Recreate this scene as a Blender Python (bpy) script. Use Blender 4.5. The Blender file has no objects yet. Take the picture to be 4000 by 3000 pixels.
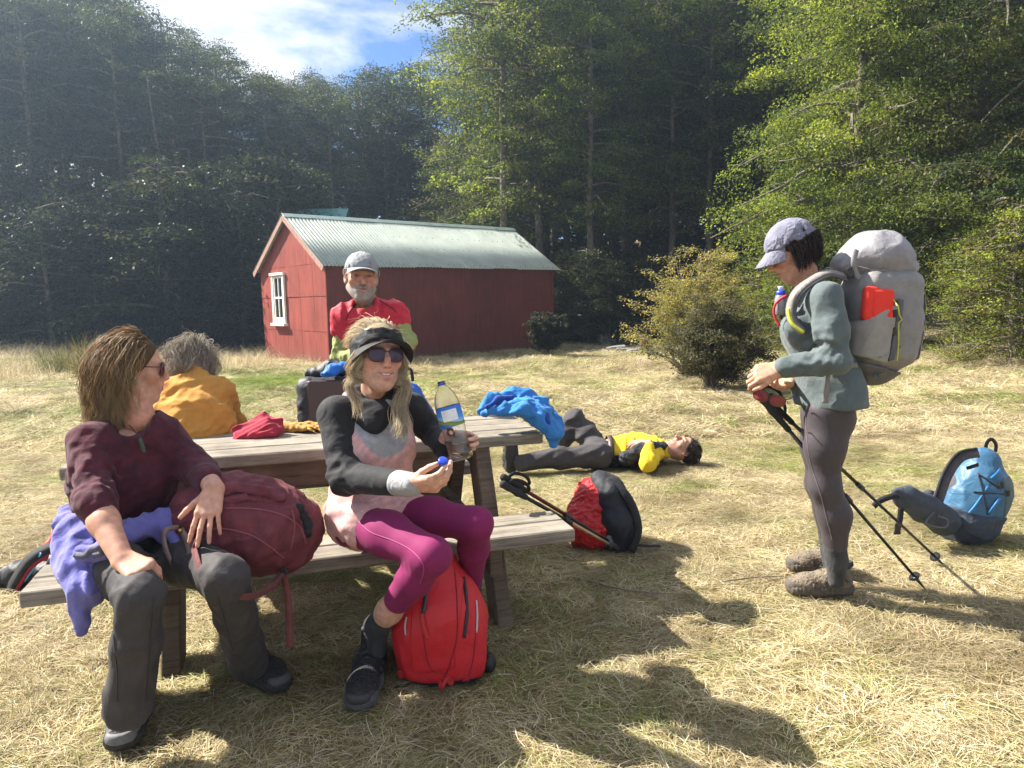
import bpy, math, random
import numpy as np
from mathutils import Vector, Matrix

# ------------------------------------------------------------------ camera, sky, sun, exposure
scene = bpy.context.scene
COL = scene.collection
F_PX, PITCH, ROLL, CAM_H = 2850.0, math.radians(6.6), math.radians(-1.0), 1.32
_fw = np.array([0, math.cos(PITCH), -math.sin(PITCH)])
_up0 = np.array([0, math.sin(PITCH), math.cos(PITCH)])
_rt0 = np.array([1.0, 0, 0])
_rt = math.cos(ROLL) * _rt0 + math.sin(ROLL) * _up0
_up = -math.sin(ROLL) * _rt0 + math.cos(ROLL) * _up0
EYE = np.array([0, 0, CAM_H])
cam_d = bpy.data.cameras.new('camera'); cam = bpy.data.objects.new('camera', cam_d); COL.objects.link(cam)
cam_d.sensor_width = 36.0; cam_d.lens = 36.0 * F_PX / 4000.0; cam_d.clip_end = 600; cam_d.clip_start = 0.05
M = Matrix.Identity(4)
for i in range(3):
    M[i][0] = _rt[i]; M[i][1] = _up[i]; M[i][2] = -_fw[i]; M[i][3] = EYE[i]
cam.matrix_world = M
scene.camera = cam

def ray(px, py):
    return _fw + (px - 2000) / F_PX * _rt + (1500 - py) / F_PX * _up
def at(px, py, Y):                       # the point of the place at depth Y seen at (px, py) of the photograph
    d = ray(px, py); return EYE + d * (Y / d[1])
def onz(px, py, z=0.0):
    d = ray(px, py); return EYE + d * ((z - CAM_H) / d[2])

SUN_EL, SUN_AZ = math.radians(43), math.radians(-71)      # azimuth clockwise from +Y
SUN = np.array([math.sin(SUN_AZ) * math.cos(SUN_EL), math.cos(SUN_AZ) * math.cos(SUN_EL), math.sin(SUN_EL)])
sun_d = bpy.data.lights.new('sun', 'SUN'); sun_o = bpy.data.objects.new('sun', sun_d); COL.objects.link(sun_o)
sun_d.energy = 5.0; sun_d.angle = math.radians(0.53); sun_d.color = (1.0, 0.94, 0.84)
sun_o.rotation_euler = Vector(SUN).to_track_quat('Z', 'Y').to_euler(); sun_o.location = (-20, 10, 20)

world = bpy.data.worlds.new('World'); scene.world = world; world.use_nodes = True
def build_world():
    nt = world.node_tree; nt.nodes.clear(); N = nt.nodes.new; L = nt.links.new
    out = N('ShaderNodeOutputWorld'); bg = N('ShaderNodeBackground'); sky = N('ShaderNodeTexSky')
    sky.sky_type = 'NISHITA'; sky.sun_disc = False; sky.sun_elevation = SUN_EL; sky.sun_rotation = SUN_AZ
    sky.altitude = 400; sky.air_density = 1.0; sky.dust_density = 0.4; sky.ozone_density = 2.0
    tc = N('ShaderNodeTexCoord'); sep = N('ShaderNodeSeparateXYZ'); L(tc.outputs['Generated'], sep.inputs[0])
    mx = N('ShaderNodeMath'); mx.operation = 'MAXIMUM'; mx.inputs[1].default_value = 0.06; L(sep.outputs['Z'], mx.inputs[0])
    ad = N('ShaderNodeMath'); ad.operation = 'ADD'; ad.inputs[1].default_value = 0.12; L(mx.outputs[0], ad.inputs[0])
    dv = N('ShaderNodeVectorMath'); dv.operation = 'DIVIDE'; cb = N('ShaderNodeCombineXYZ')
    for k in range(3): L(ad.outputs[0], cb.inputs[k])
    L(tc.outputs['Generated'], dv.inputs[0]); L(cb.outputs[0], dv.inputs[1])
    mp = N('ShaderNodeMapping'); mp.inputs['Location'].default_value = (CLOUD[0], CLOUD[1], 0); L(dv.outputs[0], mp.inputs[0])
    n1 = N('ShaderNodeTexNoise'); n1.inputs['Scale'].default_value = 1.15; n1.inputs['Detail'].default_value = 9; n1.inputs['Roughness'].default_value = 0.56
    n1.inputs['Distortion'].default_value = 0.25; L(mp.outputs[0], n1.inputs['Vector'])
    cr = N('ShaderNodeValToRGB'); cr.color_ramp.elements[0].position = 0.40; cr.color_ramp.elements[1].position = 0.52; L(n1.outputs['Fac'], cr.inputs[0])
    n2 = N('ShaderNodeTexNoise'); n2.inputs['Scale'].default_value = 2.3; n2.inputs['Detail'].default_value = 6; L(mp.outputs[0], n2.inputs['Vector'])
    c2 = N('ShaderNodeValToRGB'); c2.color_ramp.elements[0].position = 0.30; c2.color_ramp.elements[1].position = 0.72
    c2.color_ramp.elements[0].color = (4.6, 4.8, 5.2, 1); c2.color_ramp.elements[1].color = (8.0, 8.0, 8.1, 1); L(n2.outputs['Fac'], c2.inputs[0])
    sat = N('ShaderNodeMix'); sat.data_type = 'RGBA'; sat.blend_type = 'MULTIPLY'; sat.inputs['Factor'].default_value = 1.0
    sat.inputs['B'].default_value = (0.46, 0.70, 1.05, 1); L(sky.outputs[0], sat.inputs['A'])
    mix = N('ShaderNodeMix'); mix.data_type = 'RGBA'; L(cr.outputs[0], mix.inputs['Factor'])
    L(sat.outputs['Result'], mix.inputs['A']); L(c2.outputs[0], mix.inputs['B'])
    L(mix.outputs['Result'], bg.inputs[0]); bg.inputs[1].default_value = 0.052; L(bg.outputs[0], out.inputs[0])
CLOUD = (1.66, 2.3)
build_world()
scene.view_settings.view_transform = 'Standard'; scene.view_settings.look = 'None'
scene.view_settings.exposure = 1.76; scene.view_settings.gamma = 1.0; scene.view_settings.use_curve_mapping = False
scene.cycles.max_bounces = 14; scene.cycles.diffuse_bounces = 4; scene.cycles.glossy_bounces = 4; scene.cycles.transmission_bounces = 14; scene.cycles.transparent_max_bounces = 16; scene.cycles.use_denoising = True; scene.cycles.use_adaptive_sampling = True; scene.cycles.adaptive_threshold = 0.02
scene.cycles.caustics_reflective = False; scene.cycles.caustics_refractive = False

# ------------------------------------------------------------------ helpers
RNG = np.random.default_rng(7)
def V3(*a): return np.array(a, dtype=float)
def nrm(v): v = np.asarray(v, float); return v / (np.linalg.norm(v) + 1e-12)
def lerp(a, b, t): return np.asarray(a) * (1 - t) + np.asarray(b) * t

ORIGIN = {}
def thing(name, loc, label, cat, group=None):
    o = bpy.data.objects.new(name, None); COL.objects.link(o); o.location = tuple(loc); o.empty_display_size = 0.05
    o['label'] = label; o['category'] = cat
    if group: o['group'] = group
    ORIGIN[o.name] = np.asarray(loc, float); return o
def tag(o, label=None, cat=None, group=None, kind=None):
    if label: o['label'] = label
    if cat: o['category'] = cat
    if group: o['group'] = group
    if kind: o['kind'] = kind
    return o
def make_mesh(name, V, F, smooth=True):
    """V (n,3); F: list of arrays (m,3)/(m,4) or one array"""
    if isinstance(F, np.ndarray): F = [F]
    F = [np.asarray(f, dtype=np.int32) for f in F if len(f)]
    me = bpy.data.meshes.new(name); V = np.asarray(V, dtype=np.float32)
    nl = sum(f.size for f in F); npol = sum(len(f) for f in F)
    me.vertices.add(len(V)); me.vertices.foreach_set('co', V.ravel())
    me.loops.add(nl); me.loops.foreach_set('vertex_index', np.concatenate([f.ravel() for f in F]))
    starts = []; s = 0
    for f in F:
        starts.append(s + np.arange(len(f)) * f.shape[1]); s += f.size
    me.polygons.add(npol); me.polygons.foreach_set('loop_start', np.concatenate(starts).astype(np.int32))
    me.update(calc_edges=True)
    me.polygons.foreach_set('use_smooth', np.full(npol, bool(smooth)))
    return me
def set_col(me, C):
    C = np.asarray(C, np.float32)
    if C.shape[1] == 3: C = np.hstack([C, np.ones((len(C), 1), np.float32)])
    a = me.color_attributes.new('Col', 'FLOAT_COLOR', 'POINT'); a.data.foreach_set('color', C.ravel())
def obj(name, VF, mat, parent=None, smooth=True, col=None, loc=None):
    V, F = VF; V = np.asarray(V, float)
    if parent is not None: o0 = ORIGIN[parent.name]
    elif loc is not None: o0 = np.asarray(loc, float)
    else:
        o0 = np.array([(V[:, 0].min() + V[:, 0].max()) / 2, (V[:, 1].min() + V[:, 1].max()) / 2, V[:, 2].min()])
    me = make_mesh(name, V - o0, F, smooth)
    if col is not None: set_col(me, col)
    if isinstance(mat, (list, tuple)):
        for m in mat: me.materials.append(m)
    else: me.materials.append(mat)
    o = bpy.data.objects.new(name, me); COL.objects.link(o)
    if parent is not None: o.parent = parent
    else: o.location = tuple(o0)
    ORIGIN[o.name] = o0
    return o
def join(parts):
    Vs, Fs, n = [], [], 0
    for V, F in parts:
        if isinstance(F, np.ndarray): F = [F]
        Vs.append(np.asarray(V, float)); Fs += [np.asarray(f) + n for f in F if len(f)]; n += len(V)
    by = {}
    for f in Fs: by.setdefault(f.shape[1], []).append(f)
    return np.vstack(Vs), [np.vstack(x) for x in by.values()]
def cr(pts, n=8, closed=False):
    P = np.asarray(pts, float); m = len(P); out = []
    rng_ = range(m if closed else m - 1)
    for i in rng_:
        if closed: p0, p1, p2, p3 = P[(i - 1) % m], P[i], P[(i + 1) % m], P[(i + 2) % m]
        else: p0, p1, p2, p3 = P[max(i - 1, 0)], P[i], P[i + 1], P[min(i + 2, m - 1)]
        for k in range(n):
            t = k / n
            out.append(0.5 * ((2 * p1) + (-p0 + p2) * t + (2 * p0 - 5 * p1 + 4 * p2 - p3) * t * t + (-p0 + 3 * p1 - 3 * p2 + p3) * t ** 3))
    if not closed: out.append(P[-1])
    return np.array(out)
def frames(P):
    T = np.gradient(P, axis=0); T /= np.linalg.norm(T, axis=1)[:, None] + 1e-12
    ref = V3(0, 0, 1) if abs(T[0][2]) < 0.9 else V3(1, 0, 0)
    n = nrm(np.cross(T[0], ref)); Ns = [n]
    for i in range(1, len(P)):
        n = n - T[i] * np.dot(n, T[i]); n = nrm(n); Ns.append(n)
    Ns = np.array(Ns); return T, Ns, np.cross(T, Ns)
def tube(pts, r, sides=8, smooth_n=0, cap=True):
    P = np.asarray(pts, float)
    rr = np.full(len(P), r, float) if np.isscalar(r) else np.asarray(r, float)
    if smooth_n:
        x = np.linspace(0, 1, len(P)); P = cr(P, smooth_n); rr = np.interp(np.linspace(0, 1, len(P)), x, rr)
    T, A, B = frames(P); n = len(P)
    a = np.arange(sides) * 2 * math.pi / sides
    V = (P[:, None] + rr[:, None, None] * (np.cos(a)[None, :, None] * A[:, None] + np.sin(a)[None, :, None] * B[:, None])).reshape(-1, 3)
    i = np.arange(n - 1)[:, None] * sides; j = np.arange(sides)[None]; j2 = (j + 1) % sides
    Q = np.stack([i + j, i + j2, i + sides + j2, i + sides + j], -1).reshape(-1, 4)
    Fs = [Q]
    if cap:
        V = np.vstack([V, P[0], P[-1]]); c0, c1 = n * sides, n * sides + 1
        jj = np.arange(sides); j2 = (jj + 1) % sides
        Fs.append(np.vstack([np.stack([np.full(sides, c0), j2, jj], -1), np.stack([np.full(sides, c1), (n - 1) * sides + jj, (n - 1) * sides + j2], -1)]))
    return V, Fs
def ribbon(pts, width, thick=0.003, face=(0, -1, 0), smooth_n=6, taper=None):
    """flat strap; 'face' = direction its flat side looks"""
    P = np.asarray(pts, float); P = cr(P, smooth_n) if smooth_n else P
    n = len(P); T = np.gradient(P, axis=0); T /= np.linalg.norm(T, axis=1)[:, None] + 1e-12
    fc = np.asarray(face, float)
    if fc.ndim == 1: fc = np.repeat(fc[None], n, 0)
    else:
        x = np.linspace(0, 1, len(fc)); fc = np.stack([np.interp(np.linspace(0, 1, n), x, fc[:, k]) for k in range(3)], 1)
    S = np.cross(T, fc); S /= np.linalg.norm(S, axis=1)[:, None] + 1e-9
    U = np.cross(S, T)
    w = np.full(n, width, float) if np.isscalar(width) else np.interp(np.linspace(0, 1, n), np.linspace(0, 1, len(width)), width)
    w = w[:, None]
    t = thick / 2
    ring = [P - S * w / 2 - U * t, P + S * w / 2 - U * t, P + S * w / 2 + U * t, P - S * w / 2 + U * t]
    V = np.stack(ring, 1).reshape(-1, 3)
    i = np.arange(n - 1)[:, None] * 4; j = np.arange(4)[None]; j2 = (j + 1) % 4
    Q = np.stack([i + j, i + j2, i + 4 + j2, i + 4 + j], -1).reshape(-1, 4)
    Q = np.vstack([Q, [[3, 2, 1, 0]], [[(n - 1) * 4 + k for k in range(4)]]])
    return V, [Q]
def basis(x=None, y=None, z=None):
    """rotation matrix with columns x,y,z from two given axes"""
    if z is not None and x is not None:
        z = nrm(z); x = nrm(np.asarray(x) - z * np.dot(x, z)); y = np.cross(z, x)
    elif z is not None and y is not None:
        z = nrm(z); y = nrm(np.asarray(y) - z * np.dot(y, z)); x = np.cross(y, z)
    elif x is not None and y is not None:
        x = nrm(x); y = nrm(np.asarray(y) - x * np.dot(x, y)); z = np.cross(x, y)
    return np.stack([x, y, z], 1)
def bbox(c, size, R=None, bev=0.004):
    """bevelled box: 24 corner verts"""
    h = np.asarray(size, float) / 2; b = min(bev, h.min() * 0.9)
    V = []; idx = {}
    for sx in (-1, 1):
        for sy in (-1, 1):
            for sz in (-1, 1):
                s = V3(sx, sy, sz)
                for ax in range(3):
                    p = s * (h - b); p[ax] = s[ax] * h[ax]
                    idx[(sx, sy, sz, ax)] = len(V); V.append(p)
    Fq, Ft = [], []
    for ax in range(3):
        u, v = [(1, 2), (2, 0), (0, 1)][ax]
        for s in (-1, 1):
            q = []
            for (a, b2) in ((-1, -1), (1, -1), (1, 1), (-1, 1)):
                k = [0, 0, 0]; k[ax] = s; k[u] = a; k[v] = b2; q.append(idx[(*k, ax)])
            Fq.append(q if s > 0 else q[::-1])
    for ax in range(3):
        u, v = [(1, 2), (2, 0), (0, 1)][ax]
        for a in (-1, 1):
            for b2 in (-1, 1):
                k0 = [0, 0, 0]; k0[ax] = -1; k0[u] = a; k0[v] = b2; k1 = list(k0); k1[ax] = 1
                q = [idx[(*k0, u)], idx[(*k1, u)], idx[(*k1, v)], idx[(*k0, v)]]
                Fq.append(q if a * b2 < 0 else q[::-1])
    for sx in (-1, 1):
        for sy in (-1, 1):
            for sz in (-1, 1):
                q = [idx[(sx, sy, sz, a)] for a in range(3)]
                Ft.append(q if sx * sy * sz > 0 else q[::-1])
    V = np.array(V)
    if R is not None: V = V @ np.asarray(R).T
    return V + np.asarray(c), [np.array(Fq), np.array(Ft)]

# ------------------------------------------------------------------ implicit surfaces: smooth unions of round cones and ellipsoids, meshed by surface nets
class Sdf:
    def __init__(s, res=0.008): s.res = res; s.p = []; s.disp = None
    def cone(s, a, b, ra, rb, k=0.02, op=1, side=None, ratio=1.0):
        s.p.append(('c', np.asarray(a, float), np.asarray(b, float), ra, rb, k, op, None if side is None else nrm(side), ratio)); return s
    def chain(s, pts, rad, k=0.02, side=None, ratio=1.0, op=1):
        for i in range(len(pts) - 1): s.cone(pts[i], pts[i + 1], rad[i], rad[i + 1], k, op, side, ratio)
        return s
    def ell(s, c, r, R=None, k=0.02, op=1):
        s.p.append(('e', np.asarray(c, float), np.asarray(r, float), np.eye(3) if R is None else np.asarray(R, float), k, op)); return s
    def ball(s, c, r, k=0.02, op=1): return s.ell(c, (r, r, r), None, k, op)
    def box(s, c, h, R=None, rnd=0.02, k=0.02, op=1):
        s.p.append(('b', np.asarray(c, float), np.asarray(h, float), np.eye(3) if R is None else np.asarray(R, float), rnd, k, op)); return s
    def plane(s, c, n, k=0.004):            # cuts away the side n points to
        s.p.append(('p', np.asarray(c, float), nrm(n), k)); return s
    def _bb(s, q):
        if q[0] == 'c':
            r = max(q[3], q[4]) * max(1.0, q[8]); lo = np.minimum(q[1], q[2]) - r; hi = np.maximum(q[1], q[2]) + r
        elif q[0] == 'e':
            e = np.sqrt(((q[3] * q[2][None]) ** 2).sum(1)); lo, hi = q[1] - e, q[1] + e
        else:
            e = np.abs(q[3]) @ q[2]; lo, hi = q[1] - e, q[1] + e
        return lo, hi
    def mesh(s):
        res = s.res
        bbs = [s._bb(q) if q[0] != 'p' else None for q in s.p]
        add = [b for q, b in zip(s.p, bbs) if q[0] != 'p' and q[-1 if q[0] in 'eb' else 6] == 1]
        lo = np.min([b[0] for b in add], 0) - 4 * res - 0.012; hi = np.max([b[1] for b in add], 0) + 4 * res + 0.012
        n = np.ceil((hi - lo) / res).astype(int) + 1
        f = np.full(n, 0.2, np.float32)
        ax = [(lo[i] + np.arange(n[i]) * res).astype(np.float32) for i in range(3)]
        for q, b in zip(s.p, bbs):
            if q[0] == 'p': sl = tuple(slice(0, n[i]) for i in range(3))
            else:
                kk = {'c': 5, 'e': 4, 'b': 5}[q[0]]
                m = q[kk] + 3 * res + 0.012
                i0 = np.clip(((b[0] - m - lo) / res).astype(int), 0, n - 1); i1 = np.clip(((b[1] + m - lo) / res).astype(int) + 2, 1, n)
                sl = tuple(slice(i0[i], i1[i]) for i in range(3))
            X, Y, Z = np.meshgrid(ax[0][sl[0]], ax[1][sl[1]], ax[2][sl[2]], indexing='ij')
            g = f[sl]
            if q[0] == 'p':
                d = (X - q[1][0]) * q[2][0] + (Y - q[1][1]) * q[2][1] + (Z - q[1][2]) * q[2][2]
                k = q[3]; h = np.maximum(k - np.abs(g - d), 0) / k
                f[sl] = np.maximum(g, d) + h * h * k * 0.25; continue
            if q[0] == 'c':
                _, a, bb_, ra, rb, k, op, side, ratio = q
                px, py, pz = X - a[0], Y - a[1], Z - a[2]; v = bb_ - a
                if side is not None and ratio != 1.0:
                    t = (px * side[0] + py * side[1] + pz * side[2]) * (1 - 1 / ratio)
                    px = px - side[0] * t; py = py - side[1] * t; pz = pz - side[2] * t
                    v = v - side * (np.dot(v, side) * (1 - 1 / ratio))
                L2 = float(v @ v) + 1e-12
                t = np.clip((px * v[0] + py * v[1] + pz * v[2]) / L2, 0, 1)
                d = np.sqrt((px - v[0] * t) ** 2 + (py - v[1] * t) ** 2 + (pz - v[2] * t) ** 2) - (ra + (rb - ra) * t)
            elif q[0] == 'e':
                _, c, r, R, k, op = q
                px, py, pz = X - c[0], Y - c[1], Z - c[2]
                l = [(px * R[0, i] + py * R[1, i] + pz * R[2, i]) for i in range(3)]
                k0 = np.sqrt(sum((l[i] / r[i]) ** 2 for i in range(3))); k1 = np.sqrt(sum((l[i] / r[i] ** 2) ** 2 for i in range(3))) + 1e-9
                d = k0 * (k0 - 1) / k1
                d = np.where(k0 < 0.05, -float(r.min()), d)
            else:
                _, c, hh, R, rnd, k, op = q
                px, py, pz = X - c[0], Y - c[1], Z - c[2]
                l = [np.abs(px * R[0, i] + py * R[1, i] + pz * R[2, i]) - (hh[i] - rnd) for i in range(3)]
                d = np.sqrt(sum(np.maximum(x, 0) ** 2 for x in l)) + np.minimum(np.maximum(np.maximum(l[0], l[1]), l[2]), 0) - rnd
            if op == 1:
                h = np.maximum(k - np.abs(g - d), 0) / max(k, 1e-6); f[sl] = np.minimum(g, d) - h * h * k * 0.25
            else:
                d = -d; h = np.maximum(k - np.abs(g - d), 0) / max(k, 1e-6); f[sl] = np.maximum(g, d) + h * h * k * 0.25
        if s.disp is not None:
            I = np.argwhere(np.abs(f) < 0.03 + res)
            P = lo + I * res
            f[I[:, 0], I[:, 1], I[:, 2]] += s.disp(P).astype(np.float32)
        return surface_nets(f, lo, res)
def surface_nets(f, lo, res):
    s = f < 0
    c = s[:-1, :-1, :-1].astype(np.int8)
    cnt = np.zeros(c.shape, np.int8)
    for dx in (0, 1):
        for dy in (0, 1):
            for dz in (0, 1):
                cnt += s[dx:s.shape[0] - 1 + dx, dy:s.shape[1] - 1 + dy, dz:s.shape[2] - 1 + dz]
    act = (cnt > 0) & (cnt < 8)
    I = np.argwhere(act)
    if len(I) == 0: return np.zeros((0, 3)), [np.zeros((0, 4), int)]
    corner = [(dx, dy, dz) for dx in (0, 1) for dy in (0, 1) for dz in (0, 1)]
    val = np.stack([f[I[:, 0] + d[0], I[:, 1] + d[1], I[:, 2] + d[2]] for d in corner], 1)
    acc = np.zeros((len(I), 3)); num = np.zeros(len(I))
    for a in range(8):
        for b in range(a + 1, 8):
            da, db = np.array(corner[a]), np.array(corner[b])
            if np.abs(da - db).sum() != 1: continue
            va, vb = val[:, a], val[:, b]; m = (va < 0) != (vb < 0)
            t = np.where(m, va / np.where(np.abs(va - vb) < 1e-9, 1e-9, va - vb), 0)
            p = da[None] + t[:, None] * (db - da)[None]
            acc += np.where(m[:, None], p, 0); num += m
    V = lo + (I + acc / num[:, None]) * res
    idx = np.full(act.shape, -1, np.int32); idx[act] = np.arange(len(I))
    Q = []
    for ax_ in range(3):
        sl0 = [slice(None)] * 3; sl1 = [slice(None)] * 3; sl0[ax_] = slice(0, -1); sl1[ax_] = slice(1, None)
        A, B = s[tuple(sl0)], s[tuple(sl1)]
        E = np.argwhere(A != B)
        u, v = [(1, 2), (2, 0), (0, 1)][ax_]
        ok = (E[:, u] > 0) & (E[:, v] > 0) & (E[:, u] < s.shape[u] - 1) & (E[:, v] < s.shape[v] - 1)
        E = E[ok]; flip = A[E[:, 0], E[:, 1], E[:, 2]]
        q = []
        for (a, b) in ((-1, -1), (0, -1), (0, 0), (-1, 0)):
            J = E.copy(); J[:, u] += a; J[:, v] += b; q.append(idx[J[:, 0], J[:, 1], J[:, 2]])
        q = np.stack(q, 1); q[~flip] = q[~flip][:, ::-1]; Q.append(q)
    Q = np.vstack(Q); Q = Q[(Q >= 0).all(1)]
    return V, [Q]
def wrinkle(seed, amp, freq, axis=None, stretch=3.0):
    """fold-like displacement: ridged warped sines, long along 'axis'"""
    r = np.random.default_rng(seed); A = r.normal(size=(5, 3)); A /= np.linalg.norm(A, axis=1)[:, None]
    if axis is not None:
        a = nrm(axis); A = A - np.outer(A @ a, a) * (1 - 1 / stretch)
    ph = r.uniform(0, 6.28, (5, 2)); W = r.normal(size=(5, 3)) * freq * 0.45
    def fn(P):
        d = 0
        for i in range(5):
            w = np.sin(P @ W[i] + ph[i, 0]) * 1.3
            d = d + (np.abs(np.sin((P @ A[i]) * freq * (0.7 + 0.25 * i) + w + ph[i, 1])) - 0.6) / (1 + 0.35 * i)
        return d * amp * .95
    return fn
def relax(VF, it=1, lam=0.5):
    V, F = VF
    Q = F[0]; n = len(V)
    for _ in range(it):
        S = np.zeros_like(V); c = np.zeros(n)
        for k in range(Q.shape[1]):
            a, b = Q[:, k], Q[:, (k + 1) % Q.shape[1]]
            for d in range(3):
                S[:, d] += np.bincount(a, V[b, d], n) + np.bincount(b, V[a, d], n)
            c += np.bincount(a, minlength=n) + np.bincount(b, minlength=n)
        V = V + lam * (S / np.maximum(c, 1)[:, None] - V)
    return V, F

from mathutils.bvhtree import BVHTree
class Skin:
    """finds points on a finished surface, so that seams, zips and prints lie on it"""
    def __init__(s, *VFs):
        V, F = join(VFs); s.t = BVHTree.FromPolygons([tuple(v) for v in V], [tuple(int(i) for i in q) for f in F for q in f])
    def hit(s, px, py, off=.003, Y=None):
        d = nrm(ray(px, py)); loc, n, i, dist = s.t.ray_cast(Vector(EYE), Vector(d))
        if loc is None:
            loc, n, i, dist = s.t.find_nearest(Vector(at(px, py, Y or 3.0)))
        n = np.array(n); n = n if np.dot(n, d) < 0 else -n
        return np.array(loc) + n * off
    def line(s, pts, off=.003, sub=5):
        P = cr(np.array([(p[0], p[1], 0.) for p in pts], float), sub); return np.array([s.hit(p[0], p[1], off) for p in P])
# ------------------------------------------------------------------ materials
MATS = {}
def new_mat(name):
    m = bpy.data.materials.new(name); m.use_nodes = True; nt = m.node_tree
    b = nt.nodes.get('Principled BSDF'); return m, nt, b, nt.nodes.new, nt.links.new
def noise(N, L, vec, scale, detail=4, rough=0.55, dist=0.0):
    n = N('ShaderNodeTexNoise'); n.inputs['Scale'].default_value = scale; n.inputs['Detail'].default_value = detail
    n.inputs['Roughness'].default_value = rough; n.inputs['Distortion'].default_value = dist
    if vec is not None: L(vec, n.inputs['Vector'])
    return n
def ramp(N, L, src, stops):
    r = N('ShaderNodeValToRGB'); e = r.color_ramp.elements
    while len(e) < len(stops): e.new(0.5)
    for el, (p, c) in zip(e, stops): el.position = p; el.color = (*c, 1) if len(c) == 3 else c
    L(src, r.inputs[0]); return r
def mixc(N, L, a, b, fac, mode='MIX'):
    m = N('ShaderNodeMix'); m.data_type = 'RGBA'; m.blend_type = mode
    for s, v in (('A', a), ('B', b), ('Factor', fac)):
        if hasattr(v, 'is_output'): L(v, m.inputs[s])
        elif s == 'Factor': m.inputs[s].default_value = v
        else: m.inputs[s].default_value = (*v, 1)
    return m.outputs['Result']
def bump(N, L, b, src, strength=0.3, dist=0.01, prev=None):
    bp = N('ShaderNodeBump'); bp.inputs['Strength'].default_value = strength; bp.inputs['Distance'].default_value = dist
    L(src, bp.inputs['Height'])
    if prev is not None: L(prev, bp.inputs['Normal'])
    L(bp.outputs[0], b.inputs['Normal']); return bp.outputs[0]
def objco(N):
    t = N('ShaderNodeTexCoord'); return t.outputs['Object']
def plain(name, col, rough=0.5, metal=0.0, var=0.15, nscale=40, bumps=0.0, spec=0.5, bdist=0.002):
    if name in MATS: return MATS[name]
    m, nt, b, N, L = new_mat(name); co = objco(N)
    n = noise(N, L, co, nscale, 5)
    c = np.array(col); L(ramp(N, L, n.outputs['Fac'], [(0.3, c * (1 - var)), (0.7, np.minimum(c * (1 + var), 1))]).outputs[0], b.inputs['Base Color'])
    b.inputs['Roughness'].default_value = rough; b.inputs['Metallic'].default_value = metal; b.inputs['Specular IOR Level'].default_value = spec
    if bumps: bump(N, L, b, n.outputs['Fac'], bumps, bdist)
    MATS[name] = m; return m
def cloth(name, col, rough=0.85, sheen=0.25, var=0.18, weave=900, wb=0.25, fold=14, fb=0.5, col2=None, spec=0.3, fdist=0.012):
    if name in MATS: return MATS[name]
    m, nt, b, N, L = new_mat(name); co = objco(N); c = np.array(col)
    n = noise(N, L, co, 22, 6, 0.65); c2 = np.array(col2) if col2 is not None else c * (1 - var)
    base = ramp(N, L, n.outputs['Fac'], [(0.32, c2), (0.68, np.minimum(c * (1 + var * .6), 1))]).outputs[0]
    nf = noise(N, L, co, weave, 2); sp = ramp(N, L, nf.outputs['Fac'], [(0.35, (.82, .82, .82)), (0.65, (1, 1, 1))]).outputs[0]
    L(mixc(N, L, base, sp, 1.0, 'MULTIPLY'), b.inputs['Base Color'])
    b.inputs['Roughness'].default_value = rough; b.inputs['Specular IOR Level'].default_value = spec
    b.inputs['Sheen Weight'].default_value = sheen * .25; b.inputs['Sheen Roughness'].default_value = 0.5
    p = None
    if fb: 
        nn = noise(N, L, co, fold, 3, 0.5, 0.8); p = bump(N, L, b, nn.outputs['Fac'], min(1, fb * 1.5), fdist)
        rg = noise(N, L, co, fold * .7, 2, 0.4, 1.2); rg.noise_type = 'RIDGED_MULTIFRACTAL'; p = bump(N, L, b, rg.outputs['Fac'], min(fb * 1.5, .8), .008, p)
    bump(N, L, b, nf.outputs['Fac'], wb, 0.0008, p)
    MATS[name] = m; return m
def vcol(name, rough=0.5, sss=0.0, spec=0.4, bumps=0.2, bscale=350, trans=0.0, var=0.12, sheen=0.0):
    if name in MATS: return MATS[name]
    m, nt, b, N, L = new_mat(name); co = objco(N)
    a = N('ShaderNodeAttribute'); a.attribute_name = 'Col'
    n = noise(N, L, co, bscale, 3); n2 = noise(N, L, co, 45, 4)
    sp = ramp(N, L, n2.outputs['Fac'], [(0.3, (1 - var,) * 3), (0.7, (1 + var,) * 3)]).outputs[0]
    L(mixc(N, L, a.outputs['Color'], sp, 1.0, 'MULTIPLY'), b.inputs['Base Color'])
    b.inputs['Roughness'].default_value = rough; b.inputs['Specular IOR Level'].default_value = spec
    if sss:
        b.inputs['Subsurface Weight'].default_value = sss; b.inputs['Subsurface Radius'].default_value = (0.012, 0.004, 0.002); b.inputs['Subsurface Scale'].default_value = 0.6
    b.inputs['Sheen Weight'].default_value = sheen
    if bumps: bump(N, L, b, n.outputs['Fac'], bumps, 0.0012)
    MATS[name] = m; return m
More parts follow.
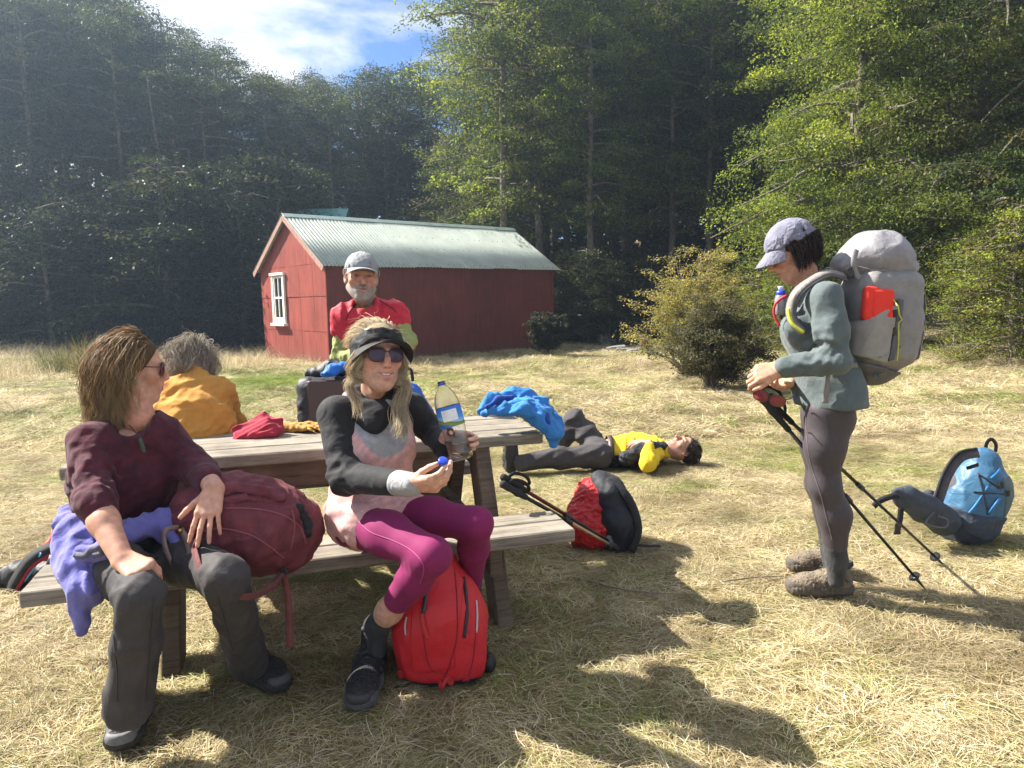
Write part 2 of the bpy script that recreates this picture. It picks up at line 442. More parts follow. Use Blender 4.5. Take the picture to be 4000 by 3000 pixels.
def leafmat(name, trans=0.45, rough=0.55, sat=1.0):
    """leaf blades: colour attribute, a little per-thing variation, light passing through"""
    if name in MATS: return MATS[name]
    m, nt, b, N, L = new_mat(name)
    a = N('ShaderNodeAttribute'); a.attribute_name = 'Col'
    oi = N('ShaderNodeObjectInfo')
    v = ramp(N, L, oi.outputs['Random'], [(0.0, (.78, .84, .80)), (0.5, (1, 1, 1)), (1.0, (1.2, 1.12, .95))]).outputs[0]
    c = mixc(N, L, a.outputs['Color'], v, 1.0, 'MULTIPLY'); L(c, b.inputs['Base Color'])
    b.inputs['Roughness'].default_value = rough; b.inputs['Specular IOR Level'].default_value = 0.2
    tr = N('ShaderNodeBsdfTranslucent'); cc = mixc(N, L, c, (1.25, 1.15, 0.55), 1.0, 'MULTIPLY'); L(cc, tr.inputs[0])
    mx = N('ShaderNodeMixShader'); mx.inputs[0].default_value = trans
    L(b.outputs[0], mx.inputs[1]); L(tr.outputs[0], mx.inputs[2])
    L(mx.outputs[0], nt.nodes['Material Output'].inputs[0]); MATS[name] = m; return m

# ------------------------------------------------------------------ ground
def sstep(a, b, x):
    t = np.clip((x - a) / (b - a), 0, 1); return t * t * (3 - 2 * t)
def tz(x, y):
    x = np.asarray(x, float); y = np.asarray(y, float)
    z = 0.018 * np.sin(1.7 * x + 0.6 * y) * np.sin(1.1 * y - 0.5 * x) * sstep(3.2, 6, y)
    z = z + 0.13 * sstep(5.5, 9.5, y) * (1 - sstep(10.0, 12.8, y)) * (1 - sstep(2.5, 6, x)) * sstep(-7, -2, x)
    z = z + 0.5 * sstep(3.5, 11, x - 0.15 * (y - 12)) * sstep(6.5, 14, y)
    z = z + 0.05 * np.sin(0.45 * x + 1) * np.sin(0.4 * y) * sstep(6, 10, y)
    z = z + 6.0 * sstep(30, 62, y) + 1.2 * sstep(-9, -22, x) * sstep(10, 20, y)
    return z
def gpt(px, py, z0=None):
    p = onz(px, py, 0)
    for _ in range(6): p = onz(px, py, float(tz(p[0], p[1])))
    return p

def ground_mat():
    m, nt, b, N, L = new_mat('dry_meadow'); co = objco(N)
    n1 = noise(N, L, co, 0.55, 6, 0.6, 0.4); n2 = noise(N, L, co, 9, 6, 0.7); n3 = noise(N, L, co, 90, 4, 0.7)
    mp = N('ShaderNodeMapping'); mp.inputs['Scale'].default_value = (14, 150, 40); mp.inputs['Rotation'].default_value = (0, 0, 0.5); L(co, mp.inputs[0])
    n4 = noise(N, L, mp.outputs[0], 3, 4, 0.6, 1.5)
    straw = ramp(N, L, n2.outputs['Fac'], [(0.28, (.14, .10, .045)), (0.5, (.34, .27, .14)), (0.72, (.50, .41, .24))]).outputs[0]
    green = ramp(N, L, n2.outputs['Fac'], [(0.3, (.07, .09, .02)), (0.7, (.22, .26, .06))]).outputs[0]
    gm = ramp(N, L, n1.outputs['Fac'], [(0.58, (0, 0, 0)), (0.70, (.7, .7, .7))]).outputs[0]
    c = mixc(N, L, straw, green, gm)
    k = ramp(N, L, n3.outputs['Fac'], [(0.3, (.5, .48, .45)), (0.7, (1.1, 1.1, 1.05))]).outputs[0]
    k2 = ramp(N, L, n4.outputs['Fac'], [(0.35, (.6, .58, .55)), (0.65, (1.1, 1.1, 1.05))]).outputs[0]
    c = mixc(N, L, c, k, 1.0, 'MULTIPLY'); c = mixc(N, L, c, k2, 0.8, 'MULTIPLY'); L(c, b.inputs['Base Color'])
    b.inputs['Roughness'].default_value = 0.95; b.inputs['Specular IOR Level'].default_value = 0.1
    p = bump(N, L, b, n2.outputs['Fac'], 0.8, 0.06); bump(N, L, b, n3.outputs['Fac'], 0.8, 0.02, p)
    return m
def build_ground():
    t = np.linspace(-1, 1, 241); xs = 140 * np.sinh(4.6 * t) / np.sinh(4.6)
    t = np.linspace(0, 1, 261); ys = -8 + 260 * np.sinh(4.6 * t) / np.sinh(4.6)
    X, Y = np.meshgrid(xs, ys, indexing='ij'); Z = tz(X, Y)
    V = np.stack([X, Y, Z], -1).reshape(-1, 3)
    i = np.arange(len(xs) - 1)[:, None] * len(ys); j = np.arange(len(ys) - 1)[None]
    Q = np.stack([i + j, i + len(ys) + j, i + len(ys) + j + 1, i + j + 1], -1).reshape(-1, 4)
    o = obj('ground', (V, [Q]), ground_mat(), loc=(0, 0, 0)); o['kind'] = 'structure'
build_ground()

def blades(n, rng, rad, lmin, lmax, incl, width, cols, curl=0.5, segs=3):
    """a patch of grass blades: arcs that leave the soil and bend over"""
    base = np.stack([rng.normal(0, rad * .5, n), rng.normal(0, rad * .5, n), np.full(n, -0.012)], 1)
    az = rng.uniform(0, 2 * np.pi, n); el = np.radians(rng.uniform(*incl, n)); ln = rng.uniform(lmin, lmax, n)
    P = [base]; e = el.copy(); a = az.copy()
    for k in range(segs):
        d = np.stack([np.cos(e) * np.cos(a), np.cos(e) * np.sin(a), np.sin(e)], 1)
        q = P[-1] + d * (ln / segs)[:, None]; q[:, 2] = np.maximum(q[:, 2], 0.002 + 0.008 * rng.random(n)); P.append(q)
        e = e - rng.uniform(0.0, 1.0, n) * curl; a = a + rng.normal(0, 0.25, n)
    side = np.stack([-np.sin(az), np.cos(az), 0.5 * rng.normal(size=n)], 1); side /= np.linalg.norm(side, axis=1)[:, None]
    w = width * rng.uniform(.6, 1.3, n)
    V, C = [], []
    ci = rng.integers(0, len(cols), n); c = np.array(cols)[ci] * rng.uniform(.75, 1.2, (n, 1))
    for k, p in enumerate(P):
        ww = (w * (1 - 0.85 * (k / segs) ** 1.5))[:, None]
        V += [p - side * ww / 2, p + side * ww / 2]; C += [c, c]
    V = np.stack(V, 1).reshape(-1, 3); C = np.stack(C, 1).reshape(-1, 3); m = 2 * (segs + 1)
    Q = np.concatenate([np.stack([np.arange(n) * m + 2 * k, np.arange(n) * m + 2 * k + 1, np.arange(n) * m + 2 * k + 3, np.arange(n) * m + 2 * k + 2], 1) for k in range(segs)])
    return V, Q, C
def gn_scatter(name, protos, P, rot, scl, idx, label, cat):
    """one object: real blades repeated over the meadow by geometry nodes"""
    coll = bpy.data.collections.new(name + '_patches')
    for p in protos: coll.objects.link(p)
    me = bpy.data.meshes.new(name); me.vertices.add(len(P)); me.vertices.foreach_set('co', np.asarray(P, np.float32).ravel())
    a = me.attributes.new('rot', 'FLOAT_VECTOR', 'POINT'); a.data.foreach_set('vector', np.asarray(rot, np.float32).ravel())
    a = me.attributes.new('scl', 'FLOAT_VECTOR', 'POINT'); a.data.foreach_set('vector', np.asarray(scl, np.float32).ravel())
    a = me.attributes.new('pick', 'INT', 'POINT'); a.data.foreach_set('value', np.asarray(idx, np.int32))
    o = bpy.data.objects.new(name, me); COL.objects.link(o); tag(o, label, cat, kind='stuff')
    ng = bpy.data.node_groups.new(name, 'GeometryNodeTree'); ng.interface.new_socket('Geometry', in_out='INPUT', socket_type='NodeSocketGeometry')
    ng.interface.new_socket('Geometry', in_out='OUTPUT', socket_type='NodeSocketGeometry')
    N, L = ng.nodes.new, ng.links.new
    gi, go = N('NodeGroupInput'), N('NodeGroupOutput'); ci = N('GeometryNodeCollectionInfo'); ci.inputs['Collection'].default_value = coll
    ci.inputs['Separate Children'].default_value = True; ci.inputs['Reset Children'].default_value = True
    ip = N('GeometryNodeInstanceOnPoints'); ip.inputs['Pick Instance'].default_value = True
    def na(nm, ty):
        n = N('GeometryNodeInputNamedAttribute'); n.data_type = ty; n.inputs['Name'].default_value = nm
        return [s for s in n.outputs if s.enabled and s.name == 'Attribute'][0]
    L(gi.outputs[0], ip.inputs['Points']); L(ci.outputs[0], ip.inputs['Instance']); L(na('pick', 'INT'), ip.inputs['Instance Index'])
    e2r = N('FunctionNodeEulerToRotation'); L(na('rot', 'FLOAT_VECTOR'), e2r.inputs[0]); L(e2r.outputs[0], ip.inputs['Rotation']); L(na('scl', 'FLOAT_VECTOR'), ip.inputs['Scale'])
    L(ip.outputs[0], go.inputs[0]); md = o.modifiers.new('scatter', 'NODES'); md.node_group = ng
    return o
def vnoise(x, y, seed, f):
    r = np.random.default_rng(seed); s = 0
    for i in range(7):
        a = r.uniform(0, 6.28); w = f * r.uniform(.6, 1.9); s = s + np.sin(w * (np.cos(a) * x + np.sin(a) * y) + r.uniform(0, 6.28) + 0.9 * np.sin(w * .7 * (np.sin(a) * x - np.cos(a) * y)))
    return s / 7
def grass_mat():
    m, nt, b, N, L = new_mat('grass_blade'); a = N('ShaderNodeAttribute'); a.attribute_name = 'Col'
    g = N('ShaderNodeNewGeometry'); n = noise(N, L, g.outputs['Position'], .55, 4, .6, .6); n2 = noise(N, L, g.outputs['Position'], 2.6, 3, .6)
    def mth(op, x, y):
        q = N('ShaderNodeMath'); q.operation = op
        for i, v in enumerate((x, y)):
            if hasattr(v, 'is_output'): L(v, q.inputs[i])
            else: q.inputs[i].default_value = v
        return q.outputs[0]
    sp = N('ShaderNodeSeparateXYZ'); L(g.outputs['Position'], sp.inputs[0])
    dx = mth('MULTIPLY', mth('ADD', sp.outputs[0], 3.4), .42); dy = mth('MULTIPLY', mth('ADD', sp.outputs[1], -11.2), .36)
    lush = mth('MULTIPLY', mth('POWER', 2.718, mth('MULTIPLY', mth('ADD', mth('MULTIPLY', dx, dx), mth('MULTIPLY', dy, dy)), -1.0)), .20)
    s = mth('ADD', mth('ADD', mth('MULTIPLY', n.outputs['Fac'], .6), mth('MULTIPLY', n2.outputs['Fac'], .4)), mth('ADD', mth('MULTIPLY', a.outputs['Alpha'], .22), lush))
    k = ramp(N, L, s, [(.625, (0, 0, 0)), (.76, (1, 1, 1))]).outputs[0]
    gr = mixc(N, L, a.outputs['Color'], (.36, .56, .13), 1.0, 'MULTIPLY'); c = mixc(N, L, a.outputs['Color'], gr, k)
    n3 = noise(N, L, g.outputs['Position'], 1.4, 5, .65, .5); c = mixc(N, L, c, ramp(N, L, n3.outputs['Fac'], [(.34, (.56, .54, .50)), (.5, (.88, .88, .86)), (.68, (1.08, 1.08, 1.06))]).outputs[0], 1.0, 'MULTIPLY')
    L(c, b.inputs['Base Color']); b.inputs['Roughness'].default_value = .7; b.inputs['Specular IOR Level'].default_value = .25
    tr = N('ShaderNodeBsdfTranslucent'); L(c, tr.inputs[0]); mx = N('ShaderNodeMixShader'); mx.inputs[0].default_value = .25
    L(b.outputs[0], mx.inputs[1]); L(tr.outputs[0], mx.inputs[2]); L(mx.outputs[0], nt.nodes['Material Output'].inputs[0])
    MATS['grass_blade'] = m; return m
STRAW = [(.65, .53, .33), (.73, .62, .42), (.56, .44, .26), (.81, .72, .54), (.45, .34, .18), (.67, .56, .35), (.40, .36, .14)]
def tile(rng, T, n, lmin, lmax, width, tallfrac=.06, segs=3):
    """a square mat of matted dry blades, clumped"""
    nc = int(T * T * 60); cc = rng.uniform(-T / 2, T / 2, (nc, 2)); ca = rng.uniform(0, 6.28, nc); ch = rng.uniform(.5, 1.3, nc); ccol = rng.uniform(.8, 1.15, nc)
    base = rng.uniform(-T / 2, T / 2, (n, 2)); cl = np.argmin(((base[:, None] - cc[None]) ** 2).sum(-1) + rng.uniform(0, .01, (n, nc)), 1) if n * nc < 4e5 else rng.integers(0, nc, n)
    az = ca[cl] + rng.normal(0, .9, n); tall = rng.random(n) < tallfrac
    el = np.radians(np.where(tall, rng.uniform(25, 80, n), rng.uniform(0, 30, n) + 10 * ch[cl])); ln = rng.uniform(lmin, lmax, n) * (.7 + .4 * ch[cl]) * np.where(tall, 1.15, 1)
    P = [np.column_stack([base, np.where(tall, -.005, rng.uniform(-.01, .03, n))])]; e, a = el.copy(), az.copy()
    for k in range(segs):
        d = np.stack([np.cos(e) * np.cos(a), np.cos(e) * np.sin(a), np.sin(e)], 1); q = P[-1] + d * (ln / segs)[:, None]
        q[:, 2] = np.maximum(q[:, 2], .002 + .012 * rng.random(n)); P.append(q); e = e - rng.uniform(0, .7, n); a = a + rng.normal(0, .35, n)
    side = np.stack([-np.sin(az), np.cos(az), .6 * rng.normal(size=n)], 1); side /= np.linalg.norm(side, axis=1)[:, None]; w = width * rng.uniform(.5, 1.35, n)
    c = np.array(STRAW)[rng.integers(0, len(STRAW), n)] * (rng.uniform(.7, 1.15, n) * ccol[cl])[:, None]; c = np.column_stack([c, rng.random(n)])
    V, C = [], []
    for k, p in enumerate(P):
        ww = (w * (1 - .85 * (k / segs) ** 1.5))[:, None]; V += [p - side * ww / 2, p + side * ww / 2]; C += [c, c]
    m = 2 * (segs + 1); V = np.stack(V, 1).reshape(-1, 3); C = np.stack(C, 1).reshape(-1, 4); i = np.arange(n) * m
    return V, np.concatenate([np.stack([i + 2 * k, i + 2 * k + 1, i + 2 * k + 3, i + 2 * k + 2], 1) for k in range(segs)]), C
def build_grass():
    rng = np.random.default_rng(3); gm = grass_mat(); protos = []; T = .8
    def add(V, Q, C):
        me = make_mesh('patch', V, Q); set_col(me, C); me.materials.append(gm); protos.append(bpy.data.objects.new('p%02d' % len(protos), me))
    for i in range(6): add(*tile(rng, T, 7000, .03, .11, .0021, .04))
    for i in range(4): add(*tile(rng, T, 4200, .04, .11, .0036, .04))
    V, Q, C = blades(30, rng, .07, .14, .34, (45, 85), .0030, STRAW, .35, 4); add(V, Q, np.column_stack([C, np.zeros(len(C))]))
    P, I, S, Rz = [], [], [], []
    def zone(y0, y1, sc, kinds):
        st = T * sc
        ny = int(round((y1 - y0) / st)); 
        for j in range(ny):
            y = y0 + (j + .5) * st; nx = int((.95 * y + 1.8) / st) + 1
            for i in range(-nx, nx + 1):
                P.append((i * st + rng.normal(0, .02), y + rng.normal(0, .02))); I.append(rng.integers(*kinds)); S.append(sc * 1.12); Rz.append(rng.integers(4) * math.pi / 2 + rng.normal(0, .12))
    zone(1.0, 6.6, 1.0, (0, 6)); zone(6.6, 13.32, 1.4, (6, 10)); zone(13.32, 27.72, 2.25, (6, 10))
    def extra(n, x0, x1, y0, y1, s0, s1, f=None):
        x = rng.uniform(x0, x1, n); y = rng.uniform(y0, y1, n); k = np.ones(n, bool) if f is None else f(x, y)
        for a, b in zip(x[k], y[k]): P.append((a, b)); I.append(10); S.append(rng.uniform(s0, s1)); Rz.append(rng.uniform(0, 6.28))
    extra(150, -5, 5, 1.6, 7, .5, .9, lambda x, y: vnoise(x, y, 13, 1.0) > .15)
    extra(420, -15, -5.2, 12.6, 18, 1.2, 2.4); extra(60, -5.5, -2, 14.5, 16, .8, 1.6); extra(160, -3.5, 3, 13.6, 15, .7, 1.4, lambda x, y: y < 15.1 + .8 * (x + 3.6))
    extra(26, -2.2, -1.3, 2.1, 2.6, .45, .75); extra(120, 4, 14, 10, 17, .7, 1.5)
    P = np.array(P); P = np.column_stack([P, tz(P[:, 0], P[:, 1])]); S = np.array(S); n = len(P)
    gx = (tz(P[:, 0] + .2, P[:, 1]) - tz(P[:, 0] - .2, P[:, 1])) / .4; gy = (tz(P[:, 0], P[:, 1] + .2) - tz(P[:, 0], P[:, 1] - .2)) / .4
    from mathutils import Euler
    rot = []
    for i in range(n):
        q = Vector((-gx[i], -gy[i], 1)).to_track_quat('Z', 'Y').to_matrix(); e = (Vector((-gx[i], -gy[i], 1)).rotation_difference(Vector((0, 0, 1))).inverted().to_matrix() @ Matrix.Rotation(Rz[i], 3, 'Z')).to_euler(); rot.append(tuple(e))
    zs = np.where(np.array(I) < 6, .42, np.where(np.array(I) == 10, .8, .65))
    gn_scatter('grass', protos, P, rot, np.stack([S, S, S * zs], 1), I, 'dry straw coloured meadow grass with green patches covering the clearing', 'grass')
build_grass()

# ------------------------------------------------------------------ hut
def hut():
    c = onz(1292, 1432, 0); a = math.radians(40); l = V3(math.cos(a), math.sin(a), 0); g = V3(-math.sin(a), math.cos(a), 0); up = V3(0, 0, 1)
    L_, W, E_, RH = 6.34, 3.45, 2.14, 1.10
    c = c + V3(0, 0, -0.06); E_ += .06
    t = thing('hut', c + l * L_ / 2 + g * W / 2, 'red iron-clad hut with pale green corrugated roof in the clearing', 'hut')
    def wallmat(name, col, col2, streak):
        m, nt, b, N, L = new_mat(name); co = objco(N)
        mp = N('ShaderNodeMapping'); mp.inputs['Scale'].default_value = (9, 9, .7); L(co, mp.inputs[0])
        n1 = noise(N, L, mp.outputs[0], 2.2, 6, .65, .3); n2 = noise(N, L, co, 1.3, 5, .6); n3 = noise(N, L, co, 26, 6, .75)
        base = ramp(N, L, n1.outputs['Fac'], [(.3, col2), (.62, col)]).outputs[0]
        base = mixc(N, L, base, ramp(N, L, n2.outputs['Fac'], [(.35, (.72, .68, .68)), (.65, (1.08, 1.08, 1.08))]).outputs[0], 1.0, 'MULTIPLY')
        chip = ramp(N, L, n3.outputs['Fac'], [(.66, (0, 0, 0)), (.74, (1, 1, 1))]).outputs[0]
        base = mixc(N, L, base, (.34, .17, .12), mixc(N, L, (0, 0, 0), chip, streak))
        sp = N('ShaderNodeSeparateXYZ'); L(co, sp.inputs[0])
        low = N('ShaderNodeMapRange'); low.inputs[1].default_value = .45; low.inputs[2].default_value = 0.02; L(sp.outputs['Z'], low.inputs[0])
        dirt = N('ShaderNodeMath'); dirt.operation = 'MULTIPLY'; L(low.outputs[0], dirt.inputs[0]); L(ramp(N, L, n1.outputs['Fac'], [(.35, (.1, .1, .1)), (.65, (1, 1, 1))]).outputs[0], dirt.inputs[1])
        base = mixc(N, L, base, (.10, .07, .05), dirt.outputs[0])
        L(base, b.inputs['Base Color']); b.inputs['Roughness'].default_value = .62; b.inputs['Specular IOR Level'].default_value = .35
        p = bump(N, L, b, n1.outputs['Fac'], .35, .02); bump(N, L, b, n3.outputs['Fac'], .25, .004, p); return m
    mr = wallmat('red_iron_gable', (.29, .058, .038), (.19, .036, .026), .6); mr2 = wallmat('red_iron_shaded', (.155, .030, .023), (.10, .019, .015), .35)  # same red iron; shade of the long side is put into its darker colour
    def pl(o, u, v):       # rectangular/polygon plate from 2D points
        return o
    def plate(P2, o, u, v, n, th, dent=0.0, seed=0, m=7):
        """thin sheet over a quad P2 (4 points in u,v), gently dented"""
        r = np.random.default_rng(seed); s = np.linspace(0, 1, m); A, B = np.meshgrid(s, s, indexing='ij')
        P2 = np.asarray(P2, float)
        q = ((1 - A) * (1 - B))[..., None] * P2[0] + (A * (1 - B))[..., None] * P2[1] + (A * B)[..., None] * P2[2] + ((1 - A) * B)[..., None] * P2[3]
        w = dent * np.sin(math.pi * A) * (r.normal() * .6 + .7 * np.sin(6.28 * A * 2 + r.uniform(0, 6)) + .4 * np.sin(9 * B + r.uniform(0, 6)) * np.sin(7 * A))
        front = o + q[..., :1] * u + q[..., 1:] * v + (th + w)[..., None] * n
        back = o + q[..., :1] * u + q[..., 1:] * v
        V = np.vstack([front.reshape(-1, 3), back.reshape(-1, 3)]); i = np.arange(m - 1)[:, None] * m; j = np.arange(m - 1)[None]
        Q = np.stack([i + j, i + m + j, i + m + j + 1, i + j + 1], -1).reshape(-1, 4)
        ring = list(range(0, m)) + [k * m + m - 1 for k in range(1, m)] + [m * m - 1 - k for k in range(1, m)] + [(m - 1 - k) * m for k in range(1, m - 1)]
        k = m * m; R = np.array([[ring[x], ring[(x + 1) % len(ring)], ring[(x + 1) % len(ring)] + k, ring[x] + k] for x in range(len(ring))])
        return V, [np.vstack([Q, Q[:, ::-1] + k, R])]
    # inner carcass (timber frame box) so nothing shows through
    inner = bbox(c + l * L_ / 2 + g * W / 2 + up * (E_ / 2), (L_ - .06, W - .06, E_ - .02), basis(x=l, z=up), .01)
    obj('carcass', inner, plain('hut_timber', (.10, .07, .05), .9), t, False)
    V = np.array([c + l * s + g * x + up * z for s in (.03, L_ - .03) for x, z in ((.04, E_ - .03), (W - .04, E_ - .03), (W / 2, E_ + RH - .06))])
    obj('gable_core', (V, [np.array([[0, 2, 1], [3, 4, 5]]), np.array([[0, 1, 4, 3], [1, 2, 5, 4], [2, 0, 3, 5]])]), MATS['hut_timber'], t, False)
    # gable wall: overlapping flat sheets (v along g, z up), normal -l
    def top(x): return E_ + RH * (1 - abs(x - W / 2) / (W / 2)) - .02
    rows = [(0, .78), (.78, 1.52), (1.52, 2.22)]
    cols = [(0, .60), (.60, 1.28), (1.28, 2.05), (2.05, 2.75), (2.75, W)]
    k = 0
    for (z0, z1) in rows:
        for i, (x0, x1) in enumerate(cols):
            wx0, wx1 = 2.05, 2.75
            k += 1
            obj('wall_sheet', plate([(x0 + .004, z0), (x1 - .004, z0), (x1 - .004, min(z1 - .006, top(x1 - .004))), (x0 + .004, min(z1 - .006, top(x0 + .004)))], c - l * .002, g, up, -l, .010 + .007 * int(z0 / .7) + .0015 * ((i + k) % 2), .0028, k, 13), mr, t, False)
    for i, (x0, x1) in enumerate([(.12, .86), (.86, W / 2), (W / 2, 2.5), (2.5, W - .12)]):
        obj('wall_sheet', plate([(x0 + .002, 2.2), (x1 - .002, 2.2), (x1 - .002, max(top(x1), 2.201)), (x0 + .002, max(top(x0), 2.201))], c - l * .006, g, up, -l, .026 + .002 * (i % 2), .002, 40 + i, 13), mr, t, False)
    # long side: flat sheets, normal -g
    n = 7
    for i in range(n):
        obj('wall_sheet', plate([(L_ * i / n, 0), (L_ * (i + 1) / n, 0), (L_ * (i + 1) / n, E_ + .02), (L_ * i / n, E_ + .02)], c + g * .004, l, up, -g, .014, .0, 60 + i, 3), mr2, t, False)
    for cc in (c - g * .012 - l * .012, c + l * L_ - g * .012): obj('corner_flashing', bbox(cc + up * E_ / 2, (.05, .05, E_), basis(x=l, z=up), .004), mr2, t, False)
    # far walls
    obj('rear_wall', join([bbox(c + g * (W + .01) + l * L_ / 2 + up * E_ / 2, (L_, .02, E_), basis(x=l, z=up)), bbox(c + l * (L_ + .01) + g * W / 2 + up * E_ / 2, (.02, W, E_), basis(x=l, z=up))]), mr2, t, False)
    V = np.array([c + l * (L_ + .02) + g * x + up * z for x, z in ((0, E_), (W, E_), (W / 2, E_ + RH))]); V = np.vstack([V, V - l * .02])
    obj('rear_gable', (V, [np.array([[0, 1, 2], [5, 4, 3]])]), mr2, t, False)
    # roof: corrugated sheets, each a part
    rm, nt, b, N, L = new_mat('pale_green_iron'); co = objco(N)
    n1 = noise(N, L, co, 3, 5, .6); n2 = noise(N, L, co, 40, 4, .7)
    L(mixc(N, L, ramp(N, L, n1.outputs['Fac'], [(.3, (.34, .385, .335)), (.7, (.47, .51, .45))]).outputs[0], ramp(N, L, n2.outputs['Fac'], [(.3, (.8, .8, .8)), (.65, (1, 1, 1))]).outputs[0], 1.0, 'MULTIPLY'), b.inputs['Base Color'])
    b.inputs['Roughness'].default_value = .42; b.inputs['Metallic'].default_value = .0; bump(N, L, b, n2.outputs['Fac'], .1, .003)
    nail = plain('roof_nail', (.06, .06, .06), .5, .6)
    sl = math.hypot(W / 2, RH); cs, sn = (W / 2) / sl, RH / sl; over = .20; endo = .16
    for side in (0, 1):
        dn = (-g if side == 0 else g); d = dn * cs - up * sn; nr = dn * sn + up * cs
        ridge = c + g * W / 2 + up * (E_ + RH + .035)
        ns = 9; wsh = (L_ + 2 * endo) / ns
        for i in range(ns):
            x0 = -endo + i * wsh - (.02 if i else 0); x1 = -endo + (i + 1) * wsh; m = 60
            s = np.linspace(x0, x1, m); h = .011 * np.sin(s / .0845 * 2 * math.pi) + .0025 * (i % 2)
            r0 = RNG.uniform(-.015, .02); Ls = [0.03, sl * .5, sl + over + r0]
            V = np.vstack([np.array([ridge + l * s[q] + d * ln + nr * (h[q] + (.004 * math.sin(i * 2.1 + ln))) for q in range(m)]) for ln in Ls])
            Vb = V - nr * .003; q = np.arange(m - 1)
            F = np.vstack([np.stack([k * m + q, k * m + q + 1, (k + 1) * m + q + 1, (k + 1) * m + q], 1) for k in range(2)])
            e = np.stack([2 * m + q, 2 * m + q + 1, 5 * m + q + 1, 5 * m + q], 1); F2 = F[:, ::-1] + 3 * m
            sh = obj('roof_sheet', (np.vstack([V, Vb]), [np.vstack([F, F2, e])]), rm, t)
            if side == 0:
                pts = []
                for ln in (.35, .85, 1.4, sl + over - .09):
                    for q in range(2, 8, 2):
                        sx = (round(x0 / .0845) + q + .25) * .0845
                        if sx < x1: pts.append(bbox(ridge + l * sx + d * ln + nr * .016, (.022, .022, .010), basis(x=l, z=nr), .003))
                obj('nail_heads', join(pts), nail, sh)
    cap = []
    for side in (0, 1):
        dn = (-g if side == 0 else g); d = dn * cs - up * sn; nr = dn * sn + up * cs
        cap.append(bbox(c + g * W / 2 + up * (E_ + RH + .055) + l * L_ / 2 + d * .085, (L_ + 2 * endo + .01, .17, .006), basis(x=l, z=nr), .002))
    obj('ridge_cap', join(cap), plain('ridge_iron', (.22, .29, .27), .45, .3, .2, 6), t, False)
    wood = plain('weathered_barge', (.30, .18, .14), .8, 0, .3, 18, .3)
    for side in (0, 1):
        dn = (-g if side == 0 else g); d = dn * cs - up * sn; nr = dn * sn + up * cs
        for e in (-endo + .02, L_ + endo - .02):
            obj('barge_board', bbox(c + g * W / 2 + up * (E_ + RH - .005) + l * e + d * (sl + over) / 2 - nr * .03, (.024, sl + over - .02, .12), basis(x=l, z=nr), .003), wood, t, False)
    # window in the gable
    wm = plain('white_window_paint', (.72, .70, .64), .55, 0, .12, 20, .15); gl = plain('dark_window_glass', (.015, .02, .022), .08, 0, .1, 5, 0, .8)
    x0, x1, z0, z1 = 2.02, 2.72, .93, 2.02; o = c - l * .036
    wroot = obj('window', join([bbox(o + g * x - l * .02 + up * (z0 + z1) / 2, (.05, .09, z1 - z0), basis(x=l, z=up)) for x in (x0 + .045, x1 - .045)]), wm, t, False)
    R = basis(x=l, z=up); xm = (x0 + x1) / 2
    obj('head', bbox(o + g * xm - l * .03 + up * (z1 + .03), (.08, x1 - x0 + .08, .06), R), wm, wroot, False)
    obj('sill', bbox(o + g * xm - l * .045 + up * (z0 - .03), (.11, x1 - x0 + .08, .06), R), wm, wroot, False)
    zi = z0 + .09; zt = z1 - .02; bars = []
    for x in (x0 + .12, xm, x1 - .12): bars.append(bbox(o + g * x - l * .012 + up * (zi + zt) / 2, (.03, .03 if x == xm else .05, zt - zi), R))
    for z in (zi + .02, (zi + zt) / 2, zt - .02): bars.append(bbox(o + g * xm - l * .014 + up * z, (.034, x1 - x0 - .2, .045), R))
    bars.append(bbox(o + g * xm - l * .012 + up * (z0 + .045), (.03, x1 - x0 - .18, .09), R))
    obj('sash', join(bars), wm, wroot, False)
    for x in ((x0 + .12 + xm) / 2, (xm + x1 - .12) / 2):
        for z in ((zi + (zi + zt) / 2) / 2, ((zi + zt) / 2 + zt) / 2):
            obj('pane', bbox(o + g * x - l * .004 + up * z, (.006, .20, .46), R, .001), gl, wroot, False)
    # small hut behind with a teal roof
    q = at(1275, 1000, 23.5); q[2] = tz(q[0], q[1])
    s = thing('shed', q, 'small shed with teal green roof showing just above the red hut ridge', 'shed')
    zt_ = at(1275, 815, 23.5)[2]; zb_ = at(1275, 852, 23.2)[2]
    xa, xb = at(1178, 830, 23.5), at(1368, 830, 23.5); wdt = np.linalg.norm(xb - xa); lx = nrm((xb - xa) * [1, 1, 0]); ly = V3(-lx[1], lx[0], 0); R = basis(x=lx, z=up)
    hgt = zb_ - q[2] - .5
    obj('wall', bbox(q + up * hgt / 2, (wdt - .2, 2.0, hgt), R), mr2, s, False)
    teal = plain('teal_roof_iron', (.045, .20, .20), .4, .2, .15, 8)
    for sgn in (-1, 1):
        A = V3(0, 0, zt_ - q[2]); d = nrm(ly * sgn * 1.2 - up * .85)
        P = []
        m = 40; sx = np.linspace(-wdt / 2, wdt / 2, m); nr = nrm(np.cross(lx, d)); nr = nr if nr[2] > 0 else -nr
        V = np.vstack([np.array([q + A + lx * x + d * ln + nr * .012 * math.sin(x * 70) for x in sx]) for ln in (0, 1.6)])
        i = np.arange(m - 1); obj('roof', (V, [np.stack([i, i + 1, i + m + 1, i + m], 1)]), teal, s)
hut()

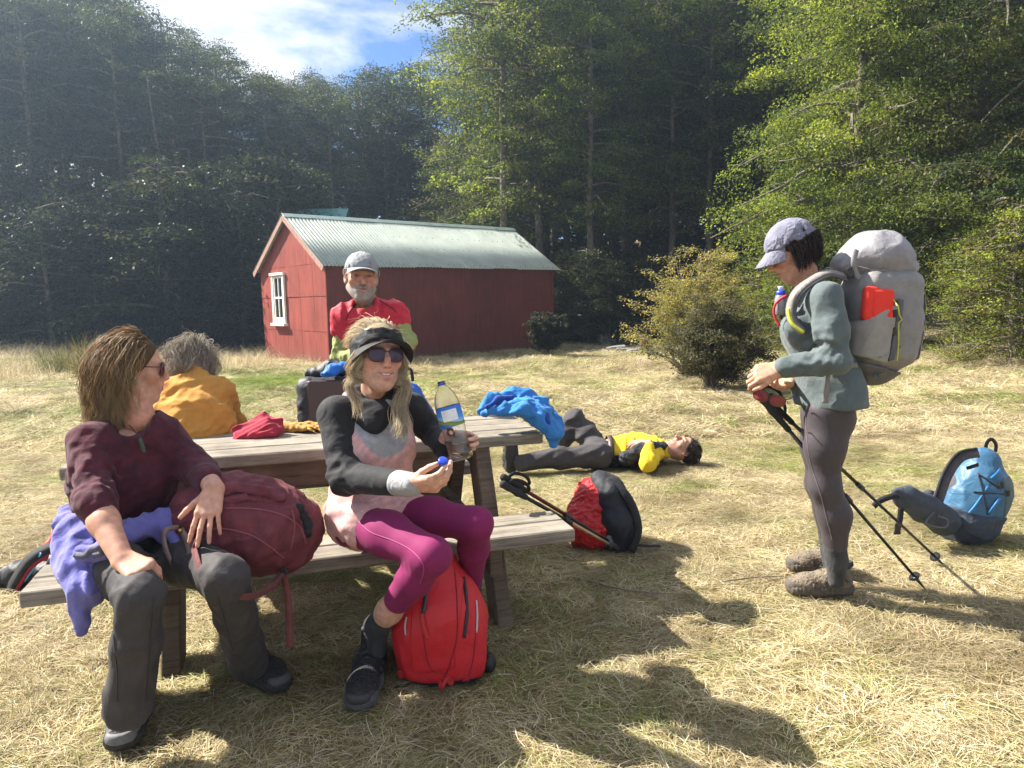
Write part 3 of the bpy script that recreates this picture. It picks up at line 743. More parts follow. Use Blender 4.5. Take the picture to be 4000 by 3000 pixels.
# ------------------------------------------------------------------ trees
def leaves(C, D, Nn, ln, wd):
    S = np.cross(D, Nn); S /= np.linalg.norm(S, axis=1)[:, None] + 1e-9
    V = np.stack([C - D * ln[:, None] / 2, C + S * wd[:, None] / 2, C + D * ln[:, None] / 2, C - S * wd[:, None] / 2], 1).reshape(-1, 3)
    return V, np.arange(len(C) * 4).reshape(-1, 4)
def spray_cloud(rng, centres, n_per, rx, rz, leaf, cols, jit=.25, out=None):
    """flattened fans of small leaves about each centre"""
    k = len(centres); ids = np.repeat(np.arange(k), n_per); n = len(ids)
    az = rng.uniform(0, 6.28, n); rr = np.sqrt(rng.random(n)); sc = rng.uniform(.6, 1.3, k)
    tilt = rng.normal(0, .22, (k, 2))
    x = rr * np.cos(az) * rx * sc[ids]; y = rr * np.sin(az) * rx * sc[ids]
    z = rng.normal(0, rz, n) * sc[ids] + x * tilt[ids, 0] + y * tilt[ids, 1] - 0.25 * rx * rr ** 2
    P = centres[ids] + np.stack([x, y, z], 1)
    D = np.stack([np.cos(az), np.sin(az), rng.normal(-.1, .35, n)], 1) + rng.normal(0, .5, (n, 3)); D /= np.linalg.norm(D, axis=1)[:, None]
    Nn = np.stack([rng.normal(0, .55, n), rng.normal(0, .55, n), np.ones(n)], 1)
    V, Q = leaves(P, D, Nn, leaf * rng.uniform(.6, 1.4, n), leaf * rng.uniform(.35, .75, n))
    cc = np.array(cols)[rng.integers(0, len(cols), k)] * rng.uniform(.75, 1.25, (k, 1)); c = cc[ids] * rng.uniform(.7, 1.3, (n, 1))
    return V, Q, np.repeat(c, 4, 0)
def tree_proto(seed, H, base, rad, nl, cols, leaf, n_per, spray=.75, rz=.07, lean=.02, top_narrow=1.0, density=1.0, trunk_r=.16, twigs=0, low_dead=True, fork=False):
    rng = np.random.default_rng(seed)
    zs = np.linspace(-.15, H * .97, 14); wob = np.cumsum(rng.normal(0, lean, (14, 2)), 0) * H / 12
    T = np.column_stack([wob, zs]); tr = trunk_r * (1 - zs / H) ** .8 + .012; tr[0] *= 1.35
    wood = [tube(T, tr, 7)]
    def trunk_at(z): return np.array([np.interp(z, zs, T[:, k]) for k in range(3)])
    if fork:
        z0 = H * rng.uniform(.3, .45); p = trunk_at(z0); a = rng.uniform(0, 6.28); dv = V3(math.cos(a), math.sin(a), 0)
        wood.append(tube([p, p + dv * .5 + V3(0, 0, 1.2), p + dv * .9 + V3(0, 0, 3), p + dv * 1.2 + V3(0, 0, H * .45)], [trunk_r * .6, trunk_r * .5, trunk_r * .35, .03], 6, 3))
    cen = []
    for i in range(nl):
        f = (i + rng.random()) / nl; z = base + (H * .97 - base) * f
        prof = math.sqrt(max(.12, 1 - ((f - .5) / .58) ** 2)) if top_narrow == 0 else (1 - f * top_narrow) ** .75 * (.35 + .65 * min(1, f * 5 + .3))
        ln = rad * max(.18, prof) * rng.uniform(.55, 1.15); a = i * 2.4 + rng.normal(0, .5)
        p = trunk_at(z); dv = V3(math.cos(a), math.sin(a), 0); rise = rng.uniform(.05, .5)
        br = np.array([p + dv * ln * t + V3(0, 0, ln * (rise * t - .35 * t * t)) + (rng.normal(0, .05, 3) * ln if 0 < t < 1 else 0) for t in (0, .33, .66, 1)])
        wood.append(tube(br, np.array([.035, .026, .016, .006]) * (ln / 2 + .4), 4, 2, False))
        k = max(2, int(density * ln * 2.6))
        for q in range(k):
            t = rng.uniform(.28, 1.05); s = rng.normal(0, .28) * ln * (.35 + .65 * t)
            pp = p + dv * ln * t + np.array([-dv[1], dv[0], 0]) * s + V3(0, 0, ln * (rise * t - .35 * t * t) + rng.normal(0, .12)); cen.append(pp)
            if twigs and rng.random() < twigs:
                tb = p + dv * ln * max(.1, t - .25) + V3(0, 0, ln * (rise * (t - .25) - .35 * (t - .25) ** 2)); wood.append(tube([tb, lerp(tb, pp, .6) + V3(0, 0, .04), pp], [.012, .008, .004], 3, 0, False))
    if low_dead:
        for i in range(9):
            z = rng.uniform(.12, .9) * base; p = trunk_at(z); a = rng.uniform(0, 6.28); ln = rng.uniform(.4, 1.3)
            d = V3(math.cos(a), math.sin(a), rng.uniform(-.3, .3)); wood.append(tube([p, p + d * ln * .5 + V3(0, 0, -.05), p + d * ln], [.018, .012, .005], 3, 0, False))
    cen = np.array(cen)
    V, Q, C = spray_cloud(rng, cen, n_per, spray, rz, leaf, cols)
    return join(wood), (V, [Q]), C
bark_m = plain('beech_bark', (.13, .11, .085), .9, 0, .45, 7, .6, .2, .03)
leaf_m = leafmat('beech_leaf', .48, .5)
def proto_mesh(seed, **k):
    w, (V, F), C = tree_proto(seed, **k)
    mw = make_mesh('trunk', *w); mw.materials.append(bark_m)
    mc = make_mesh('crown', V, F, False); set_col(mc, C); mc.materials.append(leaf_m)
    return mw, mc, k['H']
TREE_N = [0]
def plant(proto, base, height, label, cat='tree', group=None, name='beech_tree', wide=1.0, rz=None):
    mw, mc, H = proto; TREE_N[0] += 1
    t = thing(name, base, label, cat, group); s = height / H
    for nm, me in (('trunk', mw), ('crown', mc)):
        o = bpy.data.objects.new(nm, me); COL.objects.link(o); o.parent = t
    t.scale = (s * wide, s * wide, s); t.rotation_euler = (0, 0, rz if rz is not None else (TREE_N[0] * 2.399) % 6.28)
    return t
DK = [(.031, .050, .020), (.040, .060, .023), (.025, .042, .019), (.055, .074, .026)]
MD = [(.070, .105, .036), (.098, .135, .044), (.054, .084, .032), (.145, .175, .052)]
YG = [(.20, .265, .045), (.26, .32, .065), (.15, .205, .045), (.10, .145, .042)]
GO = [(.17, .16, .065), (.13, .13, .06), (.10, .11, .055), (.20, .18, .08)]
def forest():
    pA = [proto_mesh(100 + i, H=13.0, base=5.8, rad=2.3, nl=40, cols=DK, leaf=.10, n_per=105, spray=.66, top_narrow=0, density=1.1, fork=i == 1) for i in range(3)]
    pM = [proto_mesh(120 + i, H=13.0, base=3.8, rad=2.5, nl=52, cols=MD + YG[:1], leaf=.095, n_per=110, spray=.66, top_narrow=0, density=1.2, fork=i == 0) for i in range(3)]
    pF = [proto_mesh(140 + i, H=11.0, base=.5, rad=3.0, nl=64, cols=MD + [(.10, .11, .06)], leaf=.085, n_per=100, spray=.62, top_narrow=.82, density=1.25, low_dead=False) for i in range(2)]
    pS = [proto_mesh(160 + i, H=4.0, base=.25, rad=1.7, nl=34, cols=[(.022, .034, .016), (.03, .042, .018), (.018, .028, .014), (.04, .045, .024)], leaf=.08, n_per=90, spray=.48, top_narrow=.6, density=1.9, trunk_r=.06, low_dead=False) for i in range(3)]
    rng = np.random.default_rng(5)
    GL, GB, GR, GU = 'backlit trees of the forest left of the hut', 'trees of the forest behind the hut', 'tall trees of the forest right of the hut', 'undergrowth along the forest edge'
    def put(p, px, Y, top, label, group, name='beech_tree', wide=1.0):
        q = at(px, 1300, Y); b = V3(q[0], Y, tz(q[0], Y) - .05); h = at(px, top, Y)[2] - b[2]
        plant(p, b, h, label, 'tree', group, name, wide)
    sil = [(-700, -500), (-300, -420), (0, -330), (200, -300), (380, -230), (540, -90), (680, 40), (800, 120), (930, 170), (1060, 260), (1180, 290), (1280, 265), (1420, 260), (1560, 225), (1680, 235)]
    sx = [s[0] for s in sil]; sy = [s[1] for s in sil]
    for row, (Y0, step, dy) in enumerate(((25, 150, 150), (29, 110, 50), (33, 85, 0))):
        x = -640 + row * 37
        while x < 1720:
            top = np.interp(x, sx, sy) + dy * rng.uniform(.3, 1.0) + rng.normal(0, 22)
            if row == 0 and x > 850: x += step; continue
            sec = ['at the far left edge of the view', 'above the brown-haired hiker', 'above the grey-haired person', 'just left of the hut gable', 'rising behind the hut ridge'][min(4, max(0, int((x - 150) // 330)))]
            lab = ['backlit front-row beech ', 'dark backlit middle-row beech ', 'tall backlit skyline beech '][row] + sec
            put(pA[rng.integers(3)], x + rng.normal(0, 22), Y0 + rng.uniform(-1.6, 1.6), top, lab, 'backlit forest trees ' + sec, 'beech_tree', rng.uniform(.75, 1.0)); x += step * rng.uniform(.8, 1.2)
    # understorey at the left, dark
    lab = 'dark shrubby undergrowth along the shaded forest edge left of the hut'
    for i in range(34):
        x = -600 + i * 52 + rng.normal(0, 20); Y = rng.uniform(19.5, 24); put(pS[rng.integers(3)], x, Y, rng.uniform(760, 1100) if i % 3 else rng.uniform(560, 800), ('tall ' if i % 3 == 0 else '') + lab + [' end', ''][0 if False else 1], GU + ' on the left', 'forest_shrub', 1.1)
    # behind and right of the hut
    for i, (x, Y, top, p) in enumerate([(1840, 31, 60, pF[0]), (1900, 27, -60, pF[0]), (1960, 25.5, -160, pF[1]), (1760, 26, 520, pF[1]), (1900, 24, 520, pF[0])]):
        put(p, x, Y, top, ['slim silvery-olive tree on the skyline beside the gap of sky', 'tall bushy silvery-olive tree rising above the middle of the hut roof', 'broad silvery-olive tree above the right half of the hut roof', 'low bushy tree just behind the hut ridge, left of the tall ones', 'low bushy tree just behind the hut roof, below the tall ones'][i], 'silvery-olive trees above the hut roof', 'beech_tree', 1.0)
    for row, (Y0, step) in enumerate(((22.5, 150), (25.5, 125), (29, 110), (33, 100))):
        x = 2030 + row * 40
        while x < 3350:
            sec = ['behind the right end of the hut', 'between the hut and the golden bush', 'above the golden bush', 'left of the bright leafy tree'][min(3, max(0, int((x - 2030) // 320)))]
            lab = ['tall bare-trunked front-row beech ', 'tall second-row beech ', 'slim beech deep in the forest ', 'slim rear beech '][row] + sec
            put((pM if rng.random() < .75 else pA)[rng.integers(3)], x + rng.normal(0, 25), Y0 + rng.uniform(-1, 1), rng.uniform(-520, -80), lab, 'tall forest trees ' + sec, 'beech_tree', rng.uniform(.7, .95)); x += step * rng.uniform(.8, 1.25)
    lab = 'dark shrub in the undergrowth below the tall forest right of the hut'
    for i in range(30):
        x = 2120 + i * 42 + rng.normal(0, 20); Y = rng.uniform(19.5, 22.5)
        put(pS[rng.integers(3)], x, Y, rng.uniform(940, 1180), lab, GU + ' on the right', 'forest_shrub', 1.2)
    for i in range(22):
        x = 2060 + i * 58 + rng.normal(0, 18); put(pS[rng.integers(3)], x, rng.uniform(24, 30), rng.uniform(820, 1020), 'tall dim shrub among the trunks of the forest right of the hut', GU + ' deep on the right', 'forest_shrub', 1.3)
    for i in range(10):
        x = 3000 + i * 120; put((pA + pM)[rng.integers(6)], x, rng.uniform(20, 26), rng.uniform(-500, -200), 'dark beech standing behind the bright leafy trees at the right', 'trees behind the bright leafy trees', 'beech_tree')
    # the wood behind, one mass
    r = np.random.default_rng(77); n = 2600; cx = r.uniform(-40, 40, n); cy = r.uniform(37, 47, n); cz = tz(cx, cy) + r.uniform(0, 1, n) ** 1.7 * 8.0
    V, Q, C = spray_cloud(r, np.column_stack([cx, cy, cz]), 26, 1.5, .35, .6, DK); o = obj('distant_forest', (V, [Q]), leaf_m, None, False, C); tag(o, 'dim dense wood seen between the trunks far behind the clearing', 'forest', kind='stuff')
    # near bright trees at the right
    R1 = proto_mesh(201, H=9.5, base=.9, rad=3.6, nl=78, cols=YG + MD[:2] + [(.13, .15, .05)], leaf=.064, n_per=185, spray=.62, rz=.06, top_narrow=.55, density=1.55, twigs=.35, trunk_r=.17, low_dead=False)
    R2 = proto_mesh(202, H=9.5, base=.7, rad=3.6, nl=78, cols=MD + [(.12, .14, .05), (.15, .15, .06)], leaf=.064, n_per=185, spray=.62, rz=.06, top_narrow=.5, density=1.5, twigs=.4, trunk_r=.17, low_dead=False)
    for p, x, Y, top, lb, w in ((R1, 3330, 14.8, -650, 'bright yellow-green leafy tree behind the standing hiker, lit by the sun', .80), (R2, 3800, 13.4, -800, 'broad olive-green tree with spreading bare branches at the right edge', .80), (R2, 4350, 12.2, -800, 'leafy tree cut by the right edge of the view', .8), (R1, 3560, 17.5, -900, 'tall leafy tree between the bright tree and the olive-green tree', .9)):
        q = at(x, 1300, Y); b = V3(q[0], Y, tz(q[0], Y) - .05); plant(p, b, at(x, top, Y)[2] - b[2], lb, 'tree', None, 'beech_tree', w)
    B1 = proto_mesh(211, H=3.2, base=.1, rad=1.15, nl=52, cols=YG[:2] + [(.16, .15, .05), (.12, .12, .05)], leaf=.05, n_per=60, spray=.3, rz=.05, top_narrow=.35, density=2.6, twigs=.6, trunk_r=.03, low_dead=False)
    for x, Y, top, lb in ((3760, 11.8, 900, 'feathery golden-green young shrub at the foot of the olive-green tree'), (3950, 11.0, 780, 'feathery young shrub at the right edge of the clearing'), (3100, 15.5, 960, 'golden-green shrub at the forest edge behind the standing hiker'), (2960, 17.0, 1000, 'olive shrub at the forest edge just right of the golden bush')):
        q = at(x, 1300, Y); b = V3(q[0], Y, tz(q[0], Y) - .03); plant(B1, b, at(x, top, Y)[2] - b[2], lb, 'shrub', None, 'forest_shrub', 1.0)
    # wiry golden bush and the low dark bush before it
    def wiry(seed, H, rad, nst, cols, leaf, nleaf, label, base, name, flat=.6):
        r = np.random.default_rng(seed); wood, cen = [], []
        for i in range(nst):
            a = r.uniform(0, 6.28); sp = r.uniform(.15, 1.0); hh = H * (1 - .55 * sp ** 2) * r.uniform(.75, 1.05); rr = rad * sp
            P = [V3(r.normal(0, .05), r.normal(0, .05), -.03)]
            for t in (.3, .6, 1.0): P.append(V3(math.cos(a) * rr * t ** 1.1, math.sin(a) * rr * t ** 1.1, hh * t ** .8) + r.normal(0, .04, 3) * H)
            P = cr(P, 4); wood.append(tube(P, np.linspace(.016, .004, len(P)) * H / 1.9, 4, 0, False))
            for j in range(7):
                k = r.integers(4, len(P)); a2 = a + r.normal(0, 1.0); d = V3(math.cos(a2), math.sin(a2), r.uniform(-.1, .45)) * r.uniform(.15, .42) * H / 1.9
                wood.append(tube([P[k], P[k] + d * .5 + V3(0, 0, .015), P[k] + d], [.005, .0035, .002], 3, 0, False))
                for t in np.linspace(.2, 1.05, 5): cen.append(P[k] + d * t)
        cen = np.array(cen); V, Q, C = spray_cloud(r, cen, nleaf, .085, .03, leaf, cols)
        t = thing(name, base, label, 'bush')
        obj('stems', (join(wood)[0] + base, join(wood)[1]), plain('twig_bark', (.20, .16, .11), .9, 0, .3, 20), t); obj('foliage', (V + base, [Q]), leaf_m, t, False, C)
    q = gpt(2720, 1480); wiry(31, 1.95, 1.0, 62, [(.36, .31, .11), (.44, .36, .14), (.28, .26, .09), (.20, .20, .07)], .034, 15, 'golden-olive wiry bush with spiky top left of the standing hiker', V3(2.75, 11.2, tz(2.75, 11.2)), 'wiry_bush')
    wiry(32, 1.12, .66, 80, [(.07, .075, .04), (.10, .095, .055), (.055, .06, .03), (.13, .12, .07)], .034, 17, 'low rounded dark olive bush in front of the golden bush', V3(2.62, 9.55, tz(2.62, 9.55)), 'rounded_bush')
    qh = gpt(2135, 1395); wiry(33, 1.0, .42, 40, [(.03, .035, .025), (.045, .05, .035), (.02, .025, .02)], .06, 12, 'dark spiky shrub against the right corner of the red hut', qh, 'spiky_shrub')
    # rush tussock by the forest edge at the left
    for x, Y, h, lb in ((330, 13.6, .75, 'straw-coloured rush tussock behind the brown-haired hiker'), (210, 14.5, .55, 'low dull tussock at the forest edge in the tree shadow')):
        q = at(x, 1350, Y); b = V3(q[0], Y, tz(q[0], Y)); r = np.random.default_rng(x)
        V, Qd, C = blades(420, r, .35, h * .6, h * 1.25, (50, 88), .010, [(.36, .27, .11), (.28, .22, .08), (.42, .33, .16)], .18, 4)
        o = obj('tussock', (V + b, [Qd]), MATS['grass_blade'], None, True, C); tag(o, lb, 'tussock')
forest()

# ------------------------------------------------------------------ fire ring
def rock_mesh(seed, s):
    r = np.random.default_rng(seed); S = Sdf(.03); S.box((0, 0, 0), np.array(s) / 2, basis(x=(1, r.normal(0, .2), 0), z=(r.normal(0, .15), 0, 1)), .03, .02)
    for i in range(4):
        d = nrm(r.normal(size=3) * [1, 1, .6]); S.plane(d * np.array(s).max() * .42 * r.uniform(.75, 1.0), d)
    return S.mesh()
def fire_ring():
    rm = plain('grey_stone', (.20, .19, .175), .9, 0, .35, 9, .5, .2, .02); ctr = gpt(2455, 1362); r = np.random.default_rng(4)
    spots = [(2365, 1352, .55, .42), (2405, 1372, .5, .16), (2440, 1378, .42, .14), (2480, 1381, .45, .14), (2525, 1379, .4, .18), (2565, 1372, .45, .16), (2600, 1366, .4, .14), (2590, 1352, .35, .14), (2330, 1372, .45, .08), (2550, 1346, .3, .12), (2420, 1350, .4, .14), (2480, 1346, .4, .14)]
    for i, (x, y, w, h) in enumerate(spots):
        p = gpt(x, y); V, F = rock_mesh(50 + i, (w, w * .7, h)); o = obj('rock', (V + p + V3(0, 0, h * .32), F), rm, None, False)
        tag(o, ['upright grey stone standing at the left of the fire ring', 'flat grey stone in the ring of stones round the fireplace'][i > 0] if i != 8 else 'flat stone lying in the grass left of the fire ring', 'stone', 'stones of the fire ring')
    char = plain('charred_wood', (.03, .025, .022), .9, 0, .4, 14, .5)
    for i, (x, y, a, ln) in enumerate(((2450, 1358, .3, .9), (2490, 1355, -.4, .8))):
        p = gpt(x, y) + V3(0, 0, .1); d = V3(math.cos(a), math.sin(a), .08) * ln / 2
        tag(obj('charred_log', tube([p - d, p + V3(0, 0, .02), p + d], [.05, .06, .045], 7, 3), char), ['charred log lying across the ashes of the fire ring', 'second charred log on the right of the ashes'][i], 'log')
    p = gpt(2522, 1380); tag(obj('tree_stump', tube([p + V3(0, 0, -.05), p + V3(0, 0, .15), p + V3(.01, 0, .36)], [.17, .15, .155], 11, 3), plain('stump_wood', (.10, .065, .04), .9, 0, .4, 20, .5)), 'short brown stump in front of the fire ring', 'stump')
    for i, (a, b, c_, lb) in enumerate((((2200, 2085), (2330, 2110), (2450, 2095), 'thin bare stick lying in the grass right of the red and black pack'), ((2340, 2300), (2480, 2330), (2720, 2345), 'long thin dark stick lying in the shadow on the grass'), ((2830, 2290), (2950, 2275), (3060, 2270), 'thin stick in the dry grass beside the hiking shoes'))):
        P = [gpt(*q) + V3(0, 0, .025) for q in (a, b, c_)]; tag(obj('stick', tube(P, [.004, .0035, .002], 5, 5), plain('stick_bark', (.20, .165, .12), .9, 0, .3, 30)), lb, 'stick')
fire_ring()

# ------------------------------------------------------------------ people: builders
SKIN = (.50, .275, .19)
skin_m = vcol('skin', .55, .12, .35, .35, 420, var=.20)
def hair_mat(name, rough=.6, trans=.25):
    if name in MATS: return MATS[name]
    m, nt, b, N, L = new_mat(name); a = N('ShaderNodeAttribute'); a.attribute_name = 'Col'; L(a.outputs['Color'], b.inputs['Base Color'])
    b.inputs['Roughness'].default_value = rough; b.inputs['Specular IOR Level'].default_value = .25
    tr = N('ShaderNodeBsdfTranslucent'); L(a.outputs['Color'], tr.inputs[0]); mx = N('ShaderNodeMixShader'); mx.inputs[0].default_value = trans
    L(b.outputs[0], mx.inputs[1]); L(tr.outputs[0], mx.inputs[2]); L(mx.outputs[0], nt.nodes['Material Output'].inputs[0]); MATS[name] = m; return m
class Frame:
    """local frame of a head: x its right, y where it looks, z up"""
    def __init__(s, C, fwd, up, scale=1.0): s.C = np.asarray(C, float); s.R = basis(y=None, x=None, z=None) if False else None; s.s = scale; s._set(fwd, up)
    def _set(s, fwd, up):
        y = nrm(fwd); z = nrm(np.asarray(up, float) - y * np.dot(up, y)); s.R = np.stack([np.cross(y, z), y, z], 1)
    def w(s, p): return s.C + s.s * (np.asarray(p, float) @ s.R.T)
    def l(s, p): return ((np.asarray(p, float) - s.C) @ s.R) / s.s
    def d(s, v): return np.asarray(v, float) @ s.R.T
    def dl(s, v): return np.asarray(v, float) @ s.R
def gauss(P, c, r):
    r = np.asarray(r, float); return np.exp(-(((P - np.asarray(c)) / r) ** 2).sum(1))
def head_mesh(fr, neckbase, skin=SKIN, beard=None, lips=(.46, .17, .15), jaw=1.0, open_=0.0, brows=(.12, .08, .05), neck_r=.052, nose=1.0, smile=0.0, wide=1.0, res=.0026):
    nb = fr.l(neckbase); S = Sdf(res)
    S.ell((0, -.016, .036), (.076, .097, .083), k=.02)
    S.ell((0, .018, -.028), (.062 * wide, .070, .088), k=.03)
    for sx in (-1, 1):
        S.cone((sx * .056 * jaw, -.008, -.052), (sx * .018, .060, -.100), .020, .017, .03)
        S.ell((sx * .044, .056, -.020), (.024, .024, .022), k=.02)
        S.cone((sx * .010, .086, .024), (sx * .044, .070, .022), .010, .010, .016)
        S.ball((sx * .033, .098, .004), .0165, .012, -1)
        S.ell((sx * .033, .0755, .004), (.0150, .0130, .0115), k=.004)
        S.ell((sx * .0125 * nose, .094, -.034), (.0085, .011, .0085), k=.008)
        e = basis(x=(1, sx * .35, 0), z=(0, -.18, 1))
        S.ell((sx * .077, -.012, -.004), (.008, .019, .031), e, k=.008); S.ell((sx * .085, -.008, .000), (.006, .010, .018), e, k=.005, op=-1)
    S.ball((0, .066, -.101), .020, .02)
    S.chain([(0, .086, .018), (0, .101, -.010), (0, .110 * (.5 + .5 * nose), -.028)], [.008, .0085, .0115], .012)
    S.ell((0, .074, -.060), (.032, .022, .026), k=.02)
    mw = .026 + smile * .7
    S.chain([(-mw, .076, -.0575 + smile), (-.009, .0925, -.0545), (.009, .0925, -.0545), (mw, .076, -.0575 + smile)], [.003, .0058, .0058, .003], .006)
    S.chain([(-mw * .85, .078, -.066 - open_ + smile), (0, .0905, -.070 - open_), (mw * .85, .078, -.066 - open_ + smile)], [.004, .0078, .004], .006)
    S.chain([(-mw * .92, .084, -.0605 - open_ / 2 + smile), (0, .100, -.0615 - open_ / 2), (mw * .92, .084, -.0605 - open_ / 2 + smile)], [.0018, .0024 + open_ / 2, .0018], .002, op=-1)
    S.cone((0, -.026, -.045), nb, .050 * min(1, neck_r / .052), neck_r, .03); S.cone((0, .020, -.105), lerp((0, .02, -.105), nb, .8) + V3(0, .014, 0), .022, .026, .03)
    V, F = S.mesh(); V, F = relax((V, F), 1, .3)
    n = len(V); Cc = np.tile(np.array(skin), (n, 1)).astype(float)
    def mixin(c, k): Cc[:] = Cc * (1 - k[:, None]) + np.array(c) * k[:, None]
    red = np.array(skin) * [1.05, .72, .68]
    mixin(red, .55 * np.clip(gauss(V, (0, .105, -.030), (.02, .03, .016)) + gauss(V, (.046, .07, -.028), (.02, .04, .02)) + gauss(V, (-.046, .07, -.028), (.02, .04, .02)) + (np.abs(V[:, 0]) > .078) * .9, 0, 1))
    if beard is not None:
        k = sstep(-.028, -.052, V[:, 2]) * sstep(-.03, -.005, V[:, 1]) * sstep(-.155, -.125, V[:, 2]); k = k * (1 - .9 * gauss(V, (0, .09, -.062), (.020, .03, .006)))
        k = np.maximum(k, sstep(.02, -.03, V[:, 2]) * gauss(V, (0, .0, 0), (9, .022, 9)) * (np.abs(V[:, 0]) > .05) * .9)
        k = k * (1 - gauss(V, (.045, .07, -.03), (.018, .03, .012))) * (1 - gauss(V, (-.045, .07, -.03), (.018, .03, .012)))
        r = np.random.default_rng(1); bc = np.array(beard)[None] * r.uniform(.65, 1.35, (n, 1)); kk = np.clip(k * 1.0, 0, 1)[:, None]; Cc[:] = Cc * (1 - kk * .9) + bc * kk * .9
        mus = gauss(V, (0, .095, -.046), (.026, .03, .007)); mixin(np.array(beard) * .45, np.clip(mus, 0, 1) * .8)
    W = V - np.stack([0 * V[:, 0], 0 * V[:, 0], smile * (V[:, 0] / .026) ** 2], 1)
    mixin(lips, np.clip(1.3 * gauss(W, (0, .095, -.0545), (.020, .03, .0052)), 0, 1) * (.8 if beard is None else .3)); mixin(lips, np.clip(1.3 * gauss(W, (0, .095, -.071 - open_), (.018, .03, .0060)), 0, 1) * (.85 if beard is None else .7))
    mixin((.05, .02, .02), np.clip(1.2 * gauss(W, (0, .088, -.0612 - open_ / 2), (.022, .03, .0022)), 0, 1) * .85)
    for sx in (-1, 1):
        mixin(brows, np.clip(1.4 * gauss(V, (sx * .030, .085, .026), (.016, .03, .0042)), 0, 1) * .85)
        mixin(np.array(skin) * .5, .5 * gauss(V, (sx * .031, .08, .006), (.019, .03, .010)))
        mixin((.03, .02, .015), np.clip(1.4 * gauss(V, (sx * .032, .085, .004), (.012, .03, .0028)), 0, 1) * .9)
        mixin((.08, .03, .03), gauss(V, (sx * .008, .104, -.040), (.004, .006, .003)) * .8)
    return (fr.w(V), F), Cc
def hand_prims(S, wrist, fdir, dorsal, curls, spread=.10, thumb=((.80, .62, -.15), .35), sc=1.0, tside=1, k=.0035):
    """palm and five fingers; x toward the thumb, y along the fingers, z out of the back of the hand"""
    y = nrm(fdir); z = nrm(np.asarray(dorsal, float) - y * np.dot(dorsal, y)); x = np.cross(y, z) * tside
    def W(p): return np.asarray(wrist) + sc * (p[0] * x + p[1] * y + p[2] * z)
    bx = (.030, .0105, -.0095, -.028); by = (.086, .090, .085, .076)
    seg = ((.042, .026, .020), (.046, .030, .021), (.042, .028, .020), (.033, .021, .018)); rad = (.0088, .0090, .0085, .0074)
    for i in range(4):
        S.cone(W((bx[i] * .55, .004, 0)), W((bx[i], by[i], 0)), .0155 * sc, .0125 * sc, .012)
    S.ell(W((.016, .036, -.010)), np.array((.018, .030, .012)) * sc, np.stack([x, y, z], 1), k=.012)
    tips = []
    for i in range(4):
        p = np.array((bx[i], by[i], 0.)); a = 0.; sp = spread * (1.2, .3, -.5, -1.3)[i]
        for j in range(3):
            a += curls[i][j]; d = np.array((math.sin(sp) * math.cos(a), math.cos(sp) * math.cos(a), -math.sin(a))); q = p + d * seg[i][j]
            r0, r1 = rad[i] * (1 - .08 * j), rad[i] * (1 - .08 * (j + 1)); S.cone(W(p), W(q), r0 * sc, r1 * sc, k if j else .006); p = q
        tips.append(W(p))
    td = nrm(thumb[0]); p = np.array((.020, .018, -.006)); ax = nrm(np.cross(td, (0, 0, 1)) + np.array((0, 0, .001))); fl = thumb[1]
    for j, (ln, r0, r1) in enumerate(((.046, .0135, .0108), (.032, .0105, .0095), (.026, .0095, .0075))):
        q = p + td * ln; S.cone(W(p), W(q), r0 * sc, r1 * sc, .010 if j == 0 else k); p = q
        td = nrm(td + fl * np.array((-.8, .25, -.45)))
    tips.append(W(p)); return tips
def skin_mesh(parts, cols):
    V, F = join(parts); return (V, F), np.vstack(cols)
def flat_col(VF, c, jit=.06, seed=0):
    n = len(VF[0]); r = np.random.default_rng(seed); return np.array(c)[None] * (1 + jit * np.sin(VF[0] @ r.normal(size=3) * 40)[:, None])
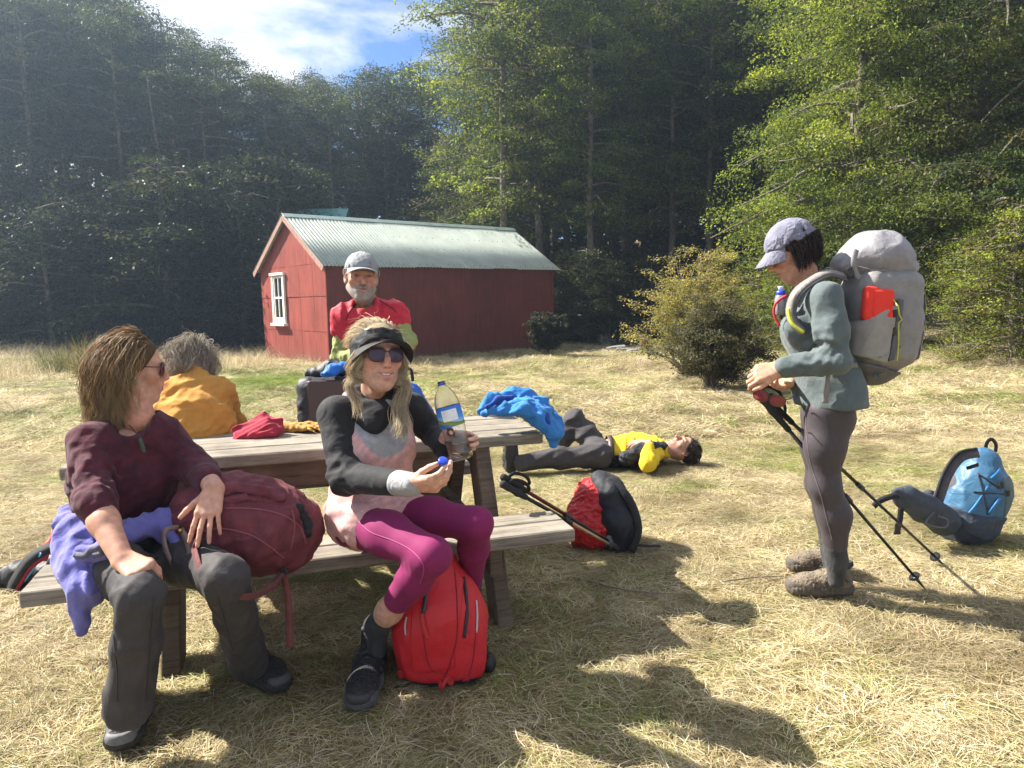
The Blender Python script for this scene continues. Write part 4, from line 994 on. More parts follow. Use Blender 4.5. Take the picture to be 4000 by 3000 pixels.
def hair(fr, seed, n, length, gravity=(0, 0, -1), part=(0.0, .2, 1), region=None, cols=((.1, .06, .03),), tip=None, rad=.0016, curl=.006, stiff=.78, ell=(.083, .104, .090), cen=(0, -.016, .036), vol=1.05, steps=12, jitter=.25, avoid=None, flow=None, frizz=0.0, clump=.16):
    """strands that leave the scalp, follow it and fall"""
    r = np.random.default_rng(seed); g = nrm(fr.dl(gravity)); cen = np.array(cen); ell = np.array(ell); Vs, Fs, Cs, off = [], [], [], 0
    D = r.normal(size=(n * 5, 3)); D /= np.linalg.norm(D, axis=1)[:, None]
    keep = region(D) if region is not None else D[:, 2] > -.1
    D = D[keep][:n]; n = len(D); P = cen + D * ell * .97
    nr_ = D / ell; nr_ /= np.linalg.norm(nr_, axis=1)[:, None]
    pt = np.array(part); fl = P - (cen + pt * ell) if flow is None else flow(D)
    v = fl - nr_ * (fl * nr_).sum(1)[:, None]; v /= np.linalg.norm(v, axis=1)[:, None] + 1e-6; v = v + nr_ * (.12 + .5 * frizz) + r.normal(0, jitter, v.shape) * .5; v /= np.linalg.norm(v, axis=1)[:, None]
    L = length(D, r) if callable(length) else length * r.uniform(.8, 1.1, n); ph = r.uniform(0, 6.28, (n, 2)); cf = r.uniform(.7, 1.3, n)
    K = max(8, n // 22); seeds = P[r.integers(0, n, K)]; cl = np.argmin(((P[:, None] - seeds[None]) ** 2).sum(-1), 1); ph = r.uniform(0, 6.28, (K, 2))[cl] + r.normal(0, .35, (n, 2)); cf = r.uniform(.7, 1.3, K)[cl]
    cn = np.maximum(np.bincount(cl, minlength=K), 1)[:, None]
    path = [P.copy()]; ds = L / steps; lift = vol * r.uniform(.98, 1.12, n)
    for s in range(steps):
        t = s / steps
        v = v * stiff + g[None] * (1 - stiff) * (.4 + t) ; v /= np.linalg.norm(v, axis=1)[:, None]
        wv = np.stack([np.sin(ph[:, 0] + s * .9 * cf), np.cos(ph[:, 1] + s * .8 * cf), np.sin(ph[:, 1] + s * 1.0)], 1) * curl * (s > 1)
        P = P + v * ds[:, None] + wv
        if clump:
            mc = np.stack([np.bincount(cl, P[:, k_], K) for k_ in range(3)], 1) / cn; P = P + (mc[cl] - P) * clump * t
        q = (P - cen) / (ell * lift[:, None]); m = np.linalg.norm(q, axis=1); ins = m < 1
        P[ins] = cen + (q[ins] / m[ins, None]) * (ell * lift[ins, None])
        if avoid is not None: P = avoid(P)
        path.append(P.copy())
    Pth = np.stack(path, 1)                                 # n, steps+1, 3
    T = np.gradient(Pth, axis=1); T /= np.linalg.norm(T, axis=2)[:, :, None] + 1e-9
    ref = np.array((.3, .5, .81)); A = np.cross(T, ref); A /= np.linalg.norm(A, axis=2)[:, :, None] + 1e-9; B = np.cross(T, A)
    w = rad * r.uniform(.6, 1.5, n)[:, None] * (1 - np.linspace(0, 1, steps + 1)[None] ** 2 * .85)
    ring = [Pth + w[:, :, None] * (math.cos(a) * A + math.sin(a) * B) for a in (0, 2.094, 4.189)]
    V = np.stack(ring, 2).reshape(-1, 3); m = steps + 1
    b = (np.arange(n)[:, None, None] * m + np.arange(steps)[None, :, None]) * 3; j = np.arange(3)[None, None]; j2 = (j + 1) % 3
    Q = np.stack([b + j, b + j2, b + 3 + j2, b + 3 + j], -1).reshape(-1, 4)
    c = np.array(cols)[r.integers(0, len(cols), n)] * r.uniform(.7, 1.3, (n, 1)); tt = np.linspace(0, 1, m)[None, :, None]
    cc = np.repeat(c[:, None], m, 1)
    if tip is not None: cc = cc * (1 - tt ** 1.2) + np.array(tip)[None, None] * tt ** 1.2 * r.uniform(.7, 1.2, (n, 1, 1))
    C = np.repeat(cc.reshape(-1, 3), 3, 0)
    return (fr.w(V), [Q]), C
def scalp(fr, col, ell=(.081, .102, .088), cen=(0, -.016, .036), cut=None, res=.005, extra=None):
    S = Sdf(res); S.ell(cen, ell)
    if extra: extra(S)
    for c, n in (cut or []): S.plane(c, n, .01)
    V, F = S.mesh(); return (fr.w(V), F)
def torso(S, hl, hr, sl, sr, rh=.115, rw=.098, rc=.108, ratio=1.32, k=.06, sh=.055, grow=0.0, bend=(0, 0, 0), chest_f=None, bust=0.0, drop=.06):
    mh, ms = (np.asarray(hl) + hr) / 2, (np.asarray(sl) + sr) / 2; side = nrm(nrm(np.asarray(sr) - sl) + nrm(np.asarray(hr) - hl)); up = nrm(ms - mh); L = np.linalg.norm(ms - mh); b = np.asarray(bend, float)
    P = [mh, lerp(mh, ms, .32) + b * .7, lerp(mh, ms, .66) + b, ms - up * drop]
    S.chain(P, [rh + grow, rw + grow, rc + grow, rc * .80 + grow], k, side, ratio)
    S.cone(sl, sr, sh + grow, sh + grow, k)
    if bust and chest_f is not None:
        for s in (-1, 1): S.ball(lerp(mh, ms, .68) + side * s * .072 + np.asarray(chest_f) * (rc * .62), bust + grow, .05)
    return P
def glove_lens(): pass
glass_frame = plain('dark_spectacle_frame', (.03, .02, .018), .3, 0, .2, 30, 0, .6)
def sunglasses(fr, parent, lens_col=(.04, .026, .045), frame_mat=None, wide=.028, zc=.004, y0=.098, temple=True, name='sunglasses'):
    fm = frame_mat or glass_frame; lm = plain('sunglass_lens_%02x' % int(lens_col[0] * 2000), lens_col, .10, 0, .05, 10, 0, .35)
    parts = []; lens = []
    for sx in (-1, 1):
        a = np.linspace(0, 2 * math.pi, 20, endpoint=False); rx, rz = wide, .0245
        rim = np.stack([sx * .033 + rx * np.sign(np.cos(a)) * np.abs(np.cos(a)) ** .75, y0 - .012 * (np.abs(sx * .033 + rx * np.cos(a)) / .06) ** 2, zc + rz * np.sign(np.sin(a)) * np.abs(np.sin(a)) ** .85], 1)
        P = np.vstack([rim, rim[:1]]); V, F = tube(P, .0020, 6, 0, False); parts.append((fr.w(V), F))
        c = rim.mean(0) + V3(0, .004, 0); m = len(rim); V = np.vstack([rim, lerp(rim, c, .5) + V3(0, .002, 0), c, rim - V3(0, .0016, 0)]); i = np.arange(m); i2 = (i + 1) % m
        lens.append((fr.w(V), [np.stack([i, i2, i2 + m, i + m], 1), np.stack([i + m, i2 + m, np.full(m, 2 * m)], 1), np.vstack([np.stack([i2 + 2 * m + 1, i + 2 * m + 1, np.full(m, 2 * m)], 1)])]))
        if temple:
            V, F = tube([(sx * .062, y0 - .015, zc + .012), (sx * .078, .05, zc + .012), (sx * .081, -.01, zc + .010), (sx * .078, -.03, zc - .008)], .0022, 5, 4); parts.append((fr.w(V), F))
    V, F = tube([(-.007, y0 + .001, zc + .010), (0, y0 + .004, zc + .012), (.007, y0 + .001, zc + .010)], .002, 5, 3); parts.append((fr.w(V), F))
    o = obj(name, join(parts), fm, parent)
    for l in lens: obj('lens', l, lm, o)
    return o
def shoe(fr_toe, heel, ankle, parent, mats, laces=None, wide=.046, res=.0045, high=.0, lace_col=None, seed=0):
    """hiking shoe: sole, upper, laces. heel and toe are points on the ground"""
    heel = np.asarray(heel, float); toe = np.asarray(fr_toe, float); d = nrm(toe - heel); L = np.linalg.norm(toe - heel); up = V3(0, 0, 1); up = nrm(up - d * np.dot(up, d)); s = np.cross(d, up); R = np.stack([d, s, up], 1)
    def W(a, b, c): return heel + d * a * L + s * b + up * c
    S = Sdf(res); S.cone(W(.16, 0, .045), W(.40, 0, .050), .040, .042, .03, side=s, ratio=1.0); S.cone(W(.40, 0, .050), W(.70, 0, .040), .044, .038, .03, side=s, ratio=1.15); S.cone(W(.70, 0, .038), W(.86, .004, .034), .038, .032, .03, side=s, ratio=1.3)
    S.cone(W(.17, 0, .05), lerp(W(.2, 0, .1), ankle, .35 if high == 0 else .75) + up * high * .3, .043, .046, .03)
    if high == 0: S.ball(lerp(W(.2, 0, .1), ankle, .5) + up * .035, .038, .01, -1)
    S.plane(W(.5, 0, .022), -up, .006); S.disp = wrinkle(seed, .0006, 120)
    UM = S.mesh(); upper = obj('shoe', UM, mats[0], parent)
    S = Sdf(res); S.cone(W(.13, 0, .018), W(.5, 0, .018), .046, .044, .02, side=s, ratio=1.08); S.cone(W(.5, 0, .018), W(.84, .002, .020), .047, .043, .02, side=s, ratio=1.22); S.plane(W(.5, 0, .034), up, .004); S.plane(W(.5, 0, -.004), -up, .004)
    S.disp = lambda P: .0015 * np.sin(((P - heel) @ d) * 420)
    obj('sole', S.mesh(), mats[1], upper)
    parts = []
    for i in range(5):
        a = .40 + .075 * i; h = .107 - .0115 * i; parts.append(tube([W(a - .02, -.030, h - .020), W(a, 0, h), W(a + .02, .030, h - .020)], .0046, 5, 4))
    parts += [tube([W(.38, .0, .104), W(.36, .03, .118), W(.42, .05, .095), W(.40, .01, .103)], .0024, 5, 4), tube([W(.38, .0, .104), W(.36, -.03, .118), W(.43, -.05, .09), W(.40, -.01, .103)], .0024, 5, 4)]
    obj('laces', join(parts), mats[2], upper)
    # toe cap and side overlays
    sk = Skin(UM)
    for q in (-1, 1):
        for i, (a0, h0, a1, h1) in enumerate(((.30, .030, .44, .088), (.46, .030, .53, .076), (.62, .028, .60, .066), (.20, .034, .26, .085), (.08, .060, .20, .080))):
            L_ = []
            for u in np.linspace(0, 1, 6):
                p = W(a0 + (a1 - a0) * u, q * .09, h0 + (h1 - h0) * u); loc, nn, _, _ = sk.t.find_nearest(Vector(p)); L_.append(np.array(loc) + np.array(nn) * .0008)
            obj('overlay', ribbon(L_, .014, .003, s * q, 0), mats[3] if len(mats) > 3 else mats[1], upper)
    S = Sdf(.004); cc = lerp(W(.2, 0, .1), ankle, .45 if high == 0 else .8) + up * (.012 + high * .4); ring = [cc + d * math.cos(x) * .052 + s * math.sin(x) * .040 - up * (.010 * math.sin(x) ** 2) for x in np.linspace(0, 6.283, 13)]; S.chain(ring, [.008] * 13, .006); obj('collar', S.mesh(), mats[2], upper)
    S = Sdf(res); S.cone(W(.80, 0, .032), W(.88, .003, .032), .037, .0345, .02, side=s, ratio=1.25); S.plane(W(.79, 0, .03), -d, .004); S.plane(W(.5, 0, .052), up, .006); S.plane(W(.5, 0, .022), -up, .004)
    obj('toe_cap', S.mesh(), mats[3] if len(mats) > 3 else mats[0], upper)
    return upper

# ------------------------------------------------------------------ picnic table
TZ, BZ = .73, .43
TL, TR = onz(235, 1830, TZ), onz(2135, 1690, TZ)
TU = nrm(TR - TL); TN = np.array([-TU[1], TU[0], 0]); TLEN = np.linalg.norm(TR - TL); TW = .60
def tp(s, t, z): return V3(TL[0], TL[1], 0) + TU * s + TN * t + V3(0, 0, z)      # along the table, across it (away from the camera), height
def timber(name, col, col2):
    m, nt, b, N, L = new_mat(name); co = objco(N); mp = N('ShaderNodeMapping'); mp.inputs['Rotation'].default_value = (0, 0, -math.atan2(TU[1], TU[0])); L(co, mp.inputs[0])
    m2 = N('ShaderNodeMapping'); m2.inputs['Scale'].default_value = (1.2, 22, 22); L(mp.outputs[0], m2.inputs[0])
    n1 = noise(N, L, m2.outputs[0], 3, 6, .6, .6); n2 = noise(N, L, mp.outputs[0], 6, 4, .6); m3 = N('ShaderNodeMapping'); m3.inputs['Scale'].default_value = (3, 160, 160); L(mp.outputs[0], m3.inputs[0]); n3 = noise(N, L, m3.outputs[0], 2, 3)
    base = ramp(N, L, n1.outputs['Fac'], [(.28, col2), (.5, col), (.75, np.array(col) * 1.15)]).outputs[0]
    base = mixc(N, L, base, ramp(N, L, n2.outputs['Fac'], [(.35, (.7, .68, .66)), (.65, (1.08, 1.06, 1.04))]).outputs[0], 1.0, 'MULTIPLY')
    crack = ramp(N, L, n3.outputs['Fac'], [(.30, (.25, .22, .2)), (.40, (1, 1, 1))]).outputs[0]; base = mixc(N, L, base, crack, .75, 'MULTIPLY'); L(base, b.inputs['Base Color'])
    b.inputs['Roughness'].default_value = .85; b.inputs['Specular IOR Level'].default_value = .2
    p = bump(N, L, b, n1.outputs['Fac'], .4, .004); bump(N, L, b, n3.outputs['Fac'], .5, .002, p); return m
def picnic_table():
    m1 = timber('weathered_timber', (.265, .24, .20), (.13, .112, .09)); m2 = timber('dark_timber', (.15, .115, .085), (.075, .055, .04))
    t = thing('picnic_table', tp(TLEN / 2, TW / 2, 0), 'weathered grey wooden picnic table with two attached benches', 'table')
    R = basis(x=TU, z=(0, 0, 1)); up = V3(0, 0, 1)
    nb = 4; bw = TW / nb
    for i in range(nb):
        e = RNG.normal(0, .006, 2)
        obj('table_plank', bbox(tp(TLEN / 2 + e[0], bw * (i + .5), TZ - .024 + .0015 * (i % 2)), (TLEN + e[1], bw - .007, .048), R, .005), m1, t, False)
    for s, nm in ((-.315, 0), (TW + .315, 1)):
        for q in (-1, 1):
            obj('bench_plank', bbox(tp(TLEN / 2 - .035, s + q * .066, BZ - .026 + .001 * q), (TLEN - .02, .128, .052), R, .005), m1, t, False)
    for e in (.36, TLEN - .30):
        obj('top_bearer', bbox(tp(e, TW / 2, TZ - .048 - .045), (.05, TW - .04, .09), R, .004), m2, t, False)
        obj('bench_bearer', bbox(tp(e - .052, TW / 2, BZ - .052 - .062), (.05, TW + .78, .12), R, .004), m2, t, False)
        for sg in (-1, 1):
            a = tp(e, TW / 2 + sg * .20, TZ - .05); b_ = tp(e, TW / 2 + sg * (.36 + .20), -.06); d = nrm(b_ - a); R2 = basis(x=TU, z=-d)
            obj('leg', bbox((a + b_) / 2 + TU * (.010 + .001 * sg), (.065, .145, np.linalg.norm(b_ - a)), R2, .005), m2, t, False)
        bolt = plain('rusty_bolt', (.08, .05, .035), .6, .7)
        for sg in (-1, 1):
            obj('bolt', tube([tp(e + .024, TW / 2 + sg * .34, BZ - .10), tp(e + .042, TW / 2 + sg * .34, BZ - .10)], .012, 7), bolt, t, False)
    obj('apron', bbox(tp(TLEN / 2 - .02, .10, TZ - .05 - .06), (TLEN - .78, .04, .115), R, .004), m2, t, False)
    for sg in (-1, 1):
        e = TLEN / 2 + sg * (TLEN / 2 - .34); a = tp(e, TW / 2, BZ - .13); b_ = tp(e - sg * .42, TW / 2, TZ - .06); d = nrm(b_ - a)
        obj('brace', bbox((a + b_) / 2, (.045, .09, np.linalg.norm(b_ - a)), basis(y=TN, z=d), .004), m2, t, False)
picnic_table()

# ------------------------------------------------------------------ people
def lift(p, dz): return np.asarray(p, float) + V3(0, 0, dz)
def person(loc, label): return thing('person', loc, label, 'person')
def body_obj(parent, parts, cols):
    VF, C = skin_mesh(parts, cols); return obj('body', VF, skin_m, parent, True, C)
def core_skin(hl, hr, sl, sr, limbs, grow=-.014, res=.012, **k):
    """the body under the clothes, a little slimmer than they are"""
    S = Sdf(res); torso(S, hl, hr, sl, sr, grow=grow, **k)
    for pts, rad in limbs: S.chain(pts, [max(r + grow, .012) for r in rad], .03)
    VF = S.mesh(); return VF, np.tile(np.array(SKIN), (len(VF[0]), 1))
dark_sole = plain('dark_rubber', (.025, .025, .025), .8, 0, .3, 60, .3)
REL = [(.35, .30, .2)] * 4

# ---- brown-haired woman at the left end of the near bench
def woman_brown():
    t = person((onz(500, 2700)[0], 2.2, 0), 'hiker with wavy brown hair in dark burgundy top seated at left, hand on rucksack')
    sl, sr = at(342, 1732, 2.28), at(645, 1708, 2.40)      # image left / right
    hl, hr = at(400, 2130, 2.36), at(590, 2120, 2.44)
    nb = at(545, 1640, 2.36)
    el, wl = at(370, 1965, 2.12), at(478, 2185, 1.99)
    er, wr = at(775, 1835, 2.36), at(838, 1905, 2.20)
    kl, al = at(545, 2335, 1.93), at(500, 2790, 1.99)
    kr, ar = at(880, 2260, 2.04), at(975, 2590, 2.34)
    H = Frame(at(522, 1440, 2.42), (.86, .50, -.10), (.06, .0, 1), .93)
    hd, hc = head_mesh(H, nb, nose=.95)
    parts, cols = [hd], [hc]
    v, c = core_skin(hl, hr, sl, sr, [([hl, kl, al], [.085, .06, .045]), ([hr, kr, ar], [.085, .06, .045]), ([sl, el], [.052, .045]), ([sr, er], [.052, .045])]); parts.append(v); cols.append(c)
    # fist resting on the knee
    S = Sdf(.0032); S.chain([el, lerp(el, wl, .35), wl], [.043, .041, .029], .02)
    fd = nrm(at(585, 2250, 1.93) - wl); hand_prims(S, wl, fd, (.25, -.55, .75), [(1.15, 1.5, .8), (1.2, 1.5, .8), (1.25, 1.5, .8), (1.3, 1.5, .8)], .05, ((.55, .8, -.35), .7), 1.0, -1, .004)
    v = S.mesh(); parts.append(v); cols.append(flat_col(v, np.array(SKIN) * [1.02, .96, .95]))
    S = Sdf(.0030); S.chain([lerp(er, wr, .2), wr], [.038, .028], .02)
    fd = nrm(at(805, 2035, 2.13) - wr); hand_prims(S, wr, fd, (.05, -.9, .35), [(.25, .15, .1), (.10, .2, .1), (.12, .2, .1), (.2, .25, .15)], .16, ((.72, .70, -.1), .1), .98, 1, .003)
    v = S.mesh(); parts.append(v); cols.append(flat_col(v, np.array(SKIN) * [1.05, 1.0, 1.0]))
    body_obj(t, parts, cols)
    # ring
    rg = wr + nrm(at(805, 2035, 2.13) - wr) * .105 + V3(.012, -.01, 0)
    # top
    S = Sdf(.0065); torso(S, hl, hr, sl, sr, .118, .105, .115, 1.34, sh=.058, bust=.062, chest_f=(.15, -.98, 0))
    S.chain([sl + V3(.012, 0, -.006), el, lerp(el, wl, .22)], [.056, .051, .047], .04); S.chain([sr, er, lerp(er, wr, .62)], [.057, .050, .044], .04); S.cone(nb, lift(nb, -.05), .062, .08, .04); S.cone(lift(nb, -.03), sl + V3(.03, 0, .004), .050, .050, .05); S.cone(lift(nb, -.03), sr + V3(-.03, 0, .004), .050, .050, .05)
    S.cone(lift(nb, .04), nb + V3(0, -.06, .012), .060, .056, .015, -1)
    S.plane(lerp(hl, hr, .5) + V3(0, 0, -.06), (0, 0, -1), .01)
    w1, w2 = wrinkle(4, .006, 34, (1, 0, .3), 2.5), wrinkle(5, .007, 65, nrm(np.cross(el - sl, (0, 1, 0))), 4)
    S.disp = lambda P: w1(P) * .7 + w2(P) * np.clip(1.4 - np.linalg.norm(P - lerp(sl, el, .75), axis=1) / .16, 0, 1)
    obj('jersey', S.mesh(), cloth('burgundy_knit', (.085, .014, .026), .9, .35, .35, 500, .5, 18, .3, (.040, .008, .015)), t)
    # trousers
    S = Sdf(.007); mh = (hl + hr) / 2; S.ell(mh + V3(0, 0, -.02), (.175, .13, .115), basis(x=hr - hl, z=(0, 0, 1)), .04)
    S.chain([hl + V3(-.01, 0, 0), lerp(hl, kl, .55), kl + V3(0, .015, .006)], [.090, .078, .062], .04); S.chain([kl, lerp(kl, al, .35), lerp(kl, al, .93)], [.062, .062, .066], .03)
    S.chain([hr, lerp(hr, kr, .55), kr + V3(0, .01, 0)], [.088, .076, .062], .04); S.chain([kr, lerp(kr, ar, .4), lerp(kr, ar, .98)], [.062, .062, .066], .03)
    S.plane(lerp(kl, al, .97), al - kl, .006) if False else None
    w1 = wrinkle(8, .007, 34, (0, .3, 1), 4); w2 = wrinkle(9, .007, 60, (1, 0, 0), 3)
    S.disp = lambda P: w1(P) + w2(P) * np.clip(1.3 - np.minimum(np.linalg.norm(P - kl, axis=1), np.linalg.norm(P - kr, axis=1)) / .075, 0, 1)
    TM = S.mesh(); tr = obj('trousers', TM, cloth('charcoal_trousers', (.050, .045, .046), .75, .1, .2, 700, .2, 10, .4), t); sk = Skin(TM); sm = plain('trouser_seam', (.022, .02, .02), .9)
    for pts in ([(420, 2330), (440, 2450), (455, 2600), (460, 2740)], [(600, 2330), (590, 2450), (580, 2600), (570, 2740)], [(850, 2330), (880, 2430), (910, 2540)]): obj('seam', tube(sk.line(pts, .0004), .0016, 4), sm, tr)
    # fleece knotted round the hips
    S = Sdf(.006); ring = [at(300, 2075, 2.22), at(470, 2085, 2.18), at(650, 2040, 2.26), at(690, 2010, 2.42), at(600, 1990, 2.58), at(360, 2000, 2.50), at(285, 2060, 2.30)]
    S.chain(ring, [.042, .036, .038, .04, .04, .045, .045], .03)
    S.chain([at(300, 2090, 2.22), at(310, 2200, 2.12), at(330, 2300, 2.06), at(320, 2460, 2.05)], [.060, .048, .046, .014], .03, side=(1, 0, 0), ratio=1.15)
    S.chain([at(295, 2080, 2.22), at(275, 2180, 2.16), at(290, 2300, 2.10)], [.05, .045, .02], .03); S.chain([at(470, 2090, 2.16), at(420, 2140, 2.08), at(335, 2165, 2.07)], [.032, .034, .028], .02)
    S.chain([at(270, 2020, 2.36), at(225, 2048, 2.38)], [.04, .016], .03, side=(0, 1, 0), ratio=1.6); S.chain([at(660, 2070, 2.24), at(690, 2130, 2.20)], [.034, .02], .02)
    w1 = wrinkle(13, .010, 42, (.1, 0, 1), 4); S.disp = w1
    pf = obj('tied_fleece', S.mesh(), cloth('periwinkle_fleece', (.17, .165, .46), .95, .6, .15, 600, .6, 20, .4), t)
    obj('cuff_band', ribbon([at(288, 2165, 2.045), at(330, 2170, 2.02), at(352, 2150, 2.015), at(385, 2140, 2.015), at(395, 2160, 2.02), at(365, 2172, 2.02)], .016, .006, (0, -1, .2)), cloth('grey_binding', (.13, .13, .17), .9), pf)
    # shoes
    m = (cloth('grey_shoe_mesh', (.13, .125, .13), .8, .1, .35, 220, .6, 60, .6), dark_sole, cloth('pink_lace', (.30, .05, .13), .8), plain('shoe_toe_grey', (.13, .13, .13), .7, 0, .15, 90, .3))
    g1, g2 = onz(490, 2960), onz(560, 2700)
    shoe(onz(470, 2985) + V3(0, 0, .024), onz(560, 2700) + V3(0, 0, .024), al + V3(0, .02, 0), t, m, seed=3)
    m2 = (cloth('black_shoe_mesh', (.03, .03, .034), .8, .1, .4, 220, .6, 60, .6), dark_sole, plain('pale_lace', (.30, .27, .30), .8), plain('shoe_toe_dark', (.06, .06, .065), .7, 0, .15, 90, .3))
    shoe(onz(1125, 2725) + V3(0, 0, .024), onz(915, 2615) + V3(0, 0, .024), ar, t, m2, seed=4)
    # hair
    base = scalp(H, None, (.083, .102, .090), cut=[((0, .045, .03), (0, 1, -.6)), ((0, 0, -.03), (0, 0, -1))])
    hm = hair_mat('brown_hair', .6, .3)
    cb = ((.17, .10, .05), (.25, .155, .075), (.11, .066, .036), (.40, .26, .13), (.55, .39, .21))
    ho = obj('hair', base, hm, t, True, np.tile((.10, .062, .032), (len(base[0]), 1)))
    reg = lambda D: (D[:, 2] > -.45) & ((D[:, 1] < .30) | ((D[:, 2] > .55) & (D[:, 1] < .66))) & ~((D[:, 1] > -.05) & (D[:, 2] < .40))
    VF, C = hair(H, 21, 6000, lambda D, r: r.uniform(.19, .34, len(D)), region=reg, cols=cb, tip=(.42, .29, .15), rad=.0010, curl=.0085, stiff=.72, ell=(.081, .098, .088), vol=.99, steps=15, jitter=.2, clump=.16, flow=lambda D: np.where(D[:, 1:2] > -.1, D * [2.0, 0, 0] + [0, -1.3, -.3], D * [.6, .0, 0] + [0, -.35, -.9]))
    obj('hair_locks', VF, hm, ho, True, C)
    sunglasses(H, t, (.05, .015, .012), plain('tortoise_frame', (.16, .035, .02), .25, 0, .5, 60), .029)
    # pendant on a cord
    pd = at(552, 1725, 2.235); po = obj('necklace', tube([at(505, 1660, 2.30), at(530, 1690, 2.262), lift(pd, .015), at(562, 1690, 2.262), at(578, 1655, 2.30)], .0016, 5, 5), plain('black_cord', (.02, .02, .02), .8), t)
    S = Sdf(.0025); S.box(pd + V3(.002, 0, -.012), (.0065, .003, .024), basis(x=(1, 0, .18), z=(-.18, 0, 1)), .002); obj('pendant', S.mesh(), plain('greenstone', (.02, .055, .038), .25, 0, .3, 60), po)
woman_brown()

# ---- mustard shirt, on the far bench, seen from behind
def person_mustard():
    t = person((at(770, 1700, 3.3)[0], 3.35, 0), 'grey-haired person in mustard shirt seated on the far bench, seen from behind')
    sl, sr = at(668, 1535, 3.40), at(866, 1530, 3.48); hl, hr = at(690, 1800, 3.28), at(860, 1795, 3.33); nb = at(762, 1478, 3.47)
    el, wl = at(630, 1660, 3.55), at(690, 1700, 3.78); er, wr = at(905, 1660, 3.62), at(850, 1700, 3.85)
    kl, kr = at(690, 1770, 3.72), at(850, 1765, 3.78); al, ar = V3(kl[0], 3.74, .09), V3(kr[0], 3.80, .09)
    H = Frame(at(745, 1425, 3.55), (-.10, .80, -.55), (0, .5, .85), .88); hd, hc = head_mesh(H, nb, res=.004)
    parts, cols = [hd], [hc]; v, c = core_skin(hl, hr, sl, sr, [([hl, kl, al], [.085, .06, .045]), ([hr, kr, ar], [.085, .06, .045]), ([sl, el, wl], [.05, .045, .032]), ([sr, er, wr], [.05, .045, .032])]); parts.append(v); cols.append(c)
    for w, s in ((wl, 1), (wr, -1)):
        S = Sdf(.004); hand_prims(S, w, (0, .9, -.3), (0, .3, 1), [(.5, .6, .4)] * 4, tside=s); v = S.mesh(); parts.append(v); cols.append(flat_col(v, SKIN))
    body_obj(t, parts, cols)
    S = Sdf(.0075); torso(S, hl, hr, sl, sr, .135, .125, .120, 1.32, sh=.062, bend=(0, -.02, 0)); S.chain([sl, el, lerp(el, wl, .8)], [.066, .06, .046], .04); S.chain([sr, er, lerp(er, wr, .8)], [.066, .06, .046], .04)
    S.cone(nb, lerp((sl + sr) / 2, nb, .3), .066, .09, .04); S.plane((hl + hr) / 2 + V3(0, 0, -.06), (0, 0, -1), .01)
    w1, w2 = wrinkle(31, .009, 24, (1, 0, -.6), 3), wrinkle(32, .006, 50, (1, 0, .8), 4); S.disp = lambda P: w1(P) + w2(P)
    obj('shirt', S.mesh(), cloth('mustard_cotton', (.50, .235, .045), .9, .15, .12, 700, .2, 12, .4), t)
    S = Sdf(.010); S.ell((hl + hr) / 2 + V3(0, 0, -.03), (.17, .14, .11), k=.04); S.chain([hl, kl], [.09, .07], .04); S.chain([hr, kr], [.09, .07], .04); S.chain([kl, al], [.07, .06], .03); S.chain([kr, ar], [.07, .06], .03); obj('trousers', S.mesh(), cloth('olive_trousers', (.10, .085, .055), .85), t)
    for a in (al, ar): shoe((a[0], a[1] + .17, .0), (a[0], a[1] - .07, .0), a, t, (cloth('brown_shoe', (.10, .07, .05), .8), dark_sole, plain('pale_lace', (.3, .27, .3), .8)), res=.008)
    hm = hair_mat('grey_hair'); base = scalp(H, None, (.088, .108, .092), cut=[((0, .07, .02), (0, 1, -.4)), ((0, 0, -.06), (0, .2, -1))])
    ho = obj('hair', base, hm, t, True, np.tile((.22, .18, .14), (len(base[0]), 1)))
    VF, C = hair(H, 41, 3600, .15, part=(0, .35, .9), region=lambda D: (D[:, 1] < .6) & (D[:, 2] > -.65), cols=((.30, .25, .19), (.42, .37, .30), (.20, .16, .12), (.52, .47, .40)), tip=(.46, .40, .32), rad=.0011, curl=.011, stiff=.74, vol=1.03, steps=11, jitter=.9, clump=.10, frizz=.3)
    obj('hair_locks', VF, hm, ho, True, C)
person_mustard()

